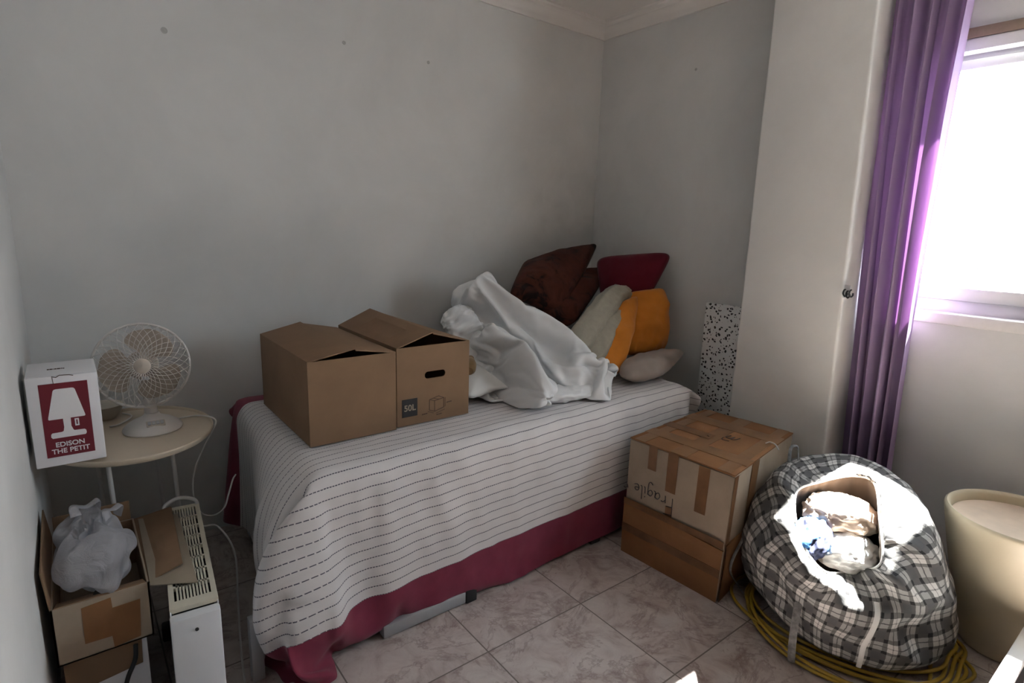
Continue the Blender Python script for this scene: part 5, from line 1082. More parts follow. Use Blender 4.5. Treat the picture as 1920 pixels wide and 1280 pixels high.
1,0,-3,-3,-5,-7,-8,-7,-5,-3,0,-3,-2,-3,-3,-3,-4,-4,-2,-3,-4,-5,-3,-4,-5,-4,-4,-5,-4,-5,-6,-4,-6,-4,-5,-6,-5,-5,-4,-6,-4,-5,-7,-5,-6,-5,-6,-5,-7,-5,-6,-6,-6,-7,-7,-7,-6,-8,-6,-8,-6,-7,-6,-8,-7,-7,-7,-8,-7,-8,-7,-8,-8,-7,-9,-8,-8,-8,-8,-7,-9,-8,-8,-8,-5,-18,-14,-12,-7,-4,-1,1,0,-1,-1,1,0,-1,0,0,
1,0,0,0,0,-1,-8,-15,-9,-6,-7,-5,-6,-7,-5,-6,-8,-7,-7,-6,-8,-6,-7,-6,-7,-6,-8,-7,-5,-7,-6,-8,-7,-8,-7,-8,-8,-7,-9,-8,-6,-8,-7,-9,-8,-8,-7,-9,-8,-8,-9,-8,-8,-9,-9,-7,-9,-8,-10,-9,-9,-8,-7,-8,-8,-7,-7,-8,-8,-7,-7,-7,-7,-7,-7,-8,-8,-8,-7,-7,-7,-7,-9,6,12,10,5,2,0,-1,-2,0,0,-1,-1,0,-1,-1,0,0,
-1,0,-1,-3,0,-4,-9,-10,-9,-10,-8,-7,-9,-8,-7,-8,-9,-9,-7,-9,-8,-10,-9,-9,-8,-8,-9,-8,-9,-8,-8,-7,-9,-8,-8,-8,-7,-6,-8,-7,-7,-6,-6,-6,-5,-5,-5,-5,-5,-5,-5,-4,-4,-6,-5,-5,-4,-4,-4,-4,-6,-5,-5,-5,-5,-4,-4,-4,-4,-4,-2,-2,-2,-1,-1,-1,-1,1,-1,1,1,-1,-1,3,4,4,-3,-3,-1,-3,-3,-3,-3,-2,-3,-3,-4,-4,-2,-3,
-4,-2,-5,-3,-6,-7,-4,-5,-8,-8,-7,-7,-7,-5,-4,-4,-6,-5,-5,-4,-4,-4,-4,-4,-5,-5,-3,-3,-3,-3,-2,-2,-2,-2,-2,-4,-3,-3,-3,-3,1,-3,-5,-3,-3,-3,-1,-1,-1,-1,-1,0,0,0,0,0,0,0,1,1,1,1,1,1,1,1,1,1,0,1,1,1,1,1,1,-3,1,-3,0,0,0,1,2,2,-5,-6,-7,-5,-5,-5,-5,-6,-4,-5,-5,-5,-6,-6,-4,-5,
-4,-3,-3,0,-3,-3,0,0,0,0,0,-1,-1,-1,0,0,0,0,0,0,0,0,1,1,0,0,0,0,0,0,0,0,1,2,2,2,2,2,-6,2,3,2,2,2,1,1,1,1,1,1,1,1,1,1,1,1,1,1,1,1,1,1,1,1,1,1,1,-1,-1,-1,-1,-1,-1,1,-1,1,0,0,0,0,2,2,-1,1,1,0,0,0,0,0,-1,1,1,1,1,1,0,0,0,0,
-1,-1,0,1,0,1,1,1,1,1,1,1,1,1,1,1,1,1,1,1,1,1,1,1,1,1,1,1,1,1,-1,-1,-1,-1,-1,-1,3,-1,-1,-1,-1,-1,-1,-1,-1,-1,-1,-1,-1,-1,-1,-1,-1,-1,-1,-1,-1,-1,-1,-1,-1,-1,-1,-1,-1,0,0,0,0,0,0,0,0,0,0,0,0,0,0,1,1,0,0,0,0,0,0,0,0,-1,0,0,0,0,0,0,0,-1,2,-1,
-1,0,2,-1,-1,-1,-1,-1,-1,-1,-1,-1,-1,-1,-1,-1,-1,-1,-1,-1,-1,-1,-1,-1,-1,-1,-1,-1,0,0,0,0,0,0,0,0,0,0,0,0,0,0,0,0,0,0,0,0,0,0,0,0,0,0,0,0,0,0,0,0,0,0,0,0,0,0,0,0,0,0,0,0,0,0,0,0,-1,0,0,0,0,0,0,1,1,1,1,1,-1,-1,-1,-1,0,0,0,0,-3,0,0,0,
-4,-1,0,0,0,0,0,0,0,0,0,0,0,0,0,0,0,0,0,0,0,0,0,0,0,0,0,0,0,0,0,0,0,0,0,0,0,0,0,0,0,0,0,0,0,0,0,0,0,0,0,0,0,0,0,0,0,0,0,0,0,0,0,0,0,0,0,0,0,0,0,0,0,0,1,1,0,0,0,1,1,-1,-1,-1,0,0,1,1,1,1,0,0,-1,0,2,-1,1,0,2,1,
0,0,0,0,0,0,0,0,0,0,0,0,0,0,0,0,0,0,0,0,0,0,0,0,0,0,0,0,0,0,0,0,0,0,0,0,0,0,0,0,0,0,0,0,0,0,0,0,0,0,0,0,0,0,0,0,0,0,0,0,0,0,0,0,0,0,0,0,0,0,0,0,0,0,0,0,0,-1,-1,0,0,1,-1,-1,-1,0,0,0,-1,-1,1,0,-2,0,-1,0,0,0,0,0,
0,0,0,0,0,0,0,0,0,0,0,0,0,0,0,0,0,0,0,0,0,0,0,0,0,0,0,0,0,0,0,0,0,0,0,0,0,0,0,0,0,0,0,0,0,0,0,0,0,0,0,0,0,0,0,0,0,0,0,0,0,0,0,0,0,0,0,1,1,0,0,-1,0,0,0,-1,0,0,0,-2,0,0,0,-2,-1,-1,0,0,0,0,1,0,-1,0,1,0,0,0,0,0,
0,0,0,0,0,0,0,0,0,0,0,0,0,0,0,0,0,0,0,0,0,0,0,0,0,0,0,0,0,0,0,0,0,0,0,0,0,0,0,0,0,0,0,0,0,0,0,0,0,0,0,0,0,0,0,0,0,0,0,0,0,0,0,0,0,-1,-1,0,0,1,-1,-1,-1,1,-1,-1,-1,1,-1,-1,0,1,0,0,0,1,-1,-1,-1,0,0,-1,-2,2,-1,0,0,0,0,0,
0,0,0,0,0,0,0,0,0,0,0,0,0,0,0,0,0,0,0,0,0,0,0,0,0,0,0,0,0,0,0,0,0,0,0,0,0,0,0,0,0,0,0,0,0,0,0,0,0,0,0,0,0,0,0,0,0,0,0,0,0,0,0,0,0,0,0,0,0,0,0,-1,0,1,1,-1,1,1,0,0,0,0,1,-1,0,1,0,-1,0,1,1,-4,1,0,0,0,0,0,0,0,
0,0,0,0,0,0,0,0,0,0,0,0,0,0,0,0,0,0,0,0,0,0,0,0,0,0,0,0,0,0,0,0,0,0,0,0,0,0,0,0,0,0,0,0,0,0,0,0,0,0,0,0,0,0,0,0,0,0,0,0,1,0,0,1,0,0,0,0,1,0,1,-1,0,1,0,0,0,0,0,0,-1,0,1,0,0,0,-1,-1,0,2,0,0,0,0,0,0,0,0,0,0,
0,0,0,0,0,0,0,0,0,0,0,0,0,0,0,0,0,0,0,0,0,0,0,0,0,0,0,0,0,0,0,0,0,0,0,0,0,0,0,0,0,0,0,0,0,0,0,0,0,0,0,0,0,0,0,0,0,0,-1,0,0,-1,0,0,0,0,-1,1,-1,1,-1,0,0,0,0,0,0,1,0,1,-1,-1,0,-1,0,0,0,0,0,0,0,0,0,0,0,0,0,0,0,0,
0,0,0,0,0,0,0,0,0,0,0,0,0,0,0,0,0,0,0,0,0,0,0,0,0,0,0,0,0,0,0,0,0,0,0,0,0,0,0,0,0,0,0,0,0,0,0,0,0,0,0,0,0,0,0,0,0,1,0,0,0,0,2,3,2,1,3,1,3,2,1,2,1,2,2,0,2,1,2,2,1,2,1,0,0,0,0,0,0,0,0,0,0,0,0,0,0,0,0,0,
0,0,0,0,0,0,0,0,0,0,0,0,0,0,0,0,0,0,0,0,0,0,0,0,0,0,0,0,0,0,0,0,0,0,0,0,0,0,0,0,0,0,0,0,0,0,0,0,0,0,0,0,0,0,0,-1,0,0,1,0,5,4,5,5,4,5,4,4,5,4,5,4,4,5,4,4,4,4,4,3,2,1,0,0,0,0,0,0,0,0,0,0,0,0,0,0,0,0,0,0,
0,0,0,0,0,0,0,0,0,0,0,0,0,0,0,0,0,0,0,0,0,0,0,0,0,0,0,0,0,0,0,0,0,0,0,0,0,0,0,0,0,0,0,0,0,0,0,0,0,0,0,0,0,0,1,0,-1,0,0,0,0,0,0,0,0,0,0,0,0,0,0,0,0,0,0,0,0,0,0,0,0,0,0,0,0,0,0,0,0,0,0,0,0,0,0,0,0,0,0,0,
0,0,0,0,0,0,0,0,0,0,0,0,0,0,0,0,0,0,0,0,0,0,0,0,0,0,0,0,0,0,0,0,0,0,0,0,0,0,0,0,0,0,0,0,0,0,0,0,0,0,0,0,-1,0,0,0,0,0,0,0,0,0,0,0,0,0,0,0,0,0,0,0,0,0,0,0,0,0,0,0,0,0,0,0,0,0,0,0,0,0,0,0,0,0,0,0,0,0,0,0,
0,0,0,0,0,0,0,0,0,0,0,0,0,0,0,0,0,0,0,0,0,0,0,0,0,0,0,0,0,0,0,0,0,0,0,0,0,0,0,0,0,0,0,0,0,0,0,0,0,0,0,0,0,0,0,0,0,0,0,0,0,0,0,0,0,0,0,0,0,0,0,0,0,0,0,0,0,0,0,0,0,0,0,0,0,0,0,0,0,0,0,0,0,0,0,0,0,0,0,0,
0,0,0,0,0,0,0,0,0,0,0,0,0,0,0,0,0,0,0,0,0,0,0,0,0,0,0,0,0,0,0,0,0,0,0,0,0,0,0,0,0,0,0,0,0,0,0,0,0,0,0,0,0,0,0,0,0,0,0,0,0,0,0,0,0,0,0,0,0,0,0,0,0,0,0,0,0,0,0,0,0,0,0,0,0,0,0,0,0,0,0,0,0,0,0,0,0,0,0,0,
0,0,0,0,0,0,0,0,0,0,0,0,0,0,0,0,0,0,0,0,0,0,0,0,0,0,0,0,0,0,0,0,0,0,0,0,0,0,0,0,0,0,0,0,0,0,0,0,0,0,0,0,0,0,0,0,0,0,0,0,0,0,0,0,0,0,0,0,0,0,0,1,0,0,0,0,0,0,0,0,0,0,0,0,0,0,0,0,0,0,0,0,0,0,0,0,0,0,0,0,
0,0,0,0,0,0,0,0,0,0,0,0,0,0,0,0,0,0,0,0,0,0,0,0,0,0,0,0,0,0,0,0,0,0,0,0,0,0,0,0,0,0,0,0,0,0,0,0,0,0,0,0,0,0,0,0,0,0,0,0,0,0,0,0,0,0,0,0,0,-1,0,0,0,0,0,0,0,0,0,0,0,0,0,0,0,0,0,0,0,0,0,0,0,0,0,0,0,0,0,0,
0,0,0,0,0,0,0,0,0,0,0,0,0,0,0,0,0,0,0,0,0,0,0,0,0,0,0,0,0,0,0,0,0,0,0,0,0,0,0,0,0,0,0,0,0,0,0,0,0,0,0,0,0,0,0,0,1,0,0,0,0,0,0,0,0,0,0,0,0,0,0,0,0,0,0,0,0,0,0,0,0,0,0,0,0,0,0,0,0,0,0,0,0,0,0,0,0,0,0,0,
0,0,0,0,0,0,0,0,0,0,0,0,0,0,0,0,0,0,0,0,0,0,0,0,0,0,0,0,0,0,0,0,0,0,0,0,0,0,0,0,0,0,0,0,0,0,0,0,0,0,0,0,0,0,-1,0,0,1,0,0,1,0,0,0,0,-1,0,0,0,0,0,0,0,0,0,0,0,0,0,0,0,0,0,0,0,0,0,0,0,0,0,0,0,0,0,0,0,0,0,0,
0,0,0,0,0,0,0,0,0,0,0,0,0,0,0,0,0,0,0,0,0,0,0,0,0,0,0,0,0,0,0,0,0,0,0,0,0,0,0,1,0,0,0,0,0,0,0,0,0,0,0,0,0,0,0,-1,0,0,-1,0,0,0,0,2,0,0,0,0,0,0,0,0,0,0,0,0,0,0,0,0,0,0,0,0,0,0,0,0,0,0,0,0,0,0,0,0,0,0,0,0,
0,0,0,0,0,0,0,0,0,0,0,0,0,0,0,0,0,0,0,0,0,0,0,0,0,0,0,0,0,0,0,0,0,0,0,0,0,-1,0,0,0,0,0,0,0,0,0,0,0,0,0,0,0,-1,0,0,-1,0,0,0,0,-1,0,0,0,0,0,0,0,0,0,0,0,0,0,0,0,0,0,0,0,0,0,0,0,0,0,0,0,0,0,0,0,0,0,0,0,0,0,0,
0,0,0,0,0,0,0,0,0,0,0,0,0,0,0,0,0,0,0,0,0,0,0,0,0,0,0,0,0,0,0,0,0,0,0,0,0,1,0,0,0,0,0,0,0,0,0,0,-1,0,0,1,0,0,1,0,0,0,0,0,0,0,0,0,0,0,0,0,0,0,0,0,0,0,0,0,0,0,0,0,0,0,0,0,0,0,0,0,0,0,0,0,0,0,0,0,0,0,0,0,
0,0,0,0,0,0,0,0,0,0,0,0,0,0,0,0,0,0,0,0,0,0,0,0,0,0,0,0,0,0,0,0,0,0,0,-1,0,0,0,0,0,0,0,0,0,0,1,0,0,0,0,0,0,0,0,0,0,0,0,0,0,0,0,0,0,0,0,0,0,0,0,0,0,0,0,0,0,0,0,0,0,0,0,0,0,0,0,0,0,0,0,0,0,0,0,0,0,0,0,0,
0,0,0,0,0,0,0,0,0,0,0,0,0,0,0,0,0,0,0,0,0,0,0,0,0,0,0,0,0,0,0,0,0,0,0,0,0,0,0,0,0,-1,0,0,0,0,0,0,0,0,0,0,0,0,0,-1,0,0,0,0,0,0,0,0,0,0,0,0,0,0,0,0,0,0,0,0,0,0,0,0,0,0,0,0,0,0,0,0,0,0,0,0,0,0,0,0,0,0,0,0,
0,0,0,0,0,0,0,0,0,0,0,0,0,0,0,0,0,0,0,0,0,0,0,0,0,0,0,0,0,0,0,0,0,0,0,0,0,0,0,1,0,0,0,0,0,0,0,0,0,0,0,0,0,1,0,0,0,0,0,0,0,0,0,0,0,0,0,0,0,0,0,0,0,0,0,0,0,0,0,0,0,0,0,0,0,0,0,0,0,0,0,0,0,0,0,0,0,0,0,0,
0,0,0,0,0,0,0,0,0,0,0,0,0,0,0,0,0,0,0,0,0,0,0,0,0,1,0,0,1,0,0,0,0,0,0,0,0,0,0,0,0,0,0,0,0,0,0,0,0,0,0,1,0,0,0,0,0,0,0,0,0,0,0,0,0,0,0,0,0,0,0,0,0,0,0,0,0,0,0,0,0,0,0,0,0,0,0,0,0,0,0,0,0,0,0,0,0,0,0,0,
0,0,0,0,0,0,0,0,0,0,0,0,0,0,0,0,0,0,0,0,0,0,0,-1,1,0,-1,0,0,0,1,0,0,0,0,1,0,0,0,0,0,0,0,0,0,0,0,0,0,-1,0,0,0,0,0,0,0,0,0,0,0,0,0,0,0,0,0,0,0,0,0,0,0,0,0,0,0,0,0,0,0,0,0,0,0,0,0,0,0,0,0,0,0,0,0,0,0,0,0,0,
0,0,0,0,0,0,0,0,0,0,0,0,0,0,0,0,0,0,0,0,1,-1,-1,0,0,0,1,1,-1,1,1,1,1,-1,1,0,1,0,0,0,0,0,0,0,0,-1,0,0,0,0,0,0,0,0,0,0,0,0,0,0,0,0,0,0,0,0,0,0,0,0,0,0,0,0,0,0,0,0,0,0,0,0,0,0,0,0,0,0,0,0,0,0,0,0,0,0,0,0,0,0,
0,0,0,0,0,0,0,0,0,0,0,0,0,0,0,0,0,0,0,-1,1,0,0,0,0,0,1,0,0,0,0,1,0,1,0,1,1,1,1,0,1,0,-1,1,-1,0,0,0,0,0,0,0,0,0,0,0,0,0,0,0,0,0,0,0,0,0,0,0,0,0,0,0,0,0,0,0,0,0,0,0,0,0,0,0,0,0,0,0,0,0,0,0,0,0,0,0,0,0,0,0,
0,0,0,0,-1,-2,-4,-5,-6,-7,-8,-9,-10,-10,-11,-12,-9,9,-2,-1,-1,-1,0,0,0,-1,-1,-1,-1,-1,-1,-1,-2,-1,-2,-2,-2,-1,-3,-2,-1,0,1,-2,-1,-1,0,0,0,0,0,0,0,0,0,0,0,0,0,0,0,0,0,0,0,0,0,0,-1,-2,-4,-5,-6,-8,-9,-10,-11,-11,-11,-11,-12,-12,-12,-12,-12,-13,-13,-13,-14,-14,-15,-15,-15,-16,-15,-16,-16,-17,-17,-17,
-18,-19,-17,-16,-12,-11,-10,-8,-7,-6,-6,-7,-5,-4,-8,-25,3,3,4,5,-2,-2,-2,-1,-2,-1,-2,-2,-3,-2,-1,-3,-2,-1,-2,-2,-1,-1,0,-3,0,-3,-5,-5,-9,-11,-12,-12,-12,-13,-13,-13,-14,-14,-15,-15,-15,-16,-15,-16,-16,-17,-17,-17,-18,-19,-17,-16,-12,-11,-9,-6,-5,-3,-2,-3,-4,-5,-3,-4,-5,-5,-6,-4,-5,-6,-4,-5,-3,-4,-4,-2,-5,-4,-4,-3,-3,-4,-3,-1,
-3,-3,-6,-6,-6,-8,-8,-7,-5,-4,-6,-6,-8,-3,-22,0,2,2,-1,-2,-2,-2,-1,-2,-1,-1,0,-2,-2,0,0,-2,-1,-1,0,0,-2,-2,-5,-5,-10,-13,-8,-5,-4,-5,-6,-4,-5,-5,-4,-4,-3,-3,-4,-2,-5,-4,-4,-3,-3,-4,-3,-1,-3,-3,-6,-5,-7,-8,-8,-10,-9,-8,-7,-6,-7,-6,-5,-6,-4,-6,-4,-3,-5,-3,-5,-3,-4,-6,-3,-3,-3,-3,-4,-3,-2,-4,-3,-3,
-2,-2,-2,-1,-1,-3,-4,-4,-3,-3,0,-3,-3,-24,-12,-5,-2,-1,-1,-1,0,-1,-1,-1,-1,0,1,-1,-1,0,0,1,-1,-1,0,-4,-6,-8,-7,-1,-4,-6,-6,-5,-4,-6,-4,-5,-5,-5,-5,-6,-4,-6,-4,-3,-3,-3,-4,-2,-2,-4,-3,-3,-2,-4,-3,-2,-2,-1,-3,-3,-3,-2,-3,-3,-3,-1,-3,-2,-3,-3,-1,-3,-2,-3,-2,-1,-2,-2,-2,-2,-1,0,-1,-1,-1,-1,-1,-1,
-1,-1,-1,0,0,0,0,0,-1,-1,-2,-2,-15,-14,0,0,0,0,-1,0,0,0,0,1,-1,0,0,1,1,-1,0,0,-7,2,-5,-4,3,-4,-4,-3,-3,-2,-2,-1,-3,-2,-1,-2,-2,0,-2,-1,0,-2,-2,-2,0,-2,-1,-1,-1,-1,-1,1,1,-1,-1,-1,0,0,1,-1,0,0,1,-1,0,1,0,0,-1,0,0,0,0,1,0,0,0,0,1,-1,-1,0,0,0,0,0,0,0,
0,0,0,0,1,0,0,0,0,-1,-2,-8,0,0,0,1,0,0,0,0,1,-1,0,1,1,-1,-1,0,-2,-6,2,0,-2,5,1,4,3,2,2,-1,-1,0,1,1,-1,0,1,-1,0,1,-1,0,0,0,-1,0,-1,0,0,1,1,-1,-1,0,0,0,0,0,-1,0,0,0,-1,0,0,-1,0,0,0,0,0,0,0,-1,0,0,0,0,-1,1,0,1,0,0,0,0,0,0,0,0,
0,1,-1,0,0,0,0,0,0,-3,
]

# rest shape of the crumpled plastic bag: 26 rings of 36 points in millimetres, as second differences
FILM = [
-4,-4,-4,-6,-8,-10,-10,-12,-14,-16,-16,-16,-16,-20,-20,-20,-18,-20,-19,-18,-14,-15,-14,-14,-11,-9,-10,-8,-6,-5,-4,-4,-6,-2,-3,-1,11,10,12,14,16,16,12,12,12,12,10,7,11,14,11,9,4,8,9,9,5,11,9,7,3,2,7,1,0,4,6,11,12,4,9,3,1,-1,-8,-7,-5,-2,1,2,2,5,3,4,-4,0,3,3,11,12,2,5,5,-8,-7,1,1,1,0,7,
7,3,-1,-7,1,6,1,7,-10,-2,1,2,1,-2,0,0,3,-2,4,4,2,-2,-1,0,-9,-8,-1,-6,-4,9,8,2,6,2,0,3,4,2,5,6,-2,0,1,-2,7,-3,0,-5,-4,4,1,1,-2,1,0,0,10,5,-1,-1,15,1,17,11,-4,-7,-2,-2,-7,4,4,1,2,4,4,4,7,0,-4,1,7,10,6,4,0,-3,2,-1,-2,2,-2,-3,-18,-1,5,5,-17,-4,-17,-14,
2,-2,-5,-6,5,-2,0,0,0,2,1,3,3,6,10,-4,0,1,3,5,5,-2,-2,-1,1,-4,-7,-3,13,-2,-3,-6,1,0,5,3,-1,2,2,4,-3,1,1,0,0,0,1,-2,-4,0,-2,7,-1,-3,-12,6,8,7,-1,3,0,-6,5,14,19,7,3,3,6,6,-1,1,2,4,1,3,5,1,-2,-1,-1,-3,-3,2,2,-1,2,0,0,-1,7,-8,-6,2,0,-1,1,6,11,6,
-22,-3,-6,12,-6,5,0,4,3,-5,4,2,-2,0,1,-2,-3,-2,-4,-5,-4,-1,-1,1,0,-1,3,-6,-6,-15,6,7,7,13,7,-16,7,3,7,-17,10,1,-2,0,-8,7,1,3,5,2,0,4,-1,-6,1,-4,-4,-12,0,2,2,3,-1,7,0,1,-15,-7,-4,4,-16,7,-5,-10,4,5,6,-3,-2,-7,9,-3,-2,1,2,0,-1,-3,-4,4,-12,-12,-15,5,-1,1,-2,1,3,-4,
-6,16,15,0,-1,-24,-1,-7,-2,10,-5,23,10,-3,-4,14,3,16,19,1,-5,-3,-2,-5,3,-2,11,12,10,4,-9,1,-11,1,-7,0,10,-1,-3,-1,-1,16,-2,-8,12,4,18,-9,-24,-9,13,-12,18,5,-22,0,3,3,5,2,-9,-6,-7,-14,1,-20,-3,-16,7,-8,-2,9,10,-4,-4,-2,4,-2,5,12,0,6,-5,-11,16,13,-9,23,-2,-27,6,0,-1,-11,-9,-7,13,1,-4,20,
10,5,-13,-3,-7,0,4,-24,-10,-5,1,2,-5,-8,-2,12,-3,-1,-16,14,5,10,19,1,-26,25,9,-1,-6,10,3,3,-15,-5,-6,-16,-11,6,-1,-12,-8,-5,0,15,-1,-1,-7,0,-2,5,11,-12,-13,-14,3,-5,0,4,5,-15,24,-2,2,8,7,0,14,15,14,-1,10,2,-4,14,9,3,-8,-10,-14,1,-4,-8,5,-3,-1,2,-14,-5,16,2,0,-15,0,-10,-3,13,-2,-1,-1,-8,
3,-1,-18,-14,-7,22,5,0,-8,-29,9,12,5,4,17,11,-4,7,-1,0,5,-6,4,4,-14,-3,9,17,-19,6,-9,-7,-2,-9,-4,7,1,9,13,4,2,-15,-7,-1,4,11,-7,-7,7,2,-11,-14,1,-4,-1,-1,-4,2,1,2,9,6,-3,-2,12,-7,1,0,-5,0,-3,-7,-6,-9,-6,0,-1,0,0,1,3,-5,-5,1,-2,3,-2,-4,1,2,-4,0,0,0,0,0,1,4,3,2,
3,0,-4,-3,-1,3,3,1,4,2,1,0,2,1,2,0,-2,1,2,1,0,-2,-2,-2,-4,-4,-1,-1,0,0,1,0,0,-1,1,-1,2,3,5,3,4,5,2,4,1,2,0,0,-1,1,0,1,2,-1,-3,-4,-1,-4,-2,-3,-2,0,2,0,-1,0,-1,1,2,3,0,2,1,8,6,5,3,0,1,-2,-2,-2,1,0,0,-1,-1,-2,1,4,1,1,-3,-1,0,0,0,-1,-1,0,
1,0,1,1,1,0,0,-1,0,-4,-2,-2,0,0,1,3,2,2,0,0,-1,-2,-2,0,-1,-2,-1,-2,0,1,1,1,0,1,0,-1,-1,0,0,0,-1,0,1,1,-1,1,1,1,0,1,0,-1,0,-1,-1,0,0,0,-1,-3,-4,-2,0,1,0,-1,-1,-1,0,-1,0,1,0,0,0,-1,0,0,-1,0,0,-2,-2,-1,-2,-2,-2,-1,-1,0,1,0,0,0,1,1,0,-1,-1,-1,
0,0,-1,1,0,1,0,0,1,0,-1,1,0,-2,0,-1,0,0,0,0,0,-1,0,0,0,0,-1,0,1,1,0,1,1,2,1,0,-39,-42,-40,-42,-39,-39,-42,-42,-41,-38,-40,-37,-40,-38,-42,-43,-43,-40,-43,-42,-40,-43,-41,-41,-41,-46,-46,-46,-42,-46,-43,-46,-44,-46,-43,-41,31,39,40,49,47,53,61,63,63,59,63,56,62,56,60,56,52,40,41,34,27,28,22,23,20,26,24,25,
18,26,23,32,28,33,31,30,7,7,7,3,5,0,-1,-2,0,2,-2,1,-5,-4,-7,-1,0,7,4,11,12,11,9,2,5,7,8,9,13,13,9,0,5,4,5,7,0,0,0,-1,0,2,-1,0,-4,-7,-2,0,3,4,4,0,-3,-1,1,-9,-6,-7,-3,-1,-2,-5,-4,-10,-11,-12,2,14,14,11,8,7,2,0,1,3,0,-1,-1,-1,1,3,0,1,1,1,0,-3,6,1,1,6,
-1,0,-2,1,2,-4,-4,0,-1,-5,-13,-17,-14,-1,5,3,1,3,2,1,4,1,-1,2,3,2,1,-3,-4,-6,-9,-5,-7,-8,1,0,2,0,-1,-1,-3,4,2,-1,-2,-3,-2,-5,-9,-12,-10,-17,2,-1,1,-2,-4,0,3,1,1,3,-1,1,2,-1,7,10,-1,4,-6,-2,0,1,4,-5,-7,-1,-1,-1,0,3,0,3,7,1,1,13,1,1,-10,-5,-3,-3,3,-2,0,4,6,-4,
-15,-1,7,3,9,2,1,1,1,2,0,7,17,7,13,14,17,5,8,6,6,5,-1,1,1,0,5,3,0,0,-7,-1,1,0,-6,-3,12,8,-5,-8,-8,3,2,0,2,2,4,6,-7,-2,-5,1,-5,18,20,15,7,0,2,-2,1,-5,-1,-2,-1,-4,-1,-10,-21,-18,-12,7,3,-4,-3,-1,3,0,1,-2,-3,-1,0,1,10,19,11,10,11,12,-5,0,1,10,0,1,1,8,0,0,
-1,-7,-7,7,9,-18,-1,-4,-2,-2,-6,0,-2,-3,-1,6,4,0,0,9,13,1,2,-12,13,-17,7,3,1,-9,-5,1,-1,2,6,0,-6,9,6,-4,1,21,9,4,-1,0,1,-9,-2,-2,3,-2,2,12,21,7,8,-2,4,19,-27,1,-9,-4,1,-8,5,0,-5,-2,1,-2,3,2,-1,0,-2,-13,-1,-15,-27,-14,-11,-2,2,1,-2,3,13,10,-6,4,-13,5,11,4,21,5,4,4,
-3,23,3,0,4,-7,-15,2,1,-11,-13,-19,-10,2,-27,-16,-4,-21,-9,11,-4,1,1,1,-3,-8,4,8,19,3,1,-5,13,8,6,-19,-13,-9,9,-1,-3,0,10,-11,-4,-2,3,10,-5,6,17,-2,7,11,22,-14,-4,-4,-1,3,-3,4,1,-4,-8,1,-14,-5,-20,7,-4,18,17,1,-5,5,-4,-1,4,9,-2,0,-8,-3,-9,-12,-13,5,6,8,-4,10,-7,-2,-3,2,3,3,3,-9,
0,-15,3,7,13,-3,4,3,3,-1,-1,-1,0,-12,-21,-5,7,-2,10,-7,-1,-5,8,18,3,10,-4,-1,11,-4,3,-7,-5,-5,-5,8,-2,7,-6,4,7,-6,6,6,2,3,1,-7,1,7,8,-3,-13,1,-5,0,6,-5,-2,-10,12,6,-3,-1,7,11,4,2,6,2,1,-7,-15,5,16,3,-4,6,1,0,4,-1,-3,3,0,1,0,3,0,-8,-2,2,2,5,-8,-11,-20,-16,-3,-8,
-11,-6,-7,-3,-9,-11,-9,-7,5,-8,-9,-6,4,5,-1,-4,-4,7,3,0,0,1,-1,-5,2,3,-12,-9,-3,-2,-3,1,-4,-8,-6,-2,-3,-1,0,-1,0,3,5,5,11,7,3,-4,-13,-6,-4,1,2,-2,0,0,0,-1,-2,-2,-5,-8,-4,-1,-9,-6,0,-1,0,0,1,1,0,-1,0,1,3,6,4,8,4,10,8,4,5,-3,-2,-2,-1,1,1,1,0,-1,-2,-3,-4,0,5,0,
2,0,-3,-3,-6,-5,-2,-2,-2,-2,0,1,1,0,-1,-4,-3,-3,-1,9,6,4,2,2,-5,-4,0,0,0,0,1,0,-1,-3,-1,-1,-1,0,-3,-6,-3,-1,-1,0,1,0,0,0,0,1,5,6,4,2,4,3,4,7,7,2,4,2,0,0,0,-1,0,0,0,2,-2,-2,-2,-3,-1,1,1,0,1,0,-1,1,0,0,1,0,-3,-2,-2,-2,-1,-2,2,4,6,8,7,2,1,1,
0,1,-1,0,1,0,1,0,-1,-1,0,-1,1,2,-1,-1,1,0,0,0,-2,-2,-2,-2,-1,0,-1,0,-2,-3,-3,-3,-1,2,0,-1,0,0,0,0,1,0,0,0,1,2,3,4,3,2,3,2,1,0,0,0,0,0,1,0,1,0,-1,-4,-3,-4,-4,-3,-3,-2,0,0,24,21,20,18,20,17,15,14,17,14,15,18,20,20,19,20,23,26,28,30,28,30,33,36,36,33,37,36,
36,35,34,30,28,27,26,26,-32,-30,-29,-26,-31,-25,-20,-19,-24,-18,-18,-22,-21,-22,-22,-26,-30,-32,-36,-36,-29,-33,-35,-34,-36,-35,-42,-35,-34,-34,-34,-24,-27,-30,-29,-33,11,18,19,17,18,14,9,16,16,9,7,6,4,11,15,13,17,16,16,17,14,13,3,-5,7,18,19,14,14,15,12,0,6,8,3,6,8,1,0,0,2,2,1,-10,0,7,0,0,-2,-7,-6,-1,-7,-2,0,-8,
-5,-1,8,6,-4,-9,-2,-6,-8,-5,4,9,6,5,8,6,1,4,0,0,-1,-4,1,1,-8,-6,1,0,7,2,-7,2,4,0,1,10,-8,0,2,4,7,-3,-13,-13,-12,-15,-17,-8,-2,4,3,2,-12,-7,-1,2,1,3,-6,1,1,1,1,13,-5,-17,-14,-23,-7,-16,-1,-8,10,-5,-5,-3,-12,-9,-6,-3,-1,1,-4,-13,-7,-13,-9,-10,-1,-9,-11,-17,0,0,6,6,1,-3,6,-13,
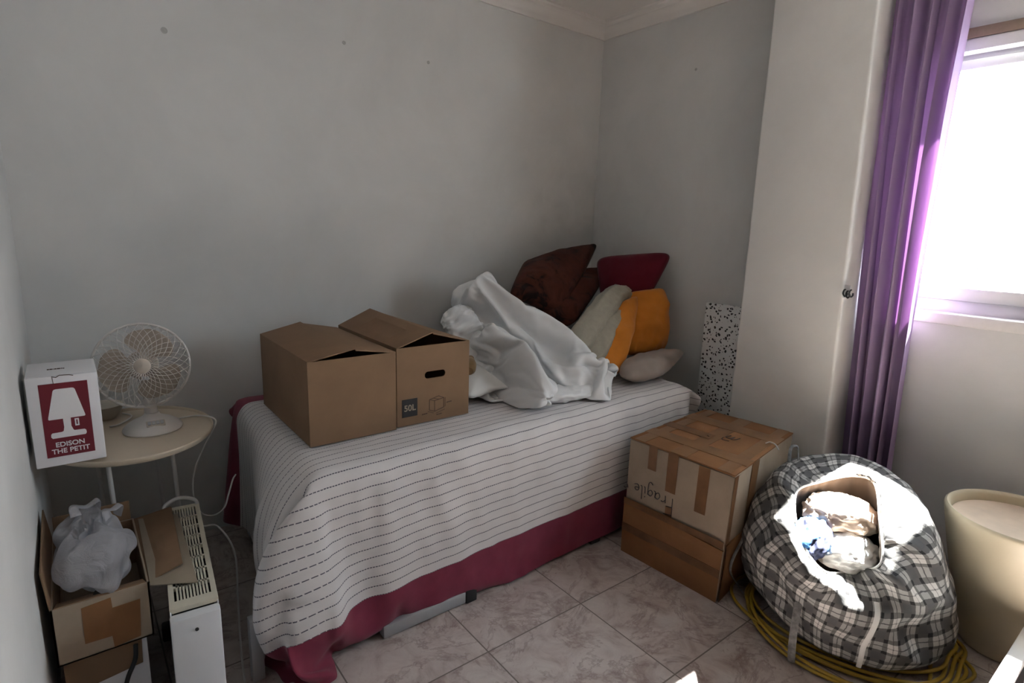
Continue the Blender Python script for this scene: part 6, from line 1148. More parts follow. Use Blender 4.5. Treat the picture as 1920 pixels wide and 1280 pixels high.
-11,26,28,16,-3,16,-22,-14,-19,-15,-16,-3,-6,-4,0,1,-1,-4,0,-4,-12,-1,-3,-1,-1,-8,-13,6,-10,-2,0,-1,9,0,-20,-15,0,-27,-11,4,11,-20,1,-3,-3,-3,-2,-16,-10,-4,-8,-10,-13,-7,-6,6,-1,-6,0,0,-2,1,4,-11,-8,-3,5,-3,-12,-11,0,7,7,18,-7,10,-14,0,0,-4,-3,4,-4,-1,7,1,3,1,4,-4,-7,-12,-5,-1,-3,2,-1,-5,-1,-2,
-3,-12,-13,-15,-15,-3,4,2,10,7,16,-26,-7,0,1,2,5,-7,0,-1,-7,-3,-4,-4,-3,3,3,0,0,-9,-2,-1,0,11,1,4,1,-6,-10,14,23,2,-10,15,-3,-12,-26,-1,-3,-2,1,4,-7,1,0,0,4,2,0,3,5,0,2,5,5,1,-4,-1,-4,0,4,-3,-3,12,5,-15,-18,6,10,-13,-8,-11,1,13,8,1,7,-6,0,2,14,4,9,-1,3,2,-2,-3,-2,-2,
-5,7,-6,5,-7,-2,14,0,2,0,-4,-3,-3,-11,1,-11,-14,-4,14,-13,1,12,-11,4,16,21,-11,2,-10,4,17,28,-1,0,-2,6,-1,4,0,-17,2,-11,-21,6,19,-9,-4,-3,-2,-1,-6,-3,-1,3,-12,0,-5,-13,4,5,0,-16,1,18,17,25,7,-24,17,4,5,0,12,-9,17,0,-2,2,3,4,-20,-1,1,3,-1,3,-5,8,4,8,4,4,4,3,0,0,-9,5,5,-7,
8,-12,-25,-4,-13,14,21,-8,-12,-2,-7,16,3,-2,3,-11,-1,0,1,0,3,-5,8,-4,3,-8,-6,-6,6,3,6,19,3,-1,3,-7,-11,-19,6,5,27,9,-23,1,0,4,-8,-7,13,14,4,-1,0,0,-3,0,4,4,-8,-2,-3,-2,0,3,-6,20,8,-11,1,1,-1,7,-3,4,-5,23,-12,2,27,26,22,5,-1,-8,-7,-6,-8,15,3,1,2,3,-4,5,0,0,-2,3,-1,-3,
-2,-19,6,-11,9,-3,12,-6,-15,8,13,-22,-12,-21,-21,-21,-15,-6,2,4,-3,0,0,-15,1,2,0,-2,1,-4,4,4,3,-2,3,5,-2,-4,-18,1,-13,-6,-19,-6,6,-9,-12,-1,2,3,0,-1,-1,5,5,2,0,-5,1,2,-5,-2,6,5,1,0,0,0,2,5,4,2,3,-3,-5,-2,-3,0,1,1,4,2,1,-4,-5,-2,-2,2,2,0,-2,-3,1,2,3,3,6,6,4,1,
4,4,0,-1,-2,-2,1,-1,2,3,3,1,6,8,5,7,5,7,5,1,0,-4,-2,-3,-1,3,3,6,-1,5,3,3,3,1,-3,0,0,1,3,3,6,7,2,4,5,12,9,7,4,1,0,-5,-2,-1,0,7,5,2,-1,-1,-6,-8,0,-1,7,3,0,3,5,4,2,1,1,-1,3,6,5,3,2,0,-1,-2,1,1,0,3,8,10,5,3,4,4,4,7,6,2,2,2,2,4,
-1,-2,1,1,0,0,3,4,3,5,3,1,2,2,4,3,2,2,2,2,6,5,1,-1,0,1,2,2,6,10,12,15,14,8,1,-2,4,5,3,1,1,2,3,3,5,5,7,8,5,4,1,3,2,-1,-2,-2,-6,-7,-6,-2,-1,0,1,2,1,-1,2,3,7,9,8,6,6,6,7,7,5,5,4,5,3,1,-3,-6,-6,-6,-4,-6,-5,-5,-4,-3,-3,-3,-2,-2,-2,-2,-3,-5,
-6,-7,-7,-6,-6,-2,0,4,
]

# rest shape of one stuffed fold of the duvet: 57 rings of 44 points, steps of 1.5 mm, as second differences
FOLD_A = [
-738,-734,-734,-739,-736,-737,-737,-729,-734,-738,-738,-736,-732,-728,-717,-727,-718,-717,-712,-717,-713,-712,-716,-714,-716,-715,-714,-713,-715,-715,-714,-717,-715,-713,-717,-720,-723,-729,-723,-733,-738,-732,-732,-739,707,699,699,709,706,710,713,701,714,723,724,726,727,728,715,742,730,732,727,740,732,732,739,737,741,740,740,737,739,736,730,730,719,707,706,705,705,711,695,712,718,703,702,712,22,30,26,18,17,16,14,19,14,13,20,14,
10,3,1,-20,-19,-28,-30,-40,-36,-39,-40,-41,-43,-42,-45,-38,-37,-37,-30,-26,-10,-1,3,7,10,10,18,10,10,19,20,16,8,1,9,13,10,6,4,3,0,-4,-13,-10,-9,-6,-6,0,3,18,21,23,26,29,27,25,25,20,20,9,8,19,14,15,-1,3,3,2,2,2,4,2,2,4,2,6,-1,1,-4,-1,7,10,12,9,8,5,1,3,3,-1,9,9,8,-2,-3,2,1,-1,-1,3,
2,7,9,14,12,-1,3,-3,7,-1,0,1,0,-1,-1,2,4,3,7,7,5,6,9,5,2,1,1,0,1,2,9,9,0,6,1,0,0,2,3,-4,-6,-6,-3,-2,-1,-2,-2,-2,0,5,2,7,5,9,9,8,8,9,9,8,4,3,5,0,2,3,0,2,1,-1,-2,2,-5,2,1,-1,4,1,-1,-2,-1,-1,-3,-1,-4,-1,-6,-9,-1,0,-2,0,0,-2,1,-1,-1,0,-1,0,
1,1,0,2,2,6,0,3,2,1,1,-1,-2,0,-5,2,6,3,1,0,-1,-1,1,0,0,-1,-3,-6,0,-1,-1,3,-3,-3,1,-2,-1,-1,-1,-1,1,0,1,1,0,0,0,-1,2,0,3,3,0,0,0,0,2,2,4,-11,0,-2,0,0,0,1,1,0,0,-4,-4,2,-3,-2,0,0,-2,0,-2,0,-2,1,-1,0,-1,1,-1,-1,0,-1,1,1,2,-4,0,-2,1,-3,0,-1,
-1,-2,3,7,1,-1,0,-1,-1,-1,-2,0,-1,-3,2,-3,1,-2,1,0,-1,-2,-1,0,0,-1,0,1,1,-1,1,0,1,2,0,0,-6,2,-3,1,-4,3,1,2,-1,0,-7,1,0,1,0,-1,2,1,-2,0,0,9,4,1,0,0,-1,0,1,0,-3,-2,0,1,0,0,-1,0,0,1,-1,-1,0,0,3,0,0,-1,3,-1,-1,0,0,-2,3,0,0,0,-1,0,0,0,0,-1,
-1,-4,-3,3,-1,3,2,0,-1,-3,5,0,-1,-1,0,-1,1,-1,0,0,1,0,1,1,0,0,0,-1,-1,1,2,-1,0,0,-1,0,-1,1,1,0,0,0,0,0,0,1,1,0,3,1,0,0,2,5,-3,1,1,0,1,1,-2,1,0,0,0,1,-1,-1,1,-1,0,-1,0,1,0,-2,-1,-3,0,1,1,-1,-1,-1,0,0,1,0,-4,0,1,0,3,1,0,0,0,-2,-2,1,
1,0,-1,-2,1,0,0,0,-1,0,1,0,0,0,-1,1,-1,-3,-5,1,-2,3,1,1,-2,2,1,1,0,0,2,-3,5,-1,3,1,-3,-1,0,-1,-2,-1,4,-2,0,0,-1,0,0,0,0,0,1,-1,-1,0,4,1,1,-1,-1,-1,2,-1,0,-1,1,0,2,0,-1,-1,2,1,3,5,1,-5,-1,1,1,1,1,1,1,-1,-2,2,-2,0,1,0,-1,1,0,-1,0,1,1,1,
-9,1,1,0,1,1,-1,-3,1,0,3,-1,0,0,1,2,-1,1,-1,0,1,11,1,0,0,-1,-1,-1,-1,1,-2,-1,2,-2,-1,1,1,-2,0,1,0,0,0,0,4,-1,-1,0,0,-1,-1,2,-3,1,-1,0,2,1,-1,1,1,0,-1,1,-1,-2,-1,2,0,0,1,1,2,1,7,2,-2,1,1,0,1,2,-1,0,0,0,0,-1,5,-1,-1,0,-1,0,-1,-1,0,3,1,-1,
-1,-1,0,0,1,0,2,2,-1,0,1,1,1,0,1,1,-3,-3,-7,-4,-1,1,0,0,-1,-1,2,0,0,0,0,1,-7,-1,0,0,0,-1,2,-4,3,0,-1,3,2,-1,1,-3,0,0,0,1,4,1,2,1,0,1,-1,0,5,1,-4,0,1,1,0,1,0,0,-1,0,0,0,0,0,4,1,-1,-1,-1,0,-4,2,1,1,-2,0,-1,1,-2,2,2,1,3,2,0,-1,-3,-4,
3,1,2,0,-3,2,10,2,1,0,0,-1,1,1,0,0,0,0,0,1,-8,0,1,-1,1,-1,-2,2,2,-2,2,0,-1,-2,3,5,-6,0,-2,1,5,0,1,2,1,0,-1,0,0,1,-4,0,1,0,0,1,0,-1,0,0,0,0,-1,-1,9,-2,-2,0,-1,-2,2,0,0,2,1,0,0,1,-1,-4,2,-1,-5,-6,-3,-2,-3,0,-1,1,0,0,1,-1,0,0,-1,-1,1,-1,
-1,-1,0,0,0,0,1,-1,1,1,1,0,-1,-2,0,5,-1,-3,-2,-1,0,-1,-1,-2,0,-2,8,7,-8,-3,8,5,0,1,0,0,3,0,0,1,1,-1,-1,0,0,1,-1,0,-1,-1,0,1,-7,0,1,0,0,4,4,1,0,1,1,-1,-1,0,2,5,4,4,-3,-4,9,9,-6,-4,4,0,1,1,-3,3,2,-1,-1,1,0,1,0,0,1,-1,1,1,-1,-1,5,0,-1,0,
0,2,-1,-7,0,1,0,0,-1,1,-1,0,0,1,1,0,-1,-3,4,3,-1,2,0,-1,0,-5,-2,-1,0,0,-1,-2,-2,-1,-1,1,-1,-1,1,1,-4,1,1,0,0,-1,1,4,1,-2,-1,0,0,-2,2,-7,1,-1,-1,0,-4,3,3,-2,0,0,0,1,-1,3,0,0,-1,-1,1,0,1,0,1,-1,0,0,-1,-1,4,-1,-1,0,-1,-3,1,1,-1,2,-3,-1,-1,2,-1,6,
1,1,1,0,4,-2,-5,4,-5,3,1,0,4,2,-2,0,1,1,0,-1,-1,0,-2,-1,-1,0,-1,-1,-7,1,1,0,0,1,0,-1,-2,-2,1,-1,1,1,-8,2,-3,-1,-2,0,0,0,2,-5,7,-9,0,0,-2,-6,4,1,-1,0,-1,1,1,-1,0,1,1,-1,0,0,3,-1,-1,1,0,2,0,-3,2,-2,-1,0,-2,-6,5,-4,-3,1,-1,-1,-3,-2,4,3,-3,6,1,2,
-2,4,-2,-1,1,0,0,-1,0,0,0,-1,-2,-1,0,-1,1,1,0,0,-4,2,2,1,-3,-2,1,-1,0,2,4,-5,1,-4,-1,1,3,7,-5,3,-1,0,0,-1,4,1,3,0,-2,-2,-1,0,-2,-1,0,-1,0,0,-2,0,0,1,1,0,6,3,-11,0,0,3,0,1,2,5,-4,3,-1,-2,0,-2,3,-3,3,-7,3,2,1,-1,1,1,0,-1,-1,-2,-1,-1,-1,1,-2,-1,
-1,-1,1,-1,1,1,1,0,5,-16,3,-3,0,-3,-1,-1,-2,-3,0,-1,-2,2,2,-1,-6,-1,0,6,-1,-1,0,0,-2,-1,0,-1,-1,0,0,0,1,-2,0,0,0,0,-2,0,5,-7,-4,-1,-13,2,3,3,-4,1,0,0,2,-1,4,0,-3,0,-2,-2,2,-1,-4,-5,0,1,2,0,-1,2,-2,-1,-1,0,-1,0,0,0,0,-1,0,0,1,0,-15,5,4,1,-5,8,0,-7,
0,1,0,0,-1,1,-4,3,3,-6,-4,1,-4,-1,6,6,0,1,-1,0,-1,-1,-3,1,1,-1,-1,-1,-1,-1,-1,1,0,0,0,0,9,0,-2,-4,3,-1,-8,3,4,0,0,0,0,0,1,3,3,4,0,-2,-7,-5,-4,-6,-3,0,2,1,3,-4,-5,-2,0,1,1,1,0,1,2,0,0,0,0,0,1,-1,1,-9,2,-5,8,4,1,-1,-1,0,-2,-2,0,-8,-5,3,2,-1,
10,-4,-8,4,3,-11,-1,3,-1,-1,3,0,-1,0,0,-2,0,0,-1,1,0,0,0,0,-1,1,-10,3,11,11,3,0,-4,0,0,-1,0,1,0,8,10,-7,0,4,-4,13,4,-2,0,10,-7,-1,-9,-1,0,2,2,0,0,1,0,1,1,-1,1,1,1,1,0,-7,0,0,0,-2,-9,-6,2,0,-2,-2,0,-2,-2,-4,-22,4,0,-2,1,-10,7,-3,0,-1,7,1,8,0,1,-1,
0,2,1,1,1,0,0,1,0,0,0,0,-8,-1,-1,12,0,-1,8,6,0,-5,-2,-2,-4,-10,-15,-18,16,0,-4,-5,-5,1,-12,0,-2,-4,-10,-8,-1,4,3,1,0,-1,-1,-1,0,0,1,1,1,0,1,1,4,-2,13,1,5,-8,3,4,-6,3,-2,-3,-3,2,5,13,0,3,4,6,3,-2,0,-8,-7,-5,7,6,4,-3,-1,0,0,-1,1,1,0,0,-1,0,0,2,0,1,
9,14,4,3,-12,9,-10,-12,12,0,8,0,-4,2,9,2,-3,-5,5,2,1,6,6,2,-1,2,-12,-7,-3,-3,-3,-1,-1,1,0,1,0,1,2,1,1,0,1,1,-6,2,0,1,17,12,17,16,3,16,8,21,24,17,8,2,2,2,-10,-10,-2,-8,-3,8,-2,-1,5,1,-5,4,2,1,0,-1,1,-1,1,1,-1,0,1,1,2,0,7,-2,-4,-7,-17,-11,1,4,5,1,7,2,
0,2,6,0,2,4,12,13,2,3,-8,-11,6,-1,-1,-2,-1,-1,0,-1,2,2,0,0,0,0,2,1,0,0,0,2,3,3,6,3,12,6,-3,-3,-4,-4,-7,-9,0,-1,-13,6,-1,-3,-3,1,7,8,13,4,-7,0,2,-2,-4,-5,1,2,-1,0,-1,1,1,1,-1,0,1,2,1,0,-9,-8,-8,4,1,-1,-2,-1,2,-4,-4,3,-7,-1,9,-1,5,5,-6,-8,-4,-1,3,8,
12,2,0,2,3,-1,-2,0,2,2,2,1,1,-1,2,1,0,0,1,1,7,8,6,-2,-5,-3,0,1,-2,6,8,4,-1,-5,1,4,-8,-12,-2,-8,-13,-14,-12,-5,-10,0,2,7,7,10,0,2,1,0,1,1,0,2,0,1,2,1,0,0,-2,-3,-2,-1,-8,-10,-16,-18,-18,-23,-24,-20,4,-1,1,0,8,15,12,17,13,2,-2,-4,8,1,2,1,1,0,6,1,0,0,0,0,
1,1,2,1,0,0,0,1,2,1,-6,-6,-4,-5,0,-1,1,6,6,1,-16,-10,-14,0,2,-2,-3,-14,-14,1,1,-3,-2,1,1,1,1,1,-2,0,1,1,0,2,0,0,-1,0,0,2,2,1,-7,-10,0,-4,12,12,10,11,10,8,10,12,15,13,9,-6,1,-3,-4,13,20,14,7,10,-2,2,0,-1,2,1,4,0,0,0,2,0,2,1,2,1,2,-1,-1,0,9,14,11,14,
6,7,6,3,3,0,-2,-5,-9,-12,-13,-13,-13,4,7,2,0,0,7,-2,-2,1,1,-4,-5,-3,-3,1,2,2,1,1,0,0,0,0,-1,1,2,0,-2,-3,-2,0,-6,-7,-4,1,1,3,4,7,11,14,16,17,8,-5,-1,0,0,1,2,8,9,1,4,3,5,3,1,0,-1,-1,0,0,0,1,0,1,1,0,-1,1,2,2,0,-2,-2,1,-2,-5,-7,-5,-7,-8,-8,-6,-5,-2,
2,2,3,0,-1,-1,-4,-3,2,-3,0,2,-4,-3,-1,0,0,0,0,0,1,0,1,-1,0,1,1,0,1,0,-1,-2,-1,-3,1,2,2,-2,-1,-2,-7,-12,-15,-17,-15,-9,-11,-4,0,0,3,3,0,7,2,6,5,6,7,1,-2,-6,-10,-11,-10,-6,3,3,1,0,-1,2,-3,-3,-2,0,5,3,-1,1,4,4,1,-1,2,5,6,7,0,-6,-12,-18,-25,-24,-20,-14,-16,-9,-15,-12,
-9,-11,-18,-6,0,7,13,12,6,12,-3,-2,-2,-2,1,-2,-1,1,1,0,-3,2,1,-8,-13,-14,-15,-11,-6,-2,0,2,8,11,13,10,22,22,17,11,18,1,5,5,17,22,29,17,11,13,7,8,11,-7,-1,4,0,-1,0,-1,2,-2,0,1,12,14,17,24,34,39,39,33,22,15,7,-1,-4,-8,-13,-12,-22,-22,-28,-31,-34,-27,-21,-27,-40,-43,-42,-32,-25,-29,-19,-9,-5,0,-4,-2,
8,12,8,12,11,24,15,12,-221,-225,-230,-238,-242,-242,-244,-244,-246,-243,-242,-237,-241,-246,-246,-240,-241,-238,-241,-231,-236,-229,-226,-224,-221,-223,-229,-241,-230,-224,-223,-223,-229,-241,-242,-230,-241,-230,-223,-221,-225,-221,-236,-239,220,225,229,236,238,233,233,229,231,225,227,221,227,234,233,225,230,228,237,222,240,232,235,237,235,240,250,269,245,239,238,238,248,266,266,242,263,245,235,234,240,231,255,255,-2,-8,-4,2,
7,14,17,25,30,35,28,28,27,27,31,32,27,19,12,17,-1,0,-10,-18,-19,-21,-20,-17,-4,-12,-11,-10,-9,-11,-10,1,-10,-9,-8,-9,-12,-9,-17,-12,-2,3,-4,-9,-13,-15,-14,-17,-23,-21,-20,-16,-17,-20,-18,-20,-24,-13,-13,-13,-5,-3,4,12,13,13,8,-3,-3,7,7,4,-5,-6,-5,-4,-3,3,1,0,0,0,-1,-6,1,0,4,2,4,5,5,0,5,-5,1,-3,-4,4,-10,-7,
3,1,6,4,0,-2,-3,-5,-6,-7,-8,-8,-3,-2,-4,-1,4,-1,-1,-1,-1,-1,2,-1,-2,-1,-3,-1,0,0,1,4,3,1,1,2,-5,0,-2,2,1,-6,3,3,-2,-4,-8,-5,-3,-3,-4,-4,-3,-4,-1,-3,-8,-11,-10,-10,-12,-10,-11,-12,-11,-11,-11,-7,-5,-4,-1,-1,1,2,0,3,2,1,-2,1,0,2,8,1,0,1,0,0,2,0,1,1,1,1,0,-1,-3,0,-5,0,
0,-1,-1,-2,-1,0,0,1,-1,-2,0,0,0,3,0,2,1,1,1,-1,-2,0,-3,1,2,4,-1,1,2,1,4,1,-1,3,3,3,0,0,1,0,-2,-3,2,-1,-1,-1,0,-1,0,-1,-2,-1,0,1,0,-1,-1,-2,3,2,1,0,0,-1,5,6,5,-1,1,2,-1,-1,-1,0,1,2,0,1,0,-2,2,1,0,-1,0,-1,-2,-1,-1,0,-1,0,-1,-1,0,-1,-1,-1,-1,-1,
2,-4,-2,-2,0,-1,1,-3,-6,-7,-1,-1,3,0,1,0,2,-2,-2,-1,2,-1,0,2,-2,0,-1,0,0,-1,-2,-1,-1,0,-1,0,0,0,-1,-1,0,0,-1,1,-4,2,-1,0,-3,1,0,3,0,-1,-1,0,0,0,-2,-1,-1,1,-1,1,0,2,-1,-2,0,-1,0,-2,-1,0,-1,-1,-1,-2,0,-1,-1,-2,0,0,-1,-1,0,-1,1,3,-2,-1,2,-1,-1,-1,0,0,-1,0,
0,0,1,0,-1,0,-1,0,1,-1,-1,-1,1,0,0,-1,0,0,3,0,0,1,-1,0,0,0,-1,1,-1,0,0,-1,-1,-5,0,0,-1,1,1,0,-1,0,0,1,0,-1,-2,0,1,0,0,0,0,-1,0,0,-2,-2,-2,0,0,-1,-3,0,0,-1,-1,-1,-2,0,0,-2,0,-1,-1,1,1,1,-2,-2,-2,-1,1,-3,-1,1,0,0,0,0,0,0,0,0,-1,0,2,0,0,0,
-2,0,0,-1,2,0,-2,-1,-1,-1,1,-2,0,-1,0,0,0,-1,0,-1,-1,-2,-1,-1,-1,-3,-6,0,0,-2,-1,1,0,-1,-1,-1,-1,0,1,3,-6,-2,2,-1,1,0,-1,-1,-4,-1,3,0,1,-1,-2,0,-1,0,-1,-2,-1,0,-1,-1,2,-1,3,-1,-1,-1,0,-1,0,-1,-1,0,0,0,-1,-1,0,-1,1,-5,1,1,-1,-1,0,-1,0,3,1,0,-2,0,-2,1,0,0,
1,0,0,0,-1,0,-1,-1,-5,5,-2,-1,-1,-1,-1,-1,-2,0,1,0,-1,-2,-1,0,-1,0,-2,-1,0,0,-2,0,-1,0,0,-1,0,1,1,1,2,-1,1,1,-1,0,-1,0,0,-2,0,1,0,-5,-1,0,0,0,0,0,1,-2,1,1,0,-1,-1,0,0,0,-1,-1,0,-1,-1,0,0,-1,-1,1,4,5,0,-1,-2,0,-1,-1,1,-1,0,-1,0,1,0,-1,5,-2,-2,0,
-1,0,0,0,0,3,2,0,-1,-1,0,0,0,0,1,1,1,-1,0,-1,-2,0,-1,-3,-7,-9,-2,-2,-2,0,0,0,-1,0,0,1,0,-1,0,0,-6,1,0,-1,0,-1,-1,2,-2,-1,1,-1,-2,-1,1,-2,0,-1,-1,0,-3,0,0,3,0,0,0,-1,2,1,1,-1,1,-1,-1,-1,-1,-1,-1,0,-1,0,-1,-1,1,-1,-1,0,1,0,1,-2,1,3,-1,-1,0,0,-2,1,
3,0,3,0,0,0,-2,-6,0,-2,-1,1,0,1,-1,1,0,1,0,0,1,1,0,-1,0,1,1,0,-1,4,0,-1,-2,0,2,-1,1,2,0,-1,-1,0,1,2,-7,1,-3,2,4,-1,-1,1,0,0,0,-1,-2,1,-1,0,0,-1,0,1,-1,-1,0,0,0,-1,0,0,1,-5,3,-1,1,-1,-3,1,6,-1,-5,-2,-1,-1,0,-2,2,0,1,-3,-4,-3,-2,0,-1,0,0,0,
1,0,0,-1,0,-1,-1,-2,0,-1,0,0,-1,0,-1,0,2,1,-4,1,0,3,-1,-1,-9,-8,2,0,0,1,-1,-2,0,4,2,3,-4,-2,4,3,-1,-1,-1,-2,2,-2,3,1,-1,0,1,1,0,0,-1,-1,1,1,-1,1,-3,0,1,0,-2,-3,1,4,2,7,-3,-1,0,-1,1,4,2,-7,-4,-4,5,7,-4,-4,3,0,-1,1,-3,3,-5,-2,0,0,-2,-1,-2,0,1,1,
0,-1,1,-1,1,1,1,-1,1,0,-1,-6,3,-5,1,0,-1,1,0,-1,1,1,0,0,-1,-5,2,1,-1,0,0,1,-1,-5,2,1,0,-1,1,0,0,1,-1,-1,-1,-1,0,-1,-1,-1,-1,2,0,0,0,3,-3,-1,0,1,1,-1,2,-3,1,2,0,-1,-4,5,6,-1,-2,1,0,-1,-1,5,3,-1,-1,1,0,-1,0,-2,0,0,1,1,0,1,1,1,1,-1,0,1,1,0,
0,2,2,-1,0,1,-2,3,3,0,0,1,4,-4,-7,7,-1,1,0,-2,4,-4,-6,0,0,-1,-1,0,0,1,0,1,-1,-1,0,1,1,1,1,0,1,0,1,3,-2,2,0,0,0,2,-1,5,-4,1,-1,-1,-2,0,-1,-9,5,-6,-2,0,-5,-4,0,-1,-1,0,0,-1,0,-1,0,-1,1,1,0,-1,-1,-1,0,2,0,0,2,-3,4,1,0,1,1,-2,1,-5,-2,1,1,0,
-1,-2,6,2,-6,2,0,-2,-3,1,1,-1,-1,-2,-2,0,0,-1,-1,0,-2,-1,-1,0,0,1,2,0,0,2,3,-1,0,-1,0,0,-1,0,3,-4,1,-4,-1,0,1,6,-8,1,-1,-1,-1,0,2,-1,-3,-1,0,0,0,-1,-2,1,0,-1,1,0,1,0,0,0,-1,-1,-2,1,-6,1,-1,-1,-1,-1,0,1,-5,2,-3,-2,1,-2,2,-4,6,-4,3,1,0,-1,2,2,1,1,
0,0,0,1,1,-1,0,0,-1,0,-2,-1,-2,3,-3,-2,3,-2,-3,3,-1,0,-2,-2,-1,-2,1,-2,0,2,2,0,-4,0,-2,3,-2,1,2,2,-1,0,2,1,0,0,1,0,0,0,-1,-1,0,-1,1,-1,4,-6,1,0,-4,-3,5,-5,1,-1,-2,-1,-1,-1,0,0,-3,-1,-3,1,0,-2,-3,4,1,0,0,-1,0,1,3,0,1,1,0,0,0,1,0,1,0,-1,-1,0,
-4,1,-1,-2,5,-2,-5,3,-1,-3,-1,-1,-1,-1,-2,1,0,-4,-2,4,0,0,8,2,7,3,2,1,0,2,-1,0,0,0,0,1,1,-1,0,-1,0,1,-1,0,0,0,-2,-1,-5,1,7,-2,-4,-1,0,0,-1,0,0,1,3,2,-2,-7,4,-1,-7,-7,1,4,4,2,3,2,1,1,1,1,1,0,-1,0,1,1,0,0,1,-1,-1,-2,0,6,-3,7,-10,-6,-2,-2,-2,-1,
-1,-1,0,-3,-3,3,3,7,-4,5,2,8,-7,2,-3,1,1,0,-1,1,0,0,1,0,2,2,1,1,0,-1,-1,0,0,0,-1,-5,2,-9,4,0,0,-1,0,-2,-2,-2,-1,2,6,-4,6,-4,6,0,0,-6,11,-2,8,4,2,-1,0,0,2,2,0,1,0,0,-1,-1,0,2,1,1,2,-1,1,-1,-2,-2,-5,2,-1,-1,-3,0,0,0,-2,-2,0,15,0,5,-6,0,2,1,
-6,2,-3,3,-1,2,2,2,1,1,1,1,0,0,2,0,0,-1,0,0,-2,0,1,-1,0,0,-1,-4,-2,-1,2,-2,-1,1,6,13,-6,-12,-8,-6,4,-3,1,1,-2,-6,5,4,2,1,0,1,1,1,2,1,2,1,0,2,2,0,0,-1,-1,1,-3,1,8,1,2,1,0,0,-1,3,0,-2,-5,-16,11,3,5,8,-2,4,0,3,2,13,-4,-4,4,1,3,2,1,0,0,1,
1,1,0,0,-1,1,0,0,2,0,4,4,-9,-2,-3,0,2,-2,-2,-4,2,0,-3,0,-12,-5,3,-6,11,0,1,0,2,-6,6,4,1,2,3,1,2,3,3,2,1,1,1,0,1,1,1,1,-1,6,4,3,7,11,6,0,-1,11,2,9,4,3,1,0,0,0,-7,8,-10,7,2,2,1,0,-2,1,3,0,0,1,1,1,0,1,1,2,1,1,0,0,0,0,1,-7,-9,-10,
-9,-11,1,14,10,-3,17,9,20,21,19,4,2,1,8,-5,5,-3,7,2,2,1,-1,-2,-1,2,-1,1,0,0,2,0,0,0,0,1,1,0,0,1,6,6,8,3,17,20,15,-8,-4,6,-7,-7,-21,-19,-18,1,14,13,-3,1,3,2,-8,-3,-1,-1,-1,1,0,1,0,-1,0,0,-2,0,1,0,1,-1,0,0,1,1,-8,-6,-8,2,-1,-9,-12,3,6,4,-6,-5,-2,1,5,0,
-12,-9,13,4,-2,-2,5,7,3,-5,-1,-3,-1,1,2,0,1,1,0,-1,-1,-2,-1,1,0,0,1,1,10,13,19,18,-10,-4,0,5,2,-6,11,10,1,-3,0,6,9,9,-5,10,10,6,-4,-6,-7,6,-2,0,-2,-4,-2,0,-2,-2,0,0,1,2,0,0,0,1,0,-1,-8,-11,-13,-17,-2,-3,-4,-9,-8,-2,-7,-12,1,3,13,8,6,-4,-5,-9,-7,2,11,-3,5,-4,-2,-2,
-1,2,0,0,0,0,-2,0,-2,-1,0,0,1,1,0,2,5,2,-3,-4,4,4,2,1,0,-3,-4,5,7,3,-13,-2,-3,5,3,-2,-3,-11,-13,7,-6,-2,0,-2,-3,-4,-1,-2,-1,-1,0,-1,-1,0,1,-1,0,0,1,-1,-6,-3,-1,4,-2,-4,-3,-3,-3,0,-1,-2,-5,-1,5,-2,-4,1,7,9,6,-1,-3,-11,-2,-1,0,-1,-1,-2,-1,0,-1,-1,0,-1,1,-1,-1,1,
0,0,1,2,8,9,9,2,11,14,17,19,20,19,20,19,18,16,14,10,9,-2,0,-4,-4,9,6,1,0,-1,-2,0,0,1,-2,-2,0,0,0,1,-1,0,0,0,0,0,-1,0,-3,-4,-2,4,10,9,5,2,-2,-4,-3,-7,-12,-15,-17,-18,-13,-6,-10,-2,-2,-6,1,8,1,0,2,0,-1,-2,0,-1,-1,-2,-1,0,0,0,1,1,0,1,1,0,6,9,12,12,0,-2,1,2,
7,9,7,10,14,14,12,9,1,1,0,-7,-4,-3,-6,-8,1,-3,-7,-1,1,-1,-2,1,-2,-1,0,-2,-1,-1,-1,-1,1,0,0,0,3,6,3,3,2,4,0,0,-1,-1,1,1,0,1,1,5,8,-4,-8,-5,-3,-1,2,5,2,5,4,-4,-1,3,5,12,19,21,18,21,21,24,15,19,19,19,22,28,13,3,3,1,-1,-1,2,2,-1,1,0,-1,-2,1,4,3,2,9,9,7,
7,-2,-5,-5,-2,6,14,15,13,13,22,13,1,-3,-5,-4,1,-8,3,1,0,2,0,-6,-1,3,0,0,2,1,4,6,11,8,3,2,9,5,6,8,13,17,19,18,11,20,16,8,4,-8,-14,-9,-13,-10,-28,-22,-4,-8,3,-2,-4,0,0,-1,0,1,-1,-1,4,2,3,2,-1,-23,-18,-21,-22,-21,-17,-17,-26,-17,-29,-26,-26,-27,-34,-19,-7,0,5,6,9,22,25,22,27,23,32,31,
6,23,18,22,16,24,15,5,12,10,14,12,11,16,13,3,706,707,706,689,684,689,693,688,705,700,707,707,708,706,705,708,707,709,705,709,704,705,710,704,704,699,699,693,693,694,689,685,687,689,686,687,687,692,685,689,689,701,687,685,-726,-718,-715,-683,-680,-691,-696,-682,-712,-692,-699,-692,-691,-685,-681,-686,-683,-687,-681,-689,-680,-684,-696,-689,-695,-691,-696,-692,-698,-705,-700,-697,-704,-712,-709,-711,-711,-719,-703,-709,
-706,-724,-698,-692,13,-3,-2,-11,2,11,11,1,12,-14,-18,-23,-25,-29,-31,-25,-28,-31,-32,-25,-23,-19,-16,-20,-13,-11,-6,2,10,19,17,18,18,21,20,18,16,18,8,10,8,12,5,2,-3,6,4,-2,-11,-10,-6,-3,0,13,17,16,19,18,17,13,11,20,17,15,5,4,8,11,10,8,8,-1,-6,-13,-7,-10,0,-1,-1,1,2,1,1,0,-1,1,-3,-4,1,1,0,1,-1,-6,-8,-9,
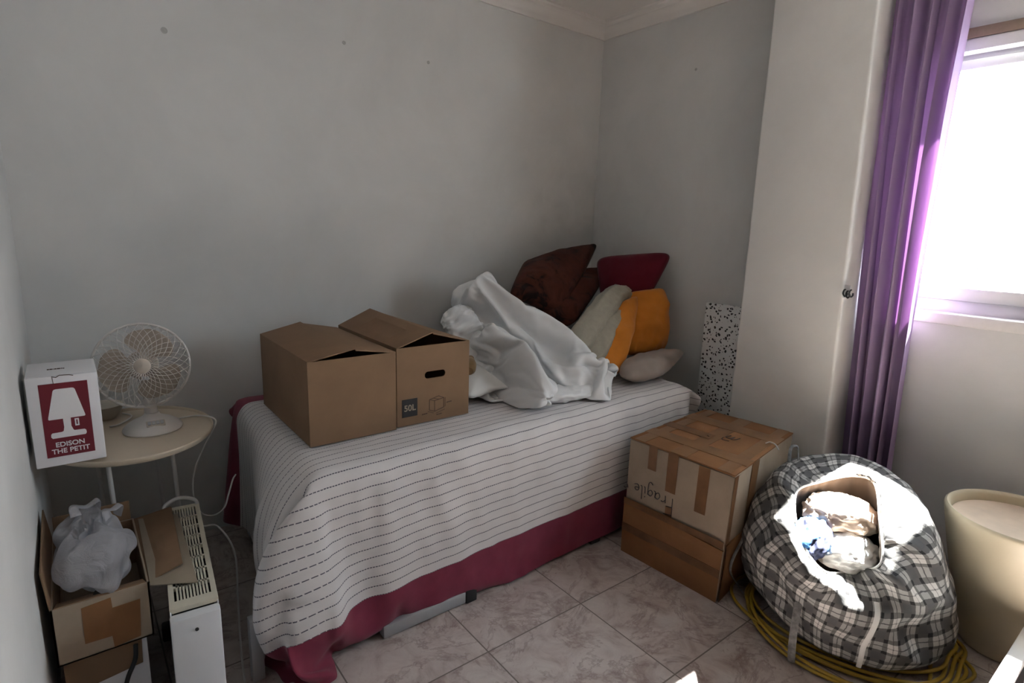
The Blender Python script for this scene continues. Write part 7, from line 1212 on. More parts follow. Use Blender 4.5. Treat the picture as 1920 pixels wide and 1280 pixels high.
-13,-8,-2,-2,-8,-2,-9,-9,1,-2,0,-4,-4,-6,-6,-5,-7,-7,-8,-5,-1,4,-3,2,-5,2,0,1,2,2,2,-1,1,1,-1,0,2,0,1,1,0,2,0,-3,6,0,-6,-11,2,-13,3,-4,-9,-13,-10,-11,-8,-6,-5,-4,-2,-1,0,-1,-2,-4,-1,-3,-1,-4,-2,-3,-3,-1,0,4,1,2,3,1,2,2,1,1,2,0,1,4,1,-1,-6,1,-9,1,-7,5,-5,1,-5,-1,
0,-1,-2,-5,1,0,0,0,0,1,0,0,-1,-1,0,1,0,1,1,1,2,1,0,2,1,2,1,0,-1,1,3,4,-2,-3,1,-1,-1,-1,-2,-6,1,-3,0,-1,-1,0,-1,1,-3,0,-1,0,-1,-1,0,1,1,0,0,0,1,0,0,0,1,1,5,5,1,0,0,0,4,4,-3,-5,0,-1,1,1,0,1,-1,-2,3,0,-1,0,0,0,1,0,0,-1,-1,0,1,1,1,-2,
0,0,1,0,0,0,0,2,1,2,-2,-4,1,-2,0,1,-2,-3,5,1,-2,0,-1,-1,0,5,0,1,-4,0,1,1,0,0,-1,-1,-1,-1,1,-1,-1,-1,-1,1,0,0,0,1,0,0,0,-1,-1,-3,-2,1,-4,2,0,0,0,-1,-6,0,1,1,1,1,1,-4,0,-1,-1,0,-1,-1,0,-1,0,2,0,1,0,0,1,0,0,0,-1,2,-1,-1,1,0,1,-1,-1,-1,0,-1,
2,-2,1,-1,0,0,1,0,-1,-1,0,-1,-1,0,1,-1,0,0,2,0,0,1,1,0,1,-3,-2,0,-1,0,0,-1,0,-1,1,0,-1,0,-1,1,1,1,0,-1,-1,1,0,2,-1,-1,0,0,-1,0,1,1,1,-1,0,1,0,-1,-2,1,0,1,0,0,-2,3,1,0,0,0,0,0,1,0,-1,-1,0,0,1,-1,-1,0,0,0,-1,1,1,-3,-1,-2,0,0,0,0,-1,-1,
0,0,1,-1,0,-1,1,-1,1,-1,-1,-1,-1,0,1,0,-1,-1,-1,2,0,-1,0,1,0,1,-1,0,0,2,2,0,1,-2,-4,0,-1,1,0,-2,-1,0,0,0,-1,0,0,-2,3,3,-2,0,-1,0,1,4,3,-2,-1,0,1,1,1,-1,0,1,0,1,0,-1,1,0,0,0,-4,-1,-2,-1,1,-1,-1,0,-1,-1,-1,-1,-1,-1,0,0,0,3,-2,-2,1,1,1,1,1,-4,
-1,1,0,1,0,0,1,1,0,-2,1,0,1,1,0,1,3,-6,1,1,1,-1,-2,-1,1,-2,1,-1,-1,1,0,0,-1,-1,-1,1,-1,2,0,0,-1,-1,-1,-1,0,-1,-2,-1,0,1,-1,-1,0,2,-1,1,0,0,-1,-1,-4,4,0,-1,-1,1,0,0,-3,2,-2,-2,1,0,0,1,1,-1,0,-1,-1,-1,1,0,0,-1,0,-1,-4,-4,5,0,1,-1,0,0,0,0,2,-1,
0,1,0,0,1,7,1,0,0,-1,0,0,0,0,-1,1,1,0,0,-1,-1,1,-1,1,-1,-1,-1,-1,-1,1,-1,3,7,8,-3,0,-1,0,0,-1,-1,-1,-2,-1,0,0,2,1,1,-7,2,1,1,1,1,-2,3,0,-1,0,1,1,0,-1,0,-1,1,0,3,0,1,-1,1,0,1,1,-4,-2,-4,0,0,0,0,1,1,1,1,1,0,-1,-2,0,0,2,-1,0,-1,-1,-2,1,
0,-1,-1,2,0,-1,0,0,-1,0,1,1,0,0,-1,3,1,-1,0,-3,0,-4,7,0,0,0,0,0,-1,-1,0,0,0,0,1,1,1,-5,4,0,1,0,-1,1,0,-3,1,0,0,0,0,3,3,-1,-1,1,4,-1,0,0,1,1,0,0,0,0,-4,-1,-1,-1,-1,-1,0,1,0,0,0,0,-1,-1,0,9,-7,0,-1,1,1,0,-4,1,7,1,0,0,0,-2,-3,-1,-5,-5,
-3,4,7,-1,-1,1,0,0,-1,-1,-1,1,1,1,1,1,0,0,0,0,1,-1,1,1,0,-4,5,1,1,-3,3,4,9,9,-6,0,0,-1,0,-1,1,-3,5,12,5,5,-6,-1,0,0,0,3,-1,2,-4,0,-1,-1,-1,-1,1,0,0,0,0,0,1,-1,-2,-1,0,0,1,4,1,-2,-3,-9,5,0,0,1,0,2,0,12,8,-10,-6,-8,2,3,1,1,1,-3,1,-3,8,-1,
1,1,1,0,0,0,0,0,-1,0,-1,0,2,0,-1,0,0,2,1,3,-5,6,-1,0,0,0,0,-1,1,-5,-7,1,1,4,-1,-1,0,0,0,0,2,6,-4,0,-1,-1,-1,0,0,-1,0,0,0,2,1,1,-1,0,-1,0,1,-1,0,-3,6,1,-2,0,-1,-1,0,-1,-2,-2,-1,-1,0,-5,-3,0,-1,0,0,0,0,-7,-5,1,0,0,0,1,1,2,-1,1,0,1,-1,0,
1,1,0,0,-1,-1,0,1,-1,-2,-2,-1,1,1,-1,1,-1,-2,0,1,-1,2,3,-3,1,-1,1,2,-4,5,12,-1,0,0,0,0,-1,-2,1,-2,0,-2,1,-1,-2,-2,-1,-1,2,2,-1,-2,3,-2,1,1,0,1,2,-1,1,1,0,0,1,1,0,3,-2,3,0,0,6,6,-6,-1,0,0,0,-1,-1,1,0,0,0,0,-1,0,0,1,1,1,0,1,2,8,-1,-1,0,1,
1,0,0,1,1,0,-1,0,0,1,-1,1,3,0,2,1,2,-4,-4,0,-2,-2,-2,-1,-1,-1,-1,0,1,0,1,0,2,0,-2,0,0,0,-2,-5,-4,0,1,0,-1,-1,-1,3,-1,0,-2,0,0,-2,4,-1,3,0,0,0,-3,-1,11,0,1,0,1,0,0,0,-1,0,-2,0,-2,0,0,0,0,1,0,-3,1,-3,-2,-1,-2,-2,0,0,0,-4,-1,-1,-1,0,0,1,-5,5,
-4,1,2,1,-2,-1,-6,0,0,2,0,0,1,-2,0,1,1,0,1,1,0,-4,8,1,-2,1,-1,-4,-1,-1,1,1,-1,-1,-1,1,0,-1,-1,-1,0,0,1,-1,4,0,-1,0,2,1,-2,0,1,0,1,1,-1,2,3,1,-1,-1,0,-1,-3,9,-9,0,4,1,-7,2,-2,-1,0,-1,0,-1,-1,-2,5,0,1,-2,0,1,4,-11,2,0,1,2,1,0,-4,1,0,1,0,0,
1,1,-1,-2,0,1,-1,-1,4,-7,2,0,-6,-1,7,-3,0,2,0,-1,-1,0,0,0,-2,10,1,-4,0,-1,-5,4,-12,-2,-1,1,5,-2,2,1,1,-1,1,-1,0,0,0,1,0,0,1,1,-2,-2,0,2,5,-3,-9,0,3,0,-1,1,0,0,0,-1,-3,-7,11,11,-6,-1,2,5,-1,-4,-4,0,-6,-3,0,0,0,1,0,2,1,0,-1,-1,0,-1,0,0,-1,3,2,-6,
1,-7,9,9,5,1,1,0,0,0,0,2,1,-4,-11,-11,7,-4,-4,-6,10,-5,4,2,0,3,3,0,1,1,0,1,1,1,1,-1,1,1,0,0,0,0,3,5,-3,16,-7,-2,-6,3,1,0,2,0,-1,-1,-1,5,-5,6,-7,8,3,7,-7,7,-10,-5,-3,1,1,1,0,0,2,0,0,-2,-1,3,0,-1,-1,0,-3,5,-1,1,0,-1,11,-7,4,-1,7,3,-1,1,2,0,
2,-8,1,-6,7,-8,4,-5,3,-2,9,-2,5,1,2,1,0,0,-1,1,0,2,1,0,-1,0,0,-2,9,-1,-3,-2,0,-2,-1,11,1,8,-8,1,6,10,12,14,0,4,9,11,-5,5,-6,1,2,9,-7,-3,0,2,2,0,1,1,1,0,1,1,0,-2,0,0,0,2,-7,-3,3,-1,-7,-6,7,5,8,-9,13,12,6,2,1,-5,-8,-2,-6,-11,5,-3,0,-2,-4,-9,6,7,
0,0,1,1,1,1,1,1,0,0,2,1,1,1,1,0,3,1,-6,-5,3,-1,-8,4,6,11,-11,-10,2,1,-3,1,17,16,0,9,-7,3,3,2,2,0,2,-3,-1,7,-4,0,1,1,0,-1,1,0,0,2,0,-1,-1,0,-1,-7,-4,-3,4,4,-5,-14,-4,6,10,-7,-15,-12,-7,0,-1,0,9,-7,7,-4,-3,1,2,3,-4,0,0,-6,4,1,-1,-1,1,2,0,0,0,0,
2,1,1,0,0,9,13,15,4,0,2,-5,-16,-11,3,15,2,0,-3,-12,1,-7,6,11,-5,1,5,0,-3,-1,1,1,0,-1,2,0,1,1,-1,-1,0,-1,0,-1,-1,2,1,0,-4,-7,-10,-10,-12,-9,-8,0,0,-14,-20,-21,1,0,-1,5,-16,-10,-13,-1,15,13,-1,-2,4,0,-1,0,3,0,-2,-2,-2,-2,0,0,-1,1,0,1,0,-1,0,0,7,8,8,2,0,2,2,-1,
-1,-1,2,17,11,3,3,0,13,5,-3,-11,-15,-10,2,9,0,4,0,-1,-4,1,-5,1,1,0,-1,-1,0,1,-1,0,1,1,0,0,-7,-10,-11,-8,5,1,1,0,-1,10,5,-8,-12,-4,3,3,-13,-4,-1,8,8,-1,-6,-10,-2,-5,1,3,5,-1,0,-1,-1,0,0,1,-1,-2,2,0,0,0,0,0,8,10,4,5,12,17,18,20,22,14,14,10,9,16,6,7,20,9,16,2,
-8,-1,2,1,-3,0,0,-1,-5,0,4,0,0,0,0,-1,2,1,-1,0,0,0,0,1,-6,-4,13,12,4,3,1,0,-2,0,-2,7,10,3,7,-3,-1,9,-14,-8,4,-1,-2,-2,2,0,0,-2,1,-2,-5,-1,-1,0,0,0,-1,0,0,1,1,0,1,1,8,8,-2,3,-10,-9,-7,-7,-6,-8,-6,-15,-18,-19,-20,-13,-5,1,19,13,5,7,6,9,3,3,2,0,-2,1,3,0,
0,-1,0,-1,0,1,1,0,0,1,1,2,-2,-4,-5,-8,-3,-7,-9,-10,-11,-10,-11,-7,-5,-2,2,6,-10,-13,-10,-7,-5,-4,-1,-3,-2,1,-4,1,3,0,-2,0,0,1,-1,1,0,0,0,0,1,0,2,1,2,0,1,-2,-2,0,0,1,1,0,1,3,4,7,6,4,2,-5,-6,1,3,4,0,0,7,5,5,0,0,0,2,-1,0,-1,0,0,0,-1,-1,0,-1,1,0,0,
-3,-1,-2,-1,2,0,1,0,3,4,3,1,-1,-7,-7,-7,13,19,12,2,2,1,5,5,-2,0,0,-5,-5,-5,-3,1,0,0,1,-1,1,1,1,1,1,0,0,0,2,0,-1,1,3,4,5,6,4,5,6,6,9,14,13,11,-16,-19,-12,1,-1,-2,-4,-7,-4,-6,0,5,0,3,3,-6,-3,5,8,10,4,4,9,11,14,17,16,11,5,4,5,3,2,1,-1,-1,-1,-1,1,2,
1,-5,-5,-10,0,1,-4,-10,-6,3,7,15,15,17,20,20,21,21,10,15,6,-8,-12,-11,-2,0,4,1,-1,-4,-5,1,3,6,3,0,0,5,-5,-6,-3,0,0,4,3,3,2,10,19,16,17,20,26,12,13,11,10,9,3,4,3,-9,-11,-5,-1,-1,-6,-5,-4,11,-1,-2,1,2,-3,-4,0,-2,1,4,19,29,49,19,8,12,5,-25,-12,-9,-11,-13,-21,-19,-21,-26,-38,-28,-37,-40,
-36,-35,-34,-30,-29,-21,10,8,18,26,32,21,16,-8,4,5,4,5,15,15,10,11,14,16,
]

# rest shape of one stuffed fold of the duvet: 55 rings of 44 points, steps of 1.5 mm, as second differences
FOLD_B = [
-763,-762,-757,-754,-754,-754,-755,-755,-753,-753,-753,-744,-738,-736,-746,-749,-741,-744,-747,-749,-748,-741,-739,-740,-741,-743,-744,-741,-740,-742,-742,-739,-741,-743,-746,-751,-751,-751,-752,-753,-756,-759,-760,-762,741,739,733,729,732,734,738,737,734,738,742,733,725,728,751,759,744,752,758,765,767,757,757,761,762,766,768,763,759,760,756,745,744,738,738,742,737,733,730,728,730,732,732,736,13,15,15,15,13,12,9,13,14,12,10,3,
8,2,-9,-14,-4,-7,-8,-13,-19,-18,-28,-33,-34,-35,-38,-38,-34,-33,-26,-18,-15,-4,-3,-3,0,3,9,13,16,20,21,19,4,3,5,4,4,2,1,-1,0,-1,-2,4,4,5,1,4,2,0,-2,-4,-3,1,19,16,20,19,26,25,20,15,9,7,7,3,3,5,7,7,3,2,1,0,1,-1,0,3,1,6,-1,4,5,3,1,0,0,1,0,-2,3,1,-3,-7,-7,-2,7,5,-11,-5,
-10,-6,-18,-18,-12,-4,-2,3,2,0,1,-1,-1,0,2,-1,4,1,1,5,2,-2,-2,-2,4,-3,-1,0,1,1,1,0,-2,2,1,-1,-2,3,7,6,-1,-4,-4,-6,1,-6,11,14,11,8,9,5,6,9,9,9,9,8,7,10,4,7,2,1,6,2,1,-2,5,2,-1,1,1,1,-1,1,0,1,-1,-4,3,6,2,-2,-5,-4,0,2,-3,3,-12,-1,-1,0,0,0,0,-1,0,0,
0,1,1,1,1,-3,3,3,-2,6,4,1,-4,7,3,-1,0,-1,1,1,3,-2,-2,4,3,0,-3,1,0,-2,7,3,4,0,9,0,1,1,-1,0,-1,0,-1,1,0,-1,1,0,-2,5,5,0,0,-4,4,2,-1,-2,3,2,2,2,-1,1,1,1,1,2,1,-1,3,-3,-2,10,-5,1,1,4,1,-2,0,-3,0,0,0,-1,0,-1,0,1,-1,0,5,-4,-1,5,5,3,-3,3,
2,-1,3,3,0,0,2,1,0,0,1,0,0,1,1,0,9,-5,2,2,2,1,0,1,-1,0,-1,0,1,1,1,0,-1,0,0,0,-4,5,-4,-2,-3,2,4,1,1,-2,-1,1,2,2,0,-1,0,3,0,-2,-1,0,-1,6,-3,1,2,0,0,-1,-2,-1,-1,1,1,-2,-2,-1,-1,0,1,-1,0,0,-3,-7,3,-4,-1,-1,-1,1,0,3,-2,1,1,0,2,1,1,0,2,1,
1,0,0,-2,0,-1,1,1,0,-2,1,0,0,0,0,1,1,1,1,0,0,1,1,1,9,0,-5,3,0,-4,0,1,2,0,0,0,1,2,1,1,0,1,0,2,0,0,-1,-1,-2,1,0,1,-2,2,-1,0,0,0,-1,0,-1,-1,-1,0,0,0,-1,-1,-2,5,-1,-4,-1,0,-1,-1,1,2,2,0,0,1,0,0,0,1,1,0,-1,0,0,0,1,0,0,0,3,1,2,0,
0,-1,0,0,1,1,0,0,0,-1,1,1,-3,4,3,-2,-1,1,-3,0,-1,-1,-1,0,1,1,2,0,1,-1,1,0,1,0,0,0,0,0,5,-2,1,0,0,0,0,0,0,0,0,0,0,1,0,1,0,-1,0,-2,4,2,-1,2,-1,-1,1,1,1,1,0,0,0,1,0,1,0,-1,0,1,1,0,-1,4,-10,2,0,-1,0,0,0,0,0,-1,0,-1,1,-1,-1,-1,-1,1,
-2,-6,1,3,-1,0,3,-1,1,0,0,-1,0,0,1,1,0,0,0,1,0,-1,-1,-1,0,-4,4,1,-1,2,1,0,1,0,0,1,-1,0,-1,-1,1,1,1,-1,1,0,-2,2,4,-3,-1,0,-1,0,0,0,0,0,1,1,1,-2,1,1,0,0,0,0,1,-2,2,0,1,0,0,1,-1,-1,-1,-1,0,1,0,1,-1,-1,-1,0,0,2,-3,2,2,0,1,0,0,0,0,0,
-1,0,-1,0,1,1,-2,-1,0,0,-1,-1,0,2,-1,-3,-1,0,0,-2,-2,0,0,0,1,-1,0,-1,1,1,0,0,1,0,-1,-4,1,1,2,1,-1,0,-1,0,1,0,0,-1,-1,0,-1,0,0,-2,0,0,-1,0,1,1,-3,-2,-1,1,2,0,1,1,0,0,-1,1,-1,-1,0,1,0,0,0,-1,-1,2,-3,-1,-1,0,0,-1,-2,0,0,1,1,-2,1,0,1,0,-1,0,
0,0,-1,0,3,-2,-3,-2,-1,1,0,-1,-2,-1,0,-1,0,-1,-1,-2,0,1,1,-1,-1,3,2,1,2,-2,-1,0,1,-1,-1,-1,-1,1,-2,0,-2,-2,-1,-1,0,0,1,0,-3,2,0,1,0,-1,-3,0,0,0,0,0,0,1,1,1,3,-1,0,0,-2,-1,0,-3,-4,-3,-2,-1,-2,-1,1,1,-2,2,1,2,0,-1,0,-1,-3,-1,0,-1,1,-1,-3,1,-1,-1,1,0,
0,0,0,-1,0,0,0,-1,-5,-1,0,0,-1,-3,3,1,-2,0,-2,-4,-2,-1,-1,-1,-5,0,2,-3,-5,-3,-2,0,1,-1,0,0,-1,1,7,-3,0,-1,0,-1,0,0,-1,1,-1,-1,0,1,1,0,0,-1,0,-6,-7,3,2,0,-1,-2,-3,-4,-4,1,4,0,0,-5,-1,1,-1,0,-1,1,-1,0,1,-1,-4,1,-1,0,0,0,0,0,1,-1,1,1,-1,-1,2,0,0,1,
-1,6,-4,-8,1,0,1,1,-2,-2,-4,-5,-1,-1,-5,-2,-1,-1,0,-1,1,1,0,-1,0,0,-1,-1,0,1,0,-1,0,0,0,1,-1,0,1,1,-4,1,0,-1,0,-2,3,-1,-6,-1,1,2,2,-1,0,-4,1,-3,-2,0,0,1,-1,1,-1,-1,0,-1,0,-1,-1,1,1,0,-1,1,0,-1,-1,-1,1,-1,-1,-1,4,-1,-2,1,0,-1,3,1,0,-4,-2,-1,1,2,-1,-1,
-1,-1,0,1,-1,-1,0,0,1,1,-1,0,-1,1,4,-1,0,-1,1,-1,0,1,1,1,-1,1,1,1,-3,0,1,-1,0,1,0,5,2,2,-2,-2,-1,1,1,0,-2,0,-1,0,1,2,2,1,1,1,0,2,0,-1,0,2,0,1,0,2,0,-1,-1,-1,1,-1,-1,0,1,0,0,0,-1,-1,-2,-1,3,3,3,1,1,-1,2,2,0,-1,0,1,3,1,1,1,1,-1,0,0,
1,0,-2,-1,0,1,1,-1,-1,1,1,1,-1,1,1,-1,0,0,-1,0,2,0,1,1,0,1,2,2,1,1,-1,0,0,0,3,1,0,0,0,-1,5,1,0,0,0,-6,-2,0,0,0,-2,-1,0,-1,-1,-1,1,-1,-1,0,1,-1,1,0,2,-3,-4,0,1,2,-1,3,0,1,1,2,1,0,1,0,0,0,5,3,0,1,3,0,-2,2,-1,1,1,-1,1,0,1,1,1,1,
-1,1,1,1,2,1,1,0,-3,3,2,-2,1,0,2,-2,2,0,2,0,0,1,-1,2,1,2,0,1,-1,2,-1,0,2,2,0,-1,-1,-1,-1,1,-1,-1,-1,0,1,-1,-1,-1,-7,2,0,1,0,0,4,-3,-3,-2,1,-1,1,0,0,0,0,0,-1,0,1,2,0,0,1,-1,-1,1,0,2,-2,-2,0,0,0,-2,1,1,1,-1,0,1,1,1,5,-3,-2,-1,-1,0,-3,5,
-2,-1,0,1,-2,2,-1,2,0,-1,2,2,0,1,-1,0,-1,1,0,0,1,1,3,1,0,0,0,2,-1,0,0,1,0,0,-1,-1,0,1,2,-1,1,3,1,0,3,-1,-2,2,0,-1,1,-2,-1,1,0,-1,2,0,1,-2,-1,0,0,0,-1,1,1,0,-1,1,0,-1,1,-1,0,0,0,0,2,1,3,0,-2,1,-1,-2,1,0,2,-1,-3,-2,0,-2,-1,-1,1,-1,0,1,
0,-2,-2,1,-1,0,0,-1,0,-1,1,0,1,0,1,1,0,1,0,0,0,0,-1,0,-4,5,1,-1,-1,-1,0,0,0,3,0,-3,-1,1,-1,-1,0,-1,0,-1,-1,0,0,-1,0,1,0,1,-1,-2,-1,0,-1,-1,0,-1,-1,0,0,0,0,0,0,0,2,-6,2,0,0,-1,-1,0,-2,2,0,0,-1,0,0,1,-1,1,0,-1,0,0,-1,-1,-2,-3,-1,-2,0,1,2,2,
0,1,-1,0,0,-1,0,0,0,0,0,1,-4,-1,-5,1,0,-1,-2,-1,1,-2,4,0,-1,0,0,1,2,-2,-3,-1,0,-1,0,0,-1,-3,1,0,-1,-1,-2,-2,1,-1,0,1,1,1,-1,0,0,0,0,-1,6,4,2,-3,-1,-1,-1,-2,-1,1,-1,1,0,0,0,0,-1,2,1,-2,-4,0,0,-1,-1,1,0,1,0,0,1,0,-1,-1,1,0,-1,-1,1,0,0,0,1,1,
-1,3,6,3,1,0,0,0,-1,0,1,2,0,0,1,0,1,0,1,0,2,0,-2,1,-1,0,1,-1,0,0,0,1,-1,0,-1,-1,0,1,1,0,0,1,-1,-1,-4,-4,-3,3,2,1,-1,-2,0,-1,0,0,2,0,-1,1,-1,1,1,1,1,0,2,-1,6,-5,0,1,0,0,-2,-2,-1,2,1,1,1,0,-2,0,0,-1,1,1,1,-3,-3,-1,2,1,1,1,-3,0,0,2,
1,2,1,0,1,1,0,1,0,0,2,2,-5,8,3,-2,-2,-1,0,0,3,-1,-1,0,-1,0,1,0,1,0,-1,0,1,1,-1,-4,-2,2,0,-1,1,-3,0,-1,0,-1,1,0,0,0,0,1,2,0,-1,-4,3,1,-5,-3,0,-1,1,1,-1,1,0,-1,0,0,-1,0,-1,1,1,-1,1,2,2,0,-1,-1,2,1,-1,0,-2,0,1,1,-1,1,0,0,1,1,1,2,0,7,
-2,-3,-5,3,1,1,0,0,0,-2,1,0,1,-1,1,0,0,-1,0,1,1,2,1,2,1,0,0,1,1,-1,-3,-1,-1,-1,1,0,-1,1,0,1,-1,2,2,-4,5,-2,3,0,-1,0,2,0,-1,0,-2,0,0,1,0,0,1,1,-1,0,-1,0,2,0,0,0,2,2,1,1,1,-1,0,0,1,0,1,0,0,1,0,-2,0,4,-2,-3,0,-1,2,5,-3,-1,0,0,1,0,
-1,-1,0,1,-1,0,1,1,0,0,1,4,3,0,-1,3,4,1,-1,-4,0,-1,0,-1,-1,0,0,-1,1,0,-1,-1,-3,7,0,3,3,-1,1,0,0,1,-2,-1,0,0,0,-1,1,0,0,-1,1,-1,-2,1,1,4,0,-3,1,6,2,1,-4,-1,0,1,1,0,-1,1,-1,0,-1,-2,4,-4,3,-1,-1,-1,2,0,-1,-2,1,0,-1,0,0,0,-1,0,1,1,-1,0,0,-3,
-1,-1,2,1,-2,-2,7,4,0,-4,2,-1,-1,0,1,0,1,0,-2,-5,-4,4,1,-2,1,0,1,-1,1,-1,-1,0,0,0,-1,0,1,0,0,0,3,2,1,0,-1,-1,-1,0,-1,0,-1,6,7,7,-3,0,0,-4,-5,-5,-5,-5,-5,-2,-7,-9,-2,-2,-8,-7,-7,-1,-4,4,1,2,4,3,6,5,5,6,6,7,3,2,1,2,2,1,0,-2,-2,-6,-6,-2,5,1,1,2,
-2,0,0,-4,-3,-1,6,4,3,0,-12,-7,-3,-3,-2,-5,6,1,3,-1,-2,3,-1,1,0,0,-1,-1,-1,2,3,1,2,-1,-3,-3,-2,0,-4,-11,-9,6,3,-1,9,6,4,3,0,0,-6,-3,0,-1,10,12,10,13,12,22,7,0,1,4,2,-3,-1,-3,-1,-1,0,0,1,0,2,3,22,31,36,34,31,27,30,23,12,1,2,-4,-7,-13,-13,-12,-16,-14,-13,-15,-15,-17,-19,-22,
-23,-30,-29,-39,-30,-18,-18,-15,-4,1,6,6,8,11,14,15,18,19,15,18,-295,-308,-311,-306,-301,-301,-303,-303,-300,-302,-310,-313,-313,-309,-304,-303,-307,-300,-296,-295,-290,-288,-292,-291,-299,-296,-292,-292,-296,-293,-292,-291,-296,-306,-301,-303,-299,-298,-296,-298,-297,-289,-290,-289,290,306,306,291,278,278,281,282,277,283,301,309,303,292,285,285,297,288,287,290,283,282,291,291,308,301,298,300,309,302,301,300,307,321,301,303,
300,303,300,305,301,286,291,284,-3,-1,5,14,22,20,18,17,18,13,1,-5,2,11,12,13,2,1,-6,-11,-9,-10,-13,-12,-19,-10,-11,-11,-15,-10,-10,-12,-12,-9,9,10,0,-9,-5,-7,-3,-2,-10,-3,4,-4,-8,-6,-5,-3,-2,-4,-3,-3,-2,0,-1,-2,1,-3,-1,3,7,9,9,9,8,5,6,4,4,0,-1,-1,0,5,5,-5,-4,-5,8,9,1,1,-2,3,5,4,-1,2,1,1,
-1,0,0,2,0,2,2,1,2,3,-1,-1,2,3,4,0,0,2,-1,5,3,-2,-5,-6,-6,-7,-8,-11,-12,-6,-7,-6,-9,-2,2,-3,-1,0,0,0,0,-1,1,1,3,1,0,0,2,0,1,0,0,-1,0,3,3,-1,-3,1,1,-2,3,-1,-5,-2,2,5,5,6,6,6,6,2,-1,-1,-2,-5,-4,-1,-1,-1,1,0,0,0,0,-2,-1,0,1,0,0,0,0,1,2,0,0,1,
-2,0,1,1,0,1,1,0,3,-3,-2,0,1,0,-1,-1,-2,1,0,-1,-1,-2,-2,0,-1,-1,-1,-1,1,2,0,1,-1,0,0,0,0,0,0,0,-2,0,0,-1,0,1,1,-1,1,3,-1,-2,-3,5,0,0,-1,-1,1,1,0,-2,0,0,0,0,1,-1,-1,1,1,1,-1,-1,1,0,0,0,0,0,-1,0,1,-1,1,0,2,0,1,-2,-1,1,1,-1,-2,0,2,-3,1,0,
0,0,-1,-1,0,-1,-1,-1,-1,1,0,1,3,-1,0,2,3,2,1,2,0,0,1,1,1,1,0,1,-1,0,1,0,-1,2,1,0,1,-1,1,0,-2,0,-1,-1,-1,-1,-1,0,0,1,-1,0,0,-1,0,0,-2,2,-1,-1,-1,1,2,0,1,-1,0,0,1,-1,-1,0,0,0,0,0,0,0,1,1,-1,0,-1,-1,0,1,3,0,1,1,1,-1,-1,-1,1,0,0,1,-1,-1,
-2,-3,1,-1,-1,-2,-1,1,0,1,0,1,0,2,1,0,1,0,-1,1,1,0,-1,0,-1,-1,1,1,1,3,-3,0,-2,-1,-1,0,0,0,0,0,-1,-2,-1,-1,4,-1,-2,0,1,1,0,0,1,1,0,1,1,0,0,1,0,0,0,4,0,0,1,0,0,0,0,0,3,-5,2,0,1,0,1,0,0,0,-1,-1,0,0,1,1,0,4,0,0,-1,-1,1,1,1,1,2,0,
1,1,0,0,1,1,-1,-3,1,0,-1,-1,0,1,0,0,-3,3,-2,-1,-1,0,-2,0,0,1,0,0,0,1,-1,-1,-2,0,1,-1,0,0,-2,-1,0,0,-1,0,0,1,2,0,0,0,1,0,0,1,1,2,0,-1,2,1,-1,-2,-1,0,1,-1,0,-1,0,-2,0,0,0,-1,0,0,-2,0,2,0,0,1,-1,1,0,0,1,1,1,0,0,1,0,0,0,-1,0,0,0,-2,
-2,5,-1,-1,0,-2,1,1,-1,0,0,0,-1,1,0,1,0,0,-1,0,0,-2,0,3,-1,0,2,0,2,1,-1,0,0,1,2,0,0,1,1,0,0,0,0,0,2,-5,-1,-2,0,2,0,-2,0,0,0,0,0,-1,0,-2,-1,-1,1,0,1,-1,0,0,2,-2,0,0,0,1,1,0,0,1,0,1,1,0,-1,-1,0,0,-1,0,1,0,0,1,-1,-1,0,1,-1,-1,0,0,
0,0,0,0,0,0,-1,-1,-1,-2,-2,-1,0,1,-1,-2,1,0,0,0,1,-1,0,1,0,0,1,2,-1,0,0,0,1,1,0,1,0,0,0,-1,0,0,-1,-1,-1,0,-2,0,0,1,1,0,0,1,-1,1,1,1,3,2,-3,-1,-1,-1,-1,0,-1,0,0,-1,-1,-1,0,-1,0,0,-3,0,-1,0,-1,4,-1,0,0,0,0,0,1,0,0,-1,0,-2,-1,0,-1,0,-1,-2,
-1,-1,-4,-2,-1,1,0,0,-1,0,1,0,2,1,0,0,-1,0,0,0,1,-1,1,-2,4,-5,-1,0,0,0,0,0,-2,-1,1,1,0,2,0,0,1,-1,-1,-2,-1,3,1,2,4,-3,-1,0,0,-1,-1,0,-2,-2,-1,-1,1,-1,0,-1,0,1,-1,0,-4,0,1,0,0,0,0,0,1,0,-1,-1,-1,-2,0,0,2,0,0,0,-1,-2,1,-4,-6,-2,-1,-2,-2,-1,0,-1,
-2,0,0,0,-1,1,-2,0,-2,-1,-1,-1,0,0,0,0,0,0,-1,1,0,0,0,0,1,1,-1,0,-3,0,1,0,-1,-2,1,0,0,0,-1,-1,0,-1,0,1,0,1,0,0,0,-1,1,0,1,0,0,0,0,0,-1,-1,-1,-1,1,-1,0,0,0,0,-1,-1,0,0,0,1,-1,0,0,0,-4,2,0,0,0,1,-1,-1,-4,-1,1,0,1,0,0,0,0,0,-1,0,-1,0,
0,0,1,1,1,1,0,-1,0,0,0,0,0,0,1,-1,1,-1,0,-1,-1,-1,2,-1,0,0,0,-1,1,1,1,-3,-2,-2,-2,1,0,1,0,-1,1,-1,0,0,0,1,0,0,0,0,0,1,0,0,0,0,1,0,-1,1,0,2,0,0,0,-1,-2,1,2,-1,-1,-1,-2,-1,1,1,1,0,1,-1,1,-1,0,0,-1,0,1,1,1,0,0,0,0,0,0,0,1,0,0,0,
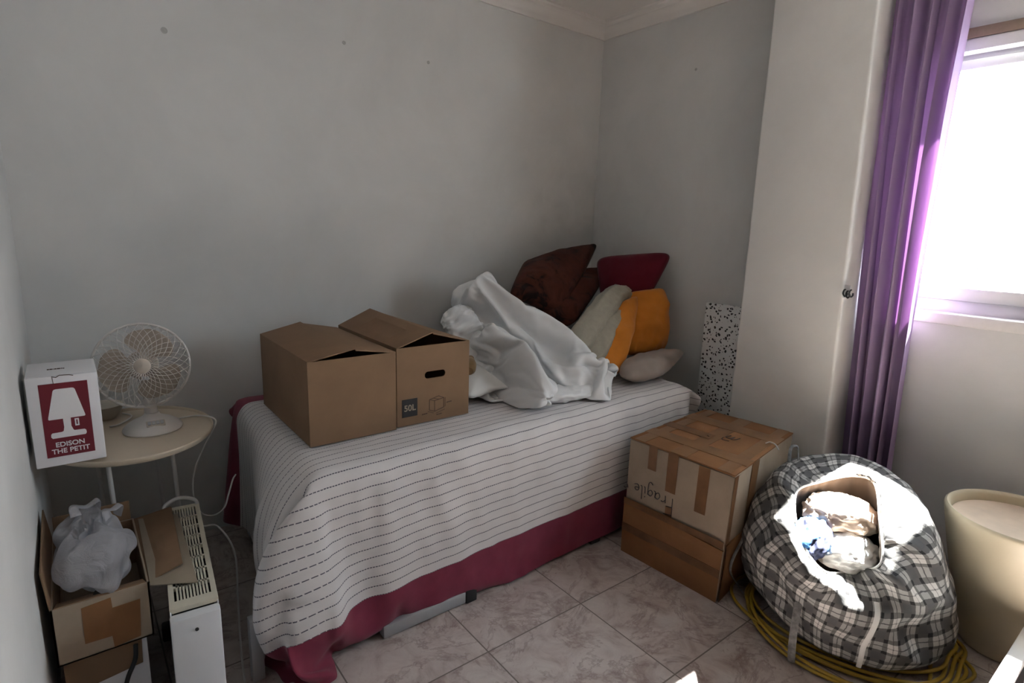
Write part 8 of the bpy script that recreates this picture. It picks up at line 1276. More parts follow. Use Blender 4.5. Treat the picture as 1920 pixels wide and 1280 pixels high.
-2,0,1,-1,-1,-2,1,1,0,0,-1,-2,-2,3,1,1,0,-1,-1,2,-1,0,0,0,-1,0,0,0,0,0,-1,-1,1,0,0,0,0,0,0,0,-1,0,1,0,1,1,-1,0,1,0,0,-2,0,0,0,-1,0,-2,0,-1,1,0,-1,-1,0,0,0,-1,0,-1,-1,0,-1,-1,0,1,-1,0,0,1,0,0,0,1,0,1,-1,1,1,-1,0,1,-1,0,-1,1,0,0,0,0,
-1,-1,-1,0,-2,0,0,-2,1,0,-1,0,0,0,0,-1,1,0,1,-1,-1,0,0,-1,1,1,1,-1,1,-1,0,-1,-1,1,1,-1,0,0,0,0,-1,0,0,-1,0,-1,0,0,1,-1,-1,-1,-1,0,0,0,-2,-1,0,3,0,1,-1,1,1,3,1,0,-1,0,0,1,-1,0,1,0,1,-1,0,1,1,1,0,0,2,0,0,1,-1,2,0,0,0,1,1,1,-1,0,0,0,
1,1,0,-1,2,-1,4,0,2,-1,0,1,1,-1,-1,-1,0,1,-1,1,0,1,-1,0,0,-1,0,-1,-1,0,0,0,1,-2,-1,0,-1,-1,-1,-1,1,-1,-1,-1,-1,0,-1,-1,-2,1,-2,1,-1,-1,1,0,0,1,1,1,1,0,1,0,0,0,1,0,0,3,1,1,-1,-1,0,0,0,1,1,-1,1,0,1,0,-1,1,1,1,1,0,2,0,1,0,0,0,1,0,2,0,
0,0,0,0,0,-1,-1,0,0,-1,0,-1,-1,-3,-1,1,1,1,-1,-1,-1,-1,-1,0,-1,1,-1,1,0,-1,0,0,0,0,-1,0,0,1,0,1,0,0,-3,0,0,0,0,0,0,1,2,0,0,1,0,1,1,0,1,-1,-1,-1,0,1,1,0,1,0,0,-1,0,-1,0,1,0,0,0,0,0,0,-1,0,-1,0,0,2,1,0,1,1,0,0,0,1,-1,0,0,0,0,0,
0,0,-1,0,1,1,1,-1,-1,1,-1,1,0,0,0,0,0,0,-1,1,0,2,0,0,-1,1,1,-1,0,-1,-1,1,-1,-1,0,0,1,-1,0,0,0,1,-1,0,0,3,0,0,0,-1,0,1,1,0,1,-1,0,1,0,0,1,0,2,-1,1,-1,0,0,1,0,0,1,-1,-2,-1,-1,0,0,1,0,-1,0,0,0,0,-1,1,0,0,-2,2,1,0,1,0,0,0,0,0,1,
1,-1,1,1,0,1,-1,0,0,0,1,0,0,-2,-1,-1,0,1,2,0,1,1,-1,0,0,0,0,0,0,-1,0,0,0,-1,-1,-1,2,1,0,0,0,0,0,1,0,1,0,-1,0,1,1,1,0,-1,0,0,0,0,0,0,1,0,-1,0,-1,-1,0,0,0,0,0,0,0,1,0,-1,0,1,-1,2,-1,1,1,1,0,0,0,-1,0,0,-1,1,0,-1,0,0,1,0,-1,0,
1,1,1,1,-1,0,0,1,0,-1,0,0,-1,0,0,0,0,0,0,1,0,1,1,-2,0,-1,0,-1,0,0,0,0,0,-1,1,0,1,0,0,0,-2,0,-1,0,0,-1,0,-1,0,0,0,-1,0,1,0,1,1,0,0,0,-1,0,-1,0,0,-2,0,1,-1,0,0,1,1,0,0,0,0,2,0,0,-1,0,0,0,1,0,1,1,-1,2,-1,0,0,0,0,0,-1,0,0,-1,
0,0,0,-1,1,-1,1,-1,-1,1,-1,-1,1,-1,-1,0,-1,0,0,0,0,-1,1,1,1,0,0,0,-1,0,0,-1,1,-2,2,0,0,0,0,0,1,0,0,0,0,0,-1,1,-1,1,0,1,1,-1,1,1,-1,0,1,-1,1,1,1,0,1,0,-1,0,0,0,0,0,0,0,1,2,0,1,-1,1,0,0,0,0,1,0,0,0,0,0,0,-1,1,0,-1,0,-1,0,-1,0,
0,0,-1,0,-1,0,0,1,-1,0,0,1,0,0,0,0,1,-1,0,-1,1,0,1,-2,-2,-1,-1,0,-1,0,0,-1,-1,-1,1,1,-1,0,1,0,0,0,0,-1,0,1,1,1,1,-1,-1,-1,1,1,1,1,1,1,0,-1,-1,4,0,0,-1,0,-1,1,2,1,1,0,-1,0,0,1,2,0,-1,-1,2,-1,0,-1,0,1,0,0,0,-1,-1,-1,-1,0,0,1,-1,-1,-1,0,
0,-1,0,2,2,-3,0,0,1,1,0,0,-2,0,-1,0,1,0,0,0,-1,1,1,0,-2,0,-1,0,0,-2,0,0,0,0,0,2,2,1,1,-1,1,0,0,-1,0,0,-1,-1,-2,1,1,0,-1,0,0,0,3,0,0,0,0,0,-1,-1,-1,-1,-1,0,0,0,0,0,-1,0,0,-1,0,0,0,-2,-1,0,-1,1,-1,1,0,1,1,0,0,-1,2,0,0,1,0,-2,0,-1,
0,1,0,0,0,-1,0,1,0,0,0,0,-1,1,0,0,1,0,-2,0,-1,-1,-1,-1,-2,-1,1,-1,-2,-2,0,0,1,0,2,0,-2,2,2,4,0,2,0,2,-1,-1,4,0,0,0,0,-1,0,0,-1,0,1,-3,-1,0,-1,0,1,0,-1,0,0,0,0,0,1,3,4,1,4,1,1,6,4,4,4,2,1,0,8,0,-2,-2,-2,0,-3,1,2,2,0,-2,-2,-1,2,-2,
-2,0,-1,-4,-1,-1,-1,-1,-1,-2,-2,-2,-2,-2,-3,0,5,3,3,2,10,5,5,10,5,2,0,-3,-4,10,5,2,2,-3,-1,0,-5,-5,-2,0,0,1,-3,0,1,-1,1,2,0,1,0,-1,-4,-7,-8,-9,-7,-5,-6,-9,-3,11,-1,-12,-23,-16,-11,-14,-5,-3,1,7,6,2,21,22,23,22,14,-5,-5,-5,-5,2,5,2,2,3,-1,2,-1,1,0,-2,-1,-1,10,14,18,19,
20,20,25,19,9,5,15,22,23,25,18,15,9,4,-4,-10,-12,-20,-29,-33,-32,-36,-15,11,-3,-2,1,-9,-7,-6,-3,-12,-12,-17,-17,-15,-8,-4,-3,5,572,549,550,555,557,561,561,563,563,566,572,554,551,551,560,564,569,564,564,565,569,573,571,566,567,560,558,557,553,557,551,551,548,549,557,553,557,556,559,558,558,555,569,574,-585,-546,-553,-562,-562,-567,-563,-559,-554,-557,-564,-524,-524,-525,-540,-541,
-548,-537,-536,-538,-544,-553,-554,-549,-557,-552,-554,-557,-553,-567,-561,-565,-563,-565,-579,-572,-577,-574,-577,-573,-572,-563,-586,-589,7,0,13,16,11,11,7,-2,-7,-8,-10,-27,-20,-15,-10,-16,-14,-24,-28,-29,-34,-31,-26,-26,-13,-2,2,7,6,17,19,25,25,20,22,18,15,16,13,11,11,3,11,6,0,-9,-17,-12,-10,-6,-5,-3,-2,-1,1,-2,-5,-7,-4,-3,-9,-6,-5,-4,4,7,6,3,-3,-13,-2,-3,
0,1,-2,-4,-3,-1,1,1,3,-2,2,-1,-1,-1,0,3,1,-1,2,-3,3,-3,-4,-2,-2,-2,0,-1,0,0,-2,-5,-2,-1,1,2,6,7,-1,13,13,14,-8,0,-3,-6,-4,-7,-8,1,3,4,4,4,2,3,-1,1,-1,0,0,3,2,0,-3,3,2,2,0,1,1,1,2,-1,-5,-2,1,1,4,9,4,-6,4,-8,-12,-11,0,-7,-6,-6,-7,-4,-4,-9,-9,-11,-8,-7,-5,-4,
-2,-1,2,0,0,0,0,5,0,-2,0,-3,-1,0,0,0,0,-6,0,0,-1,2,3,-1,-8,2,3,-2,2,-3,-1,1,0,1,0,0,2,0,-1,2,1,2,1,1,1,1,0,0,-1,1,-3,-1,0,0,-1,2,1,0,0,-1,-2,0,-2,0,2,2,0,-6,0,2,-9,-1,0,3,5,-1,-1,-1,0,0,-1,0,1,0,-1,1,0,-1,2,0,1,1,1,-2,3,-1,3,-1,-1,-1,
-1,-1,0,0,-3,0,0,3,1,1,-3,-1,2,-4,6,0,-1,4,-2,-1,1,1,1,0,0,2,1,0,1,-1,-1,0,-3,1,-1,3,4,1,-1,-1,-1,0,3,0,0,0,0,-1,0,1,-2,-1,1,-2,-2,0,0,-1,-3,-1,1,-2,3,1,-1,-1,-1,0,0,0,1,1,1,1,0,1,3,-1,1,-2,-2,5,3,0,-1,3,-2,0,0,0,-2,0,-1,0,0,-1,0,-1,-1,1,
-4,0,0,1,-1,-1,-8,0,1,1,1,1,1,-1,-2,-1,0,-2,1,1,4,2,-1,-1,-2,-4,0,2,0,-1,0,1,1,-1,1,-1,0,0,2,-1,1,-1,0,-2,2,4,-1,0,0,-3,8,0,0,-1,-2,-1,-1,1,1,1,-1,2,1,0,-5,2,2,0,1,-2,-2,0,-1,-1,0,0,-1,1,-2,0,0,0,0,-2,-3,-1,-1,0,-1,-4,0,0,-2,5,-7,-1,-1,0,1,0,
0,-2,0,0,2,0,0,0,0,-5,1,1,0,1,-1,0,1,0,0,-1,1,-1,1,0,0,1,1,0,-2,0,-1,0,0,0,-1,0,2,-4,7,1,1,0,1,0,0,0,0,0,-1,-1,0,0,0,3,-4,1,-1,0,0,-1,0,0,1,1,0,1,-1,0,0,0,1,2,0,-1,1,0,-1,1,2,-1,2,3,-2,-1,-1,1,-1,0,-1,1,-1,-1,0,1,1,1,3,-2,2,-1,
1,1,1,0,0,1,-1,1,0,0,1,0,0,0,0,0,0,0,0,-1,4,-2,-1,1,-1,3,-3,1,1,-1,0,1,2,1,1,0,1,0,-1,-1,2,0,0,-2,1,-1,-1,-1,0,-1,1,-2,0,0,0,0,1,0,0,0,0,0,-1,0,-3,0,-1,3,1,-3,1,-1,-1,0,0,-1,-1,-2,-2,0,-1,1,1,1,-3,2,-1,2,-1,0,1,0,0,0,-1,1,0,0,0,-1,
0,-3,0,1,1,-1,0,0,-2,3,0,2,-1,-1,0,0,-1,0,0,0,0,0,1,1,0,-1,-1,-1,0,2,0,2,0,0,-1,0,1,0,0,-1,0,1,0,1,-1,1,-2,0,1,0,0,1,0,-3,0,-6,2,1,0,1,2,0,0,0,-1,1,2,1,0,0,0,1,1,-1,2,-3,1,0,0,1,-2,0,1,0,-1,-2,0,-1,1,1,0,-1,-1,1,0,-1,3,0,0,-1,
1,-6,-1,-1,-1,1,0,-1,0,0,-1,-1,0,1,0,1,-1,0,0,0,0,1,1,0,1,-1,-2,0,1,1,-1,0,-2,-2,0,0,-1,-1,0,0,-3,1,0,2,-7,11,1,0,0,-2,-1,1,2,0,1,1,0,-2,0,-1,-1,2,2,1,-2,1,0,-1,-1,1,1,0,-2,-1,1,1,1,1,0,1,0,0,0,2,1,-1,1,1,8,-4,0,1,1,1,3,0,0,1,-1,0,
1,2,2,-1,-1,-2,-1,1,1,-1,0,3,2,1,0,0,1,0,-1,-2,2,3,1,2,0,1,1,-2,3,1,0,2,-1,0,-1,0,0,2,-1,0,-1,0,1,0,0,-1,0,1,4,0,0,0,1,-1,1,-2,1,0,2,1,0,-1,0,1,-1,1,2,-2,0,2,1,1,0,0,1,1,0,-2,2,0,0,-1,-1,1,1,-1,1,0,1,2,0,0,-2,-1,1,1,0,4,-1,0,
-1,0,1,2,3,3,0,1,-1,1,1,0,2,0,1,1,0,0,2,-1,-1,1,-1,0,0,1,2,0,0,1,-1,0,-1,1,-1,0,-1,1,-1,-1,0,-3,5,2,-1,1,-2,0,1,2,3,-1,0,-2,-3,2,1,1,0,0,0,1,-1,1,0,-1,0,0,1,-1,-1,1,0,0,0,1,-1,-2,-1,0,3,-3,1,0,2,1,-5,2,4,-1,1,-1,-1,-1,1,3,1,-2,-1,-1,
0,-1,1,1,0,0,2,1,0,0,0,1,-1,0,0,-1,0,1,1,0,4,1,2,1,-2,5,-3,1,0,0,1,-2,-1,4,0,0,-2,0,0,3,0,0,2,0,0,0,-1,0,-1,0,0,0,-4,0,0,-1,0,1,1,1,0,-1,-1,0,-3,-1,0,0,2,-3,1,0,-1,0,0,-1,-1,-3,2,0,1,-2,-2,-1,-1,0,0,0,0,0,0,1,1,1,0,-1,3,0,0,0,
1,-1,-1,-2,0,1,0,-1,1,1,-1,-1,-2,1,0,0,1,0,0,0,-2,-1,-3,0,0,1,-1,-4,-1,0,0,-1,0,0,0,2,1,1,1,-1,0,0,1,1,-1,0,0,2,1,-1,2,2,-1,-1,0,1,0,0,0,0,-2,0,0,0,1,0,-1,-2,-2,-1,1,0,1,-1,-3,-1,-2,0,0,4,0,-1,0,0,3,0,0,-1,1,0,1,0,0,2,-2,-2,0,0,0,-1,
0,-1,1,0,-1,0,0,-1,-1,-1,1,-1,0,-1,-2,0,0,1,1,1,1,0,1,-6,-1,3,-6,-1,-6,-1,-1,1,-1,0,-1,0,0,-1,1,1,1,-1,0,0,-1,1,5,4,2,0,0,0,1,0,-1,1,0,0,0,-1,-1,-1,1,-1,0,0,1,0,1,-1,1,-2,2,1,-1,-1,1,2,2,0,0,-1,0,-1,-2,3,1,0,3,-5,-6,0,0,0,0,3,0,0,0,2,
0,0,0,0,1,1,0,0,-1,-1,2,-1,1,0,1,0,-1,0,0,1,-1,-1,-1,1,0,1,0,0,0,-1,-1,0,-2,8,2,-6,1,0,0,-2,1,1,-1,-3,0,-1,0,0,0,0,0,0,0,2,-3,1,0,0,0,1,0,-1,0,0,1,0,0,-1,0,0,-1,2,3,-1,0,0,0,-3,-4,3,0,0,0,-1,-1,1,1,1,0,1,0,-1,-1,-1,-2,-1,0,-1,1,0,
0,-1,1,-1,0,0,1,1,0,0,1,0,0,0,1,-2,-2,1,1,0,0,0,7,-2,1,0,0,1,-1,0,3,0,0,1,0,2,0,-1,0,0,0,-2,-2,-1,0,0,0,1,0,0,1,-2,0,-1,-2,0,0,0,0,1,1,-1,1,1,1,-3,-3,4,1,0,-1,0,1,-2,-1,3,1,0,1,0,0,0,1,0,-1,-1,-1,1,-1,0,0,-1,0,2,0,1,0,2,1,0,
1,0,0,0,0,0,-1,-1,-2,3,-3,2,0,2,2,0,0,1,0,-1,0,0,0,0,-1,0,-1,1,0,2,-1,0,-1,-1,2,0,0,-1,-1,-1,-1,-2,0,0,-1,0,0,-1,1,2,0,2,4,2,5,-6,3,1,0,0,0,-1,-2,0,0,0,0,-1,0,-1,0,-1,0,0,1,0,0,1,-2,1,1,1,0,1,1,0,0,0,0,1,0,1,-3,-1,-2,-1,-2,-2,-1,6,
-2,3,1,0,0,1,0,-2,1,-1,-1,0,0,1,0,0,1,1,1,0,0,-1,0,0,-1,0,0,-1,0,2,-1,0,0,-1,-1,0,3,1,4,0,-1,0,-3,-4,-1,-3,2,0,-1,0,0,0,-1,0,-1,-1,-1,-1,0,1,-1,1,2,-2,-2,-1,0,0,1,-1,0,1,0,-1,1,-1,0,-1,1,0,1,1,0,2,4,0,1,-2,-3,1,-1,3,0,-1,0,-1,-1,-1,1,-1,
0,1,1,0,1,1,0,-1,4,2,1,-1,0,3,5,-1,0,0,-1,0,0,1,0,1,0,0,0,0,-1,3,1,1,-1,-3,1,1,3,-1,0,1,-1,1,-1,0,0,-1,-1,-1,0,0,-2,3,-3,-1,2,2,2,-1,-4,1,-1,-1,1,1,0,0,2,0,0,0,0,0,0,-1,2,2,1,-2,-3,-1,1,2,-1,-1,1,-1,-1,-1,0,0,0,0,1,-1,-1,-5,0,2,-3,0,
-2,-2,-2,-1,0,0,0,0,0,-1,-1,1,0,0,0,0,0,-1,-2,0,2,1,-1,0,0,2,0,1,-1,0,0,0,-1,0,0,0,0,-1,-2,4,-2,-3,0,0,3,0,1,1,1,1,-1,0,0,2,0,0,0,0,0,0,-2,1,0,-1,-2,-1,0,-3,0,2,3,-1,0,0,1,0,0,-1,0,0,1,-2,5,-2,5,-2,-2,-2,0,0,1,-1,-1,0,1,0,-1,-1,-1,0,
0,0,0,0,2,-1,0,-1,1,1,-1,-1,-3,-1,3,0,0,0,0,-1,1,1,-1,0,-3,1,-4,2,-4,2,0,0,-3,-2,-2,0,1,0,0,0,1,1,2,0,0,0,0,0,0,0,0,0,-2,2,0,-2,-2,-4,0,5,1,0,-1,1,-2,0,1,0,0,0,0,-1,-1,-2,0,3,-2,0,2,0,0,-1,0,0,0,0,0,0,0,0,0,0,0,0,-1,0,0,-4,1,3,
0,-1,-6,1,3,0,1,-1,0,-1,-1,1,1,-1,-1,-2,1,1,0,-3,0,-1,-2,0,-1,1,1,0,1,0,0,0,0,0,0,0,-2,-1,1,0,1,1,-2,-1,0,0,1,-5,1,6,-1,1,1,2,-2,0,0,-3,-2,-2,-2,-2,0,-1,-2,0,-4,1,0,1,-1,1,0,1,0,0,0,0,0,0,1,0,0,1,0,1,2,1,3,1,-2,0,-7,-7,-6,-4,-3,-5,-2,-6,
-6,-1,1,1,1,2,-2,0,5,4,4,-6,-2,-7,-1,-2,-2,2,5,5,5,6,6,5,3,2,-1,0,0,-1,0,0,0,3,2,-7,-3,-3,2,3,4,2,1,3,1,-1,-4,-3,-3,-4,6,7,3,3,3,7,2,6,0,1,5,4,0,0,-1,-2,-1,0,2,3,1,-2,-2,-2,1,2,3,2,9,19,17,14,23,15,5,13,19,17,21,22,22,22,21,23,10,6,6,5,7,-2,
1,0,0,4,3,-2,-3,-2,0,0,-2,0,2,1,3,2,8,7,1,10,-2,-6,-20,-18,-18,-22,-31,-13,-11,-24,-30,-32,-35,-30,-34,-30,-30,-27,-19,-13,-11,-9,-1,12,16,13,19,13,5,3,5,8,7,7,7,6,8,11,12,11,
]

# rest shape of one stuffed fold of the duvet: 28 rings of 22 points, steps of 1.5 mm, as second differences
FOLD_C = [
-813,-813,-813,-813,-813,-812,-809,-809,-808,-809,-810,-810,-810,-808,-810,-809,-808,-811,-813,-813,-812,-814,794,801,800,805,808,809,806,812,811,814,822,824,824,826,825,818,812,810,806,799,795,800,5,-4,-3,-5,-7,-3,4,-1,2,8,1,0,0,-11,-5,-1,0,-3,-1,4,4,-1,8,3,12,4,9,3,1,1,4,-8,-2,-13,-14,-1,-3,-3,-1,5,8,8,6,3,-6,7,-3,7,-2,4,0,5,-2,4,-15,-5,
7,2,-3,-2,1,1,0,1,6,5,3,0,0,-2,5,-5,1,-5,-1,-4,13,9,2,-5,1,2,-2,-1,0,0,-1,5,3,7,11,0,-4,6,-1,0,-4,-1,-10,4,-1,4,-2,-2,1,0,0,0,-1,1,2,-8,-9,7,3,-6,-1,-1,1,-5,-3,-1,-1,-6,-1,0,-1,-1,0,0,3,0,1,3,-1,-9,3,3,-1,-5,-5,0,5,-1,-8,5,1,-2,-1,0,0,0,-3,-4,0,4,
2,4,-6,1,-1,9,-3,-4,5,-2,2,-3,-2,-1,-1,0,-1,0,3,4,1,-6,7,-3,1,1,3,-9,10,9,2,0,2,-3,-1,1,0,0,0,0,-2,1,0,4,-8,4,2,-3,-6,-3,-9,1,-6,-1,0,0,-1,-1,-1,-1,0,0,1,-2,1,0,2,3,3,0,0,7,9,0,1,-1,1,-2,-1,-1,1,-1,-1,0,-1,0,0,-1,2,-4,-2,8,10,4,-1,-7,-5,-2,-5,1,
2,1,-2,1,1,-1,2,3,1,0,-1,2,-1,-7,-2,0,-3,3,6,-1,-2,2,1,-2,1,-2,-1,1,-3,-1,0,2,3,-2,0,0,-9,-8,-6,-5,-6,0,1,-3,-3,0,-2,2,0,-1,2,-2,0,1,-2,4,-2,-2,6,-2,5,2,-2,-3,2,-2,-2,1,1,-1,0,0,-2,-3,-1,1,3,-7,2,1,-3,6,-5,5,2,-1,-3,1,1,-1,0,1,0,0,2,5,2,0,-6,2,
-2,-1,-2,-5,7,-7,5,0,1,0,1,-1,-1,-1,1,0,6,3,1,2,3,6,3,3,0,0,-7,0,-9,0,0,-1,0,0,2,0,-1,0,-7,0,5,-1,7,1,4,2,9,4,-1,-3,-1,-3,-6,1,-1,0,-2,0,0,1,0,-6,-12,5,-2,2,-2,1,-4,1,3,4,2,-2,2,-2,-3,-1,0,-1,0,-1,1,2,6,-9,-2,-7,2,-3,-7,-10,-1,-5,-4,0,1,-4,1,-1,
1,0,0,1,0,-1,4,5,0,-1,-6,0,-1,2,-5,0,0,1,-2,5,0,0,-4,0,0,0,-3,2,5,1,-3,6,0,-4,-3,-3,4,0,0,-3,-5,1,0,0,1,0,1,0,2,2,-5,6,9,-9,0,-1,3,2,-3,3,7,8,6,-8,-1,-2,0,1,0,2,7,5,4,-9,-5,14,3,4,7,6,1,-5,-9,-4,-6,1,-4,-1,-3,-1,0,7,6,4,6,16,8,-2,4,-3,
-10,-10,-11,-13,-16,-28,-24,-23,-17,-12,-2,2,11,3,4,4,-255,-251,-250,-250,-251,-251,-250,-252,-253,-252,-249,-250,-249,-249,-249,-249,-249,-247,-249,-249,-249,-252,259,250,244,239,236,234,237,237,241,242,239,248,252,252,250,253,262,259,259,263,261,263,-1,-4,1,3,7,3,-4,4,-1,-2,2,-7,-15,-10,-1,-3,-15,-10,-3,-11,-12,-13,-14,-1,-5,-1,5,10,4,1,5,8,-2,-5,1,-4,-8,-7,-5,-7,
-12,-6,2,0,9,-7,3,4,-8,0,5,1,2,-4,-3,2,0,5,1,-2,1,0,-1,-3,-8,3,1,13,-2,-3,9,-8,2,2,1,-2,5,0,2,-4,-1,1,-1,-2,0,-1,-4,-4,0,3,13,3,-7,13,4,3,-4,-2,-4,3,2,4,-2,-1,-1,-1,-1,0,4,-4,-3,-11,-8,7,2,-10,3,-1,-2,0,0,-1,-2,-6,1,-2,-1,-1,-1,-1,-4,-3,-1,2,-4,-10,9,0,-11,-6,
0,0,0,0,0,5,-1,0,-1,-2,-2,-1,3,-1,-4,4,1,4,-12,8,-1,6,2,2,6,-1,-2,-3,-2,-2,-1,1,-1,-1,-5,2,-2,-7,5,-6,1,-2,8,-7,-1,1,-1,1,0,-2,1,1,-1,0,1,-1,2,1,-1,-4,-4,6,7,-6,-8,1,-1,8,-3,-1,0,-1,-1,-1,0,-2,-1,-1,-1,-1,-1,0,-5,2,3,1,0,2,7,-6,-1,0,-1,0,-1,0,1,0,-1,-1,
1,-5,0,1,-3,-10,-11,10,11,5,3,-4,0,-1,0,0,1,0,-2,-1,-1,0,-1,0,-1,-1,2,-1,-2,-13,-4,3,-10,-1,2,0,-1,3,0,-1,0,0,0,1,-3,0,1,2,-1,2,0,2,-8,-11,0,1,-3,0,0,-3,0,1,0,0,1,0,3,1,-1,-2,2,0,4,-4,2,0,-1,0,1,-1,1,0,-1,-1,0,1,1,0,-2,1,1,-1,-2,2,-4,3,-1,3,1,2,
-1,2,0,1,1,1,1,0,-2,0,0,-1,0,3,5,1,5,0,4,0,2,-3,5,0,0,-1,0,0,0,0,0,0,1,0,1,0,0,0,-3,5,-2,4,3,4,-3,1,1,1,0,0,0,0,0,0,-1,0,3,3,-2,-2,6,-4,7,-1,-1,2,2,1,0,1,1,0,-1,-1,1,-1,1,4,0,3,2,1,-7,5,-6,-1,0,1,3,2,0,0,-1,0,2,1,-1,1,0,-1,
-2,-6,-1,1,2,-7,-1,1,3,-2,-1,2,1,2,1,0,-1,-1,1,0,1,1,3,3,1,2,2,1,5,2,1,4,0,1,0,-2,1,1,0,1,0,0,0,-1,3,1,2,-6,-2,5,-3,-1,-1,-1,2,1,5,1,0,1,1,0,0,1,-1,-1,-6,-1,1,10,6,7,-1,-6,-1,4,8,8,10,7,0,0,0,1,0,-2,1,0,21,15,2,-7,-6,-15,-4,9,1,-3,-5,-3,
1,12,21,19,18,22,18,19,19,20,-18,-18,-10,-1,-4,-1,9,-4,1,4,6,11,9,10,11,11,11,-4,3,4,-3,-11,532,531,529,529,530,528,528,530,529,533,534,533,533,533,533,532,528,528,529,529,532,537,-540,-537,-530,-528,-529,-526,-528,-526,-522,-528,-533,-526,-513,-506,-507,-509,-506,-513,-517,-514,-523,-539,11,-1,0,0,2,1,7,-4,-1,-2,-2,-3,-15,-18,-13,-11,-12,-3,0,-7,-2,8,5,10,
-8,-8,-17,-13,-7,-7,-15,-14,3,1,-3,-10,-23,-23,-20,-24,-25,-22,-15,-6,-13,0,9,-3,13,0,-11,5,-2,6,-4,-5,-1,-7,1,2,-1,-1,2,2,-5,-13,-5,-12,-3,9,-11,8,0,-8,2,4,5,1,-6,-1,-1,-2,0,2,0,1,4,0,-1,0,-7,-8,7,-9,-1,-1,6,-2,-5,-1,-2,-1,0,1,0,0,-1,1,-3,2,0,3,2,-1,0,5,1,3,0,2,0,-3,-2,1,
1,-1,0,1,0,-1,2,1,-1,-3,0,7,-3,4,6,10,1,-1,2,-2,-1,-2,-1,2,1,0,2,-1,-2,3,3,-1,3,-6,4,-9,7,-9,2,2,-6,-2,0,0,1,-1,0,-1,1,2,5,-3,2,3,-6,4,-4,2,-13,4,-5,-6,-3,-1,1,2,0,1,1,1,-1,1,-3,-2,1,6,0,-7,-2,3,8,4,2,-6,0,-1,0,0,1,0,1,1,0,1,2,1,-1,-3,6,0,
-1,-3,1,-10,-8,2,0,1,0,4,0,1,-1,1,1,1,-1,5,2,-1,3,8,2,1,-8,-2,-2,2,2,0,2,-3,0,0,1,1,3,1,-2,5,0,0,-3,6,4,1,-2,-2,5,2,-2,0,0,-3,0,1,0,0,-1,-2,6,-2,0,-3,6,-9,3,-2,11,8,4,2,2,0,0,4,1,0,3,0,-1,0,-1,-4,0,7,-8,5,-6,7,-7,5,-3,-2,4,2,-2,0,1,0,
-1,0,-1,1,0,0,1,-2,9,-1,12,-1,2,-9,7,-3,-4,-1,4,2,0,0,-1,0,6,1,2,2,0,0,-8,-4,-14,7,11,10,-8,9,-2,1,-1,4,0,2,2,5,3,6,6,2,1,-1,-2,9,9,-10,-2,7,15,-3,4,1,-1,-4,1,0,-1,2,0,0,-2,4,3,-5,9,-6,10,6,-13,-14,-8,3,8,-1,6,-2,0,1,4,0,0,0,0,-7,-7,9,4,7,-9,10,
3,-3,-5,-8,-13,1,-2,4,2,0,2,0,0,0,-1,10,13,4,-11,-10,-3,-7,6,11,1,9,6,-1,-3,3,0,2,0,0,0,0,1,-6,-2,-11,2,16,9,-8,6,0,12,-4,3,3,4,-4,1,1,0,0,0,0,-1,3,-8,13,15,-6,-11,-4,-3,1,-12,6,3,0,1,-2,-1,1,0,0,0,0,-2,1,11,-6,-17,-16,-4,-1,-7,-8,-4,-16,-14,-8,-7,3,0,0,0,0,
0,0,6,2,-19,-9,-9,2,0,16,-5,-9,2,5,12,12,7,6,4,4,8,10,11,8,-1,-12,4,1,13,11,10,-12,9,5,-8,-6,-19,-13,-5,-11,-4,-9,-17,-21,-23,-17,-10,2,
]

# ------------------------------------------------------------------ bed
bed = empty('bed', (-1.22, -.56, 0), 'single bed standing lengthwise along the long grey wall under the striped throw', 'bed')
bm = bmesh.new()
add_box(bm, (-2.115, -1.005, .22), (-.33, -.11, .592), .055, 4)
link('mattress', from_bm('mattress', bm, True, 60), 'white_pillow', bed)
bm = bmesh.new()
for a, b in (((-2.10, -.99, .17), (-.36, -.955, .21)), ((-2.10, -.16, .17), (-.36, -.125, .21)), ((-2.12, -.99, .17), (-2.085, -.125, .21)), ((-2.29, -.985, .165), (-2.085, -.955, .19)), ((-.39, -.99, .17), (-.36, -.125, .21))):
    add_box(bm, a, b, .004)
link('frame', from_bm('frame', bm, True, 40), 'grey_metal', bed)
for x, y in ((-2.278, -.970), (-2.09, -.14), (-.40, -.95), (-.40, -.14)):
    box('leg', (x - .017, y - .017, 0), (x + .017, y + .017, .20), 'grey_metal', bed, .004)
for k in range(9):
    box('slat', (-2.07 + k * .19, -.955, .205), (-2.01 + k * .19, -.16, .218), 'card', bed, .002)
rl = box('floor_rail', (-1.915, -1.045, .004), (-1.60, -1.01, .048), 'grey_metal', bed, .005)
box('end_cap', (-1.60, -1.048, 0), (-1.555, -1.005, .052), 'black', rl, .004)
box('foot', (-.955, -1.03, 0), (-.90, -.985, .045), 'black', bed, .005)

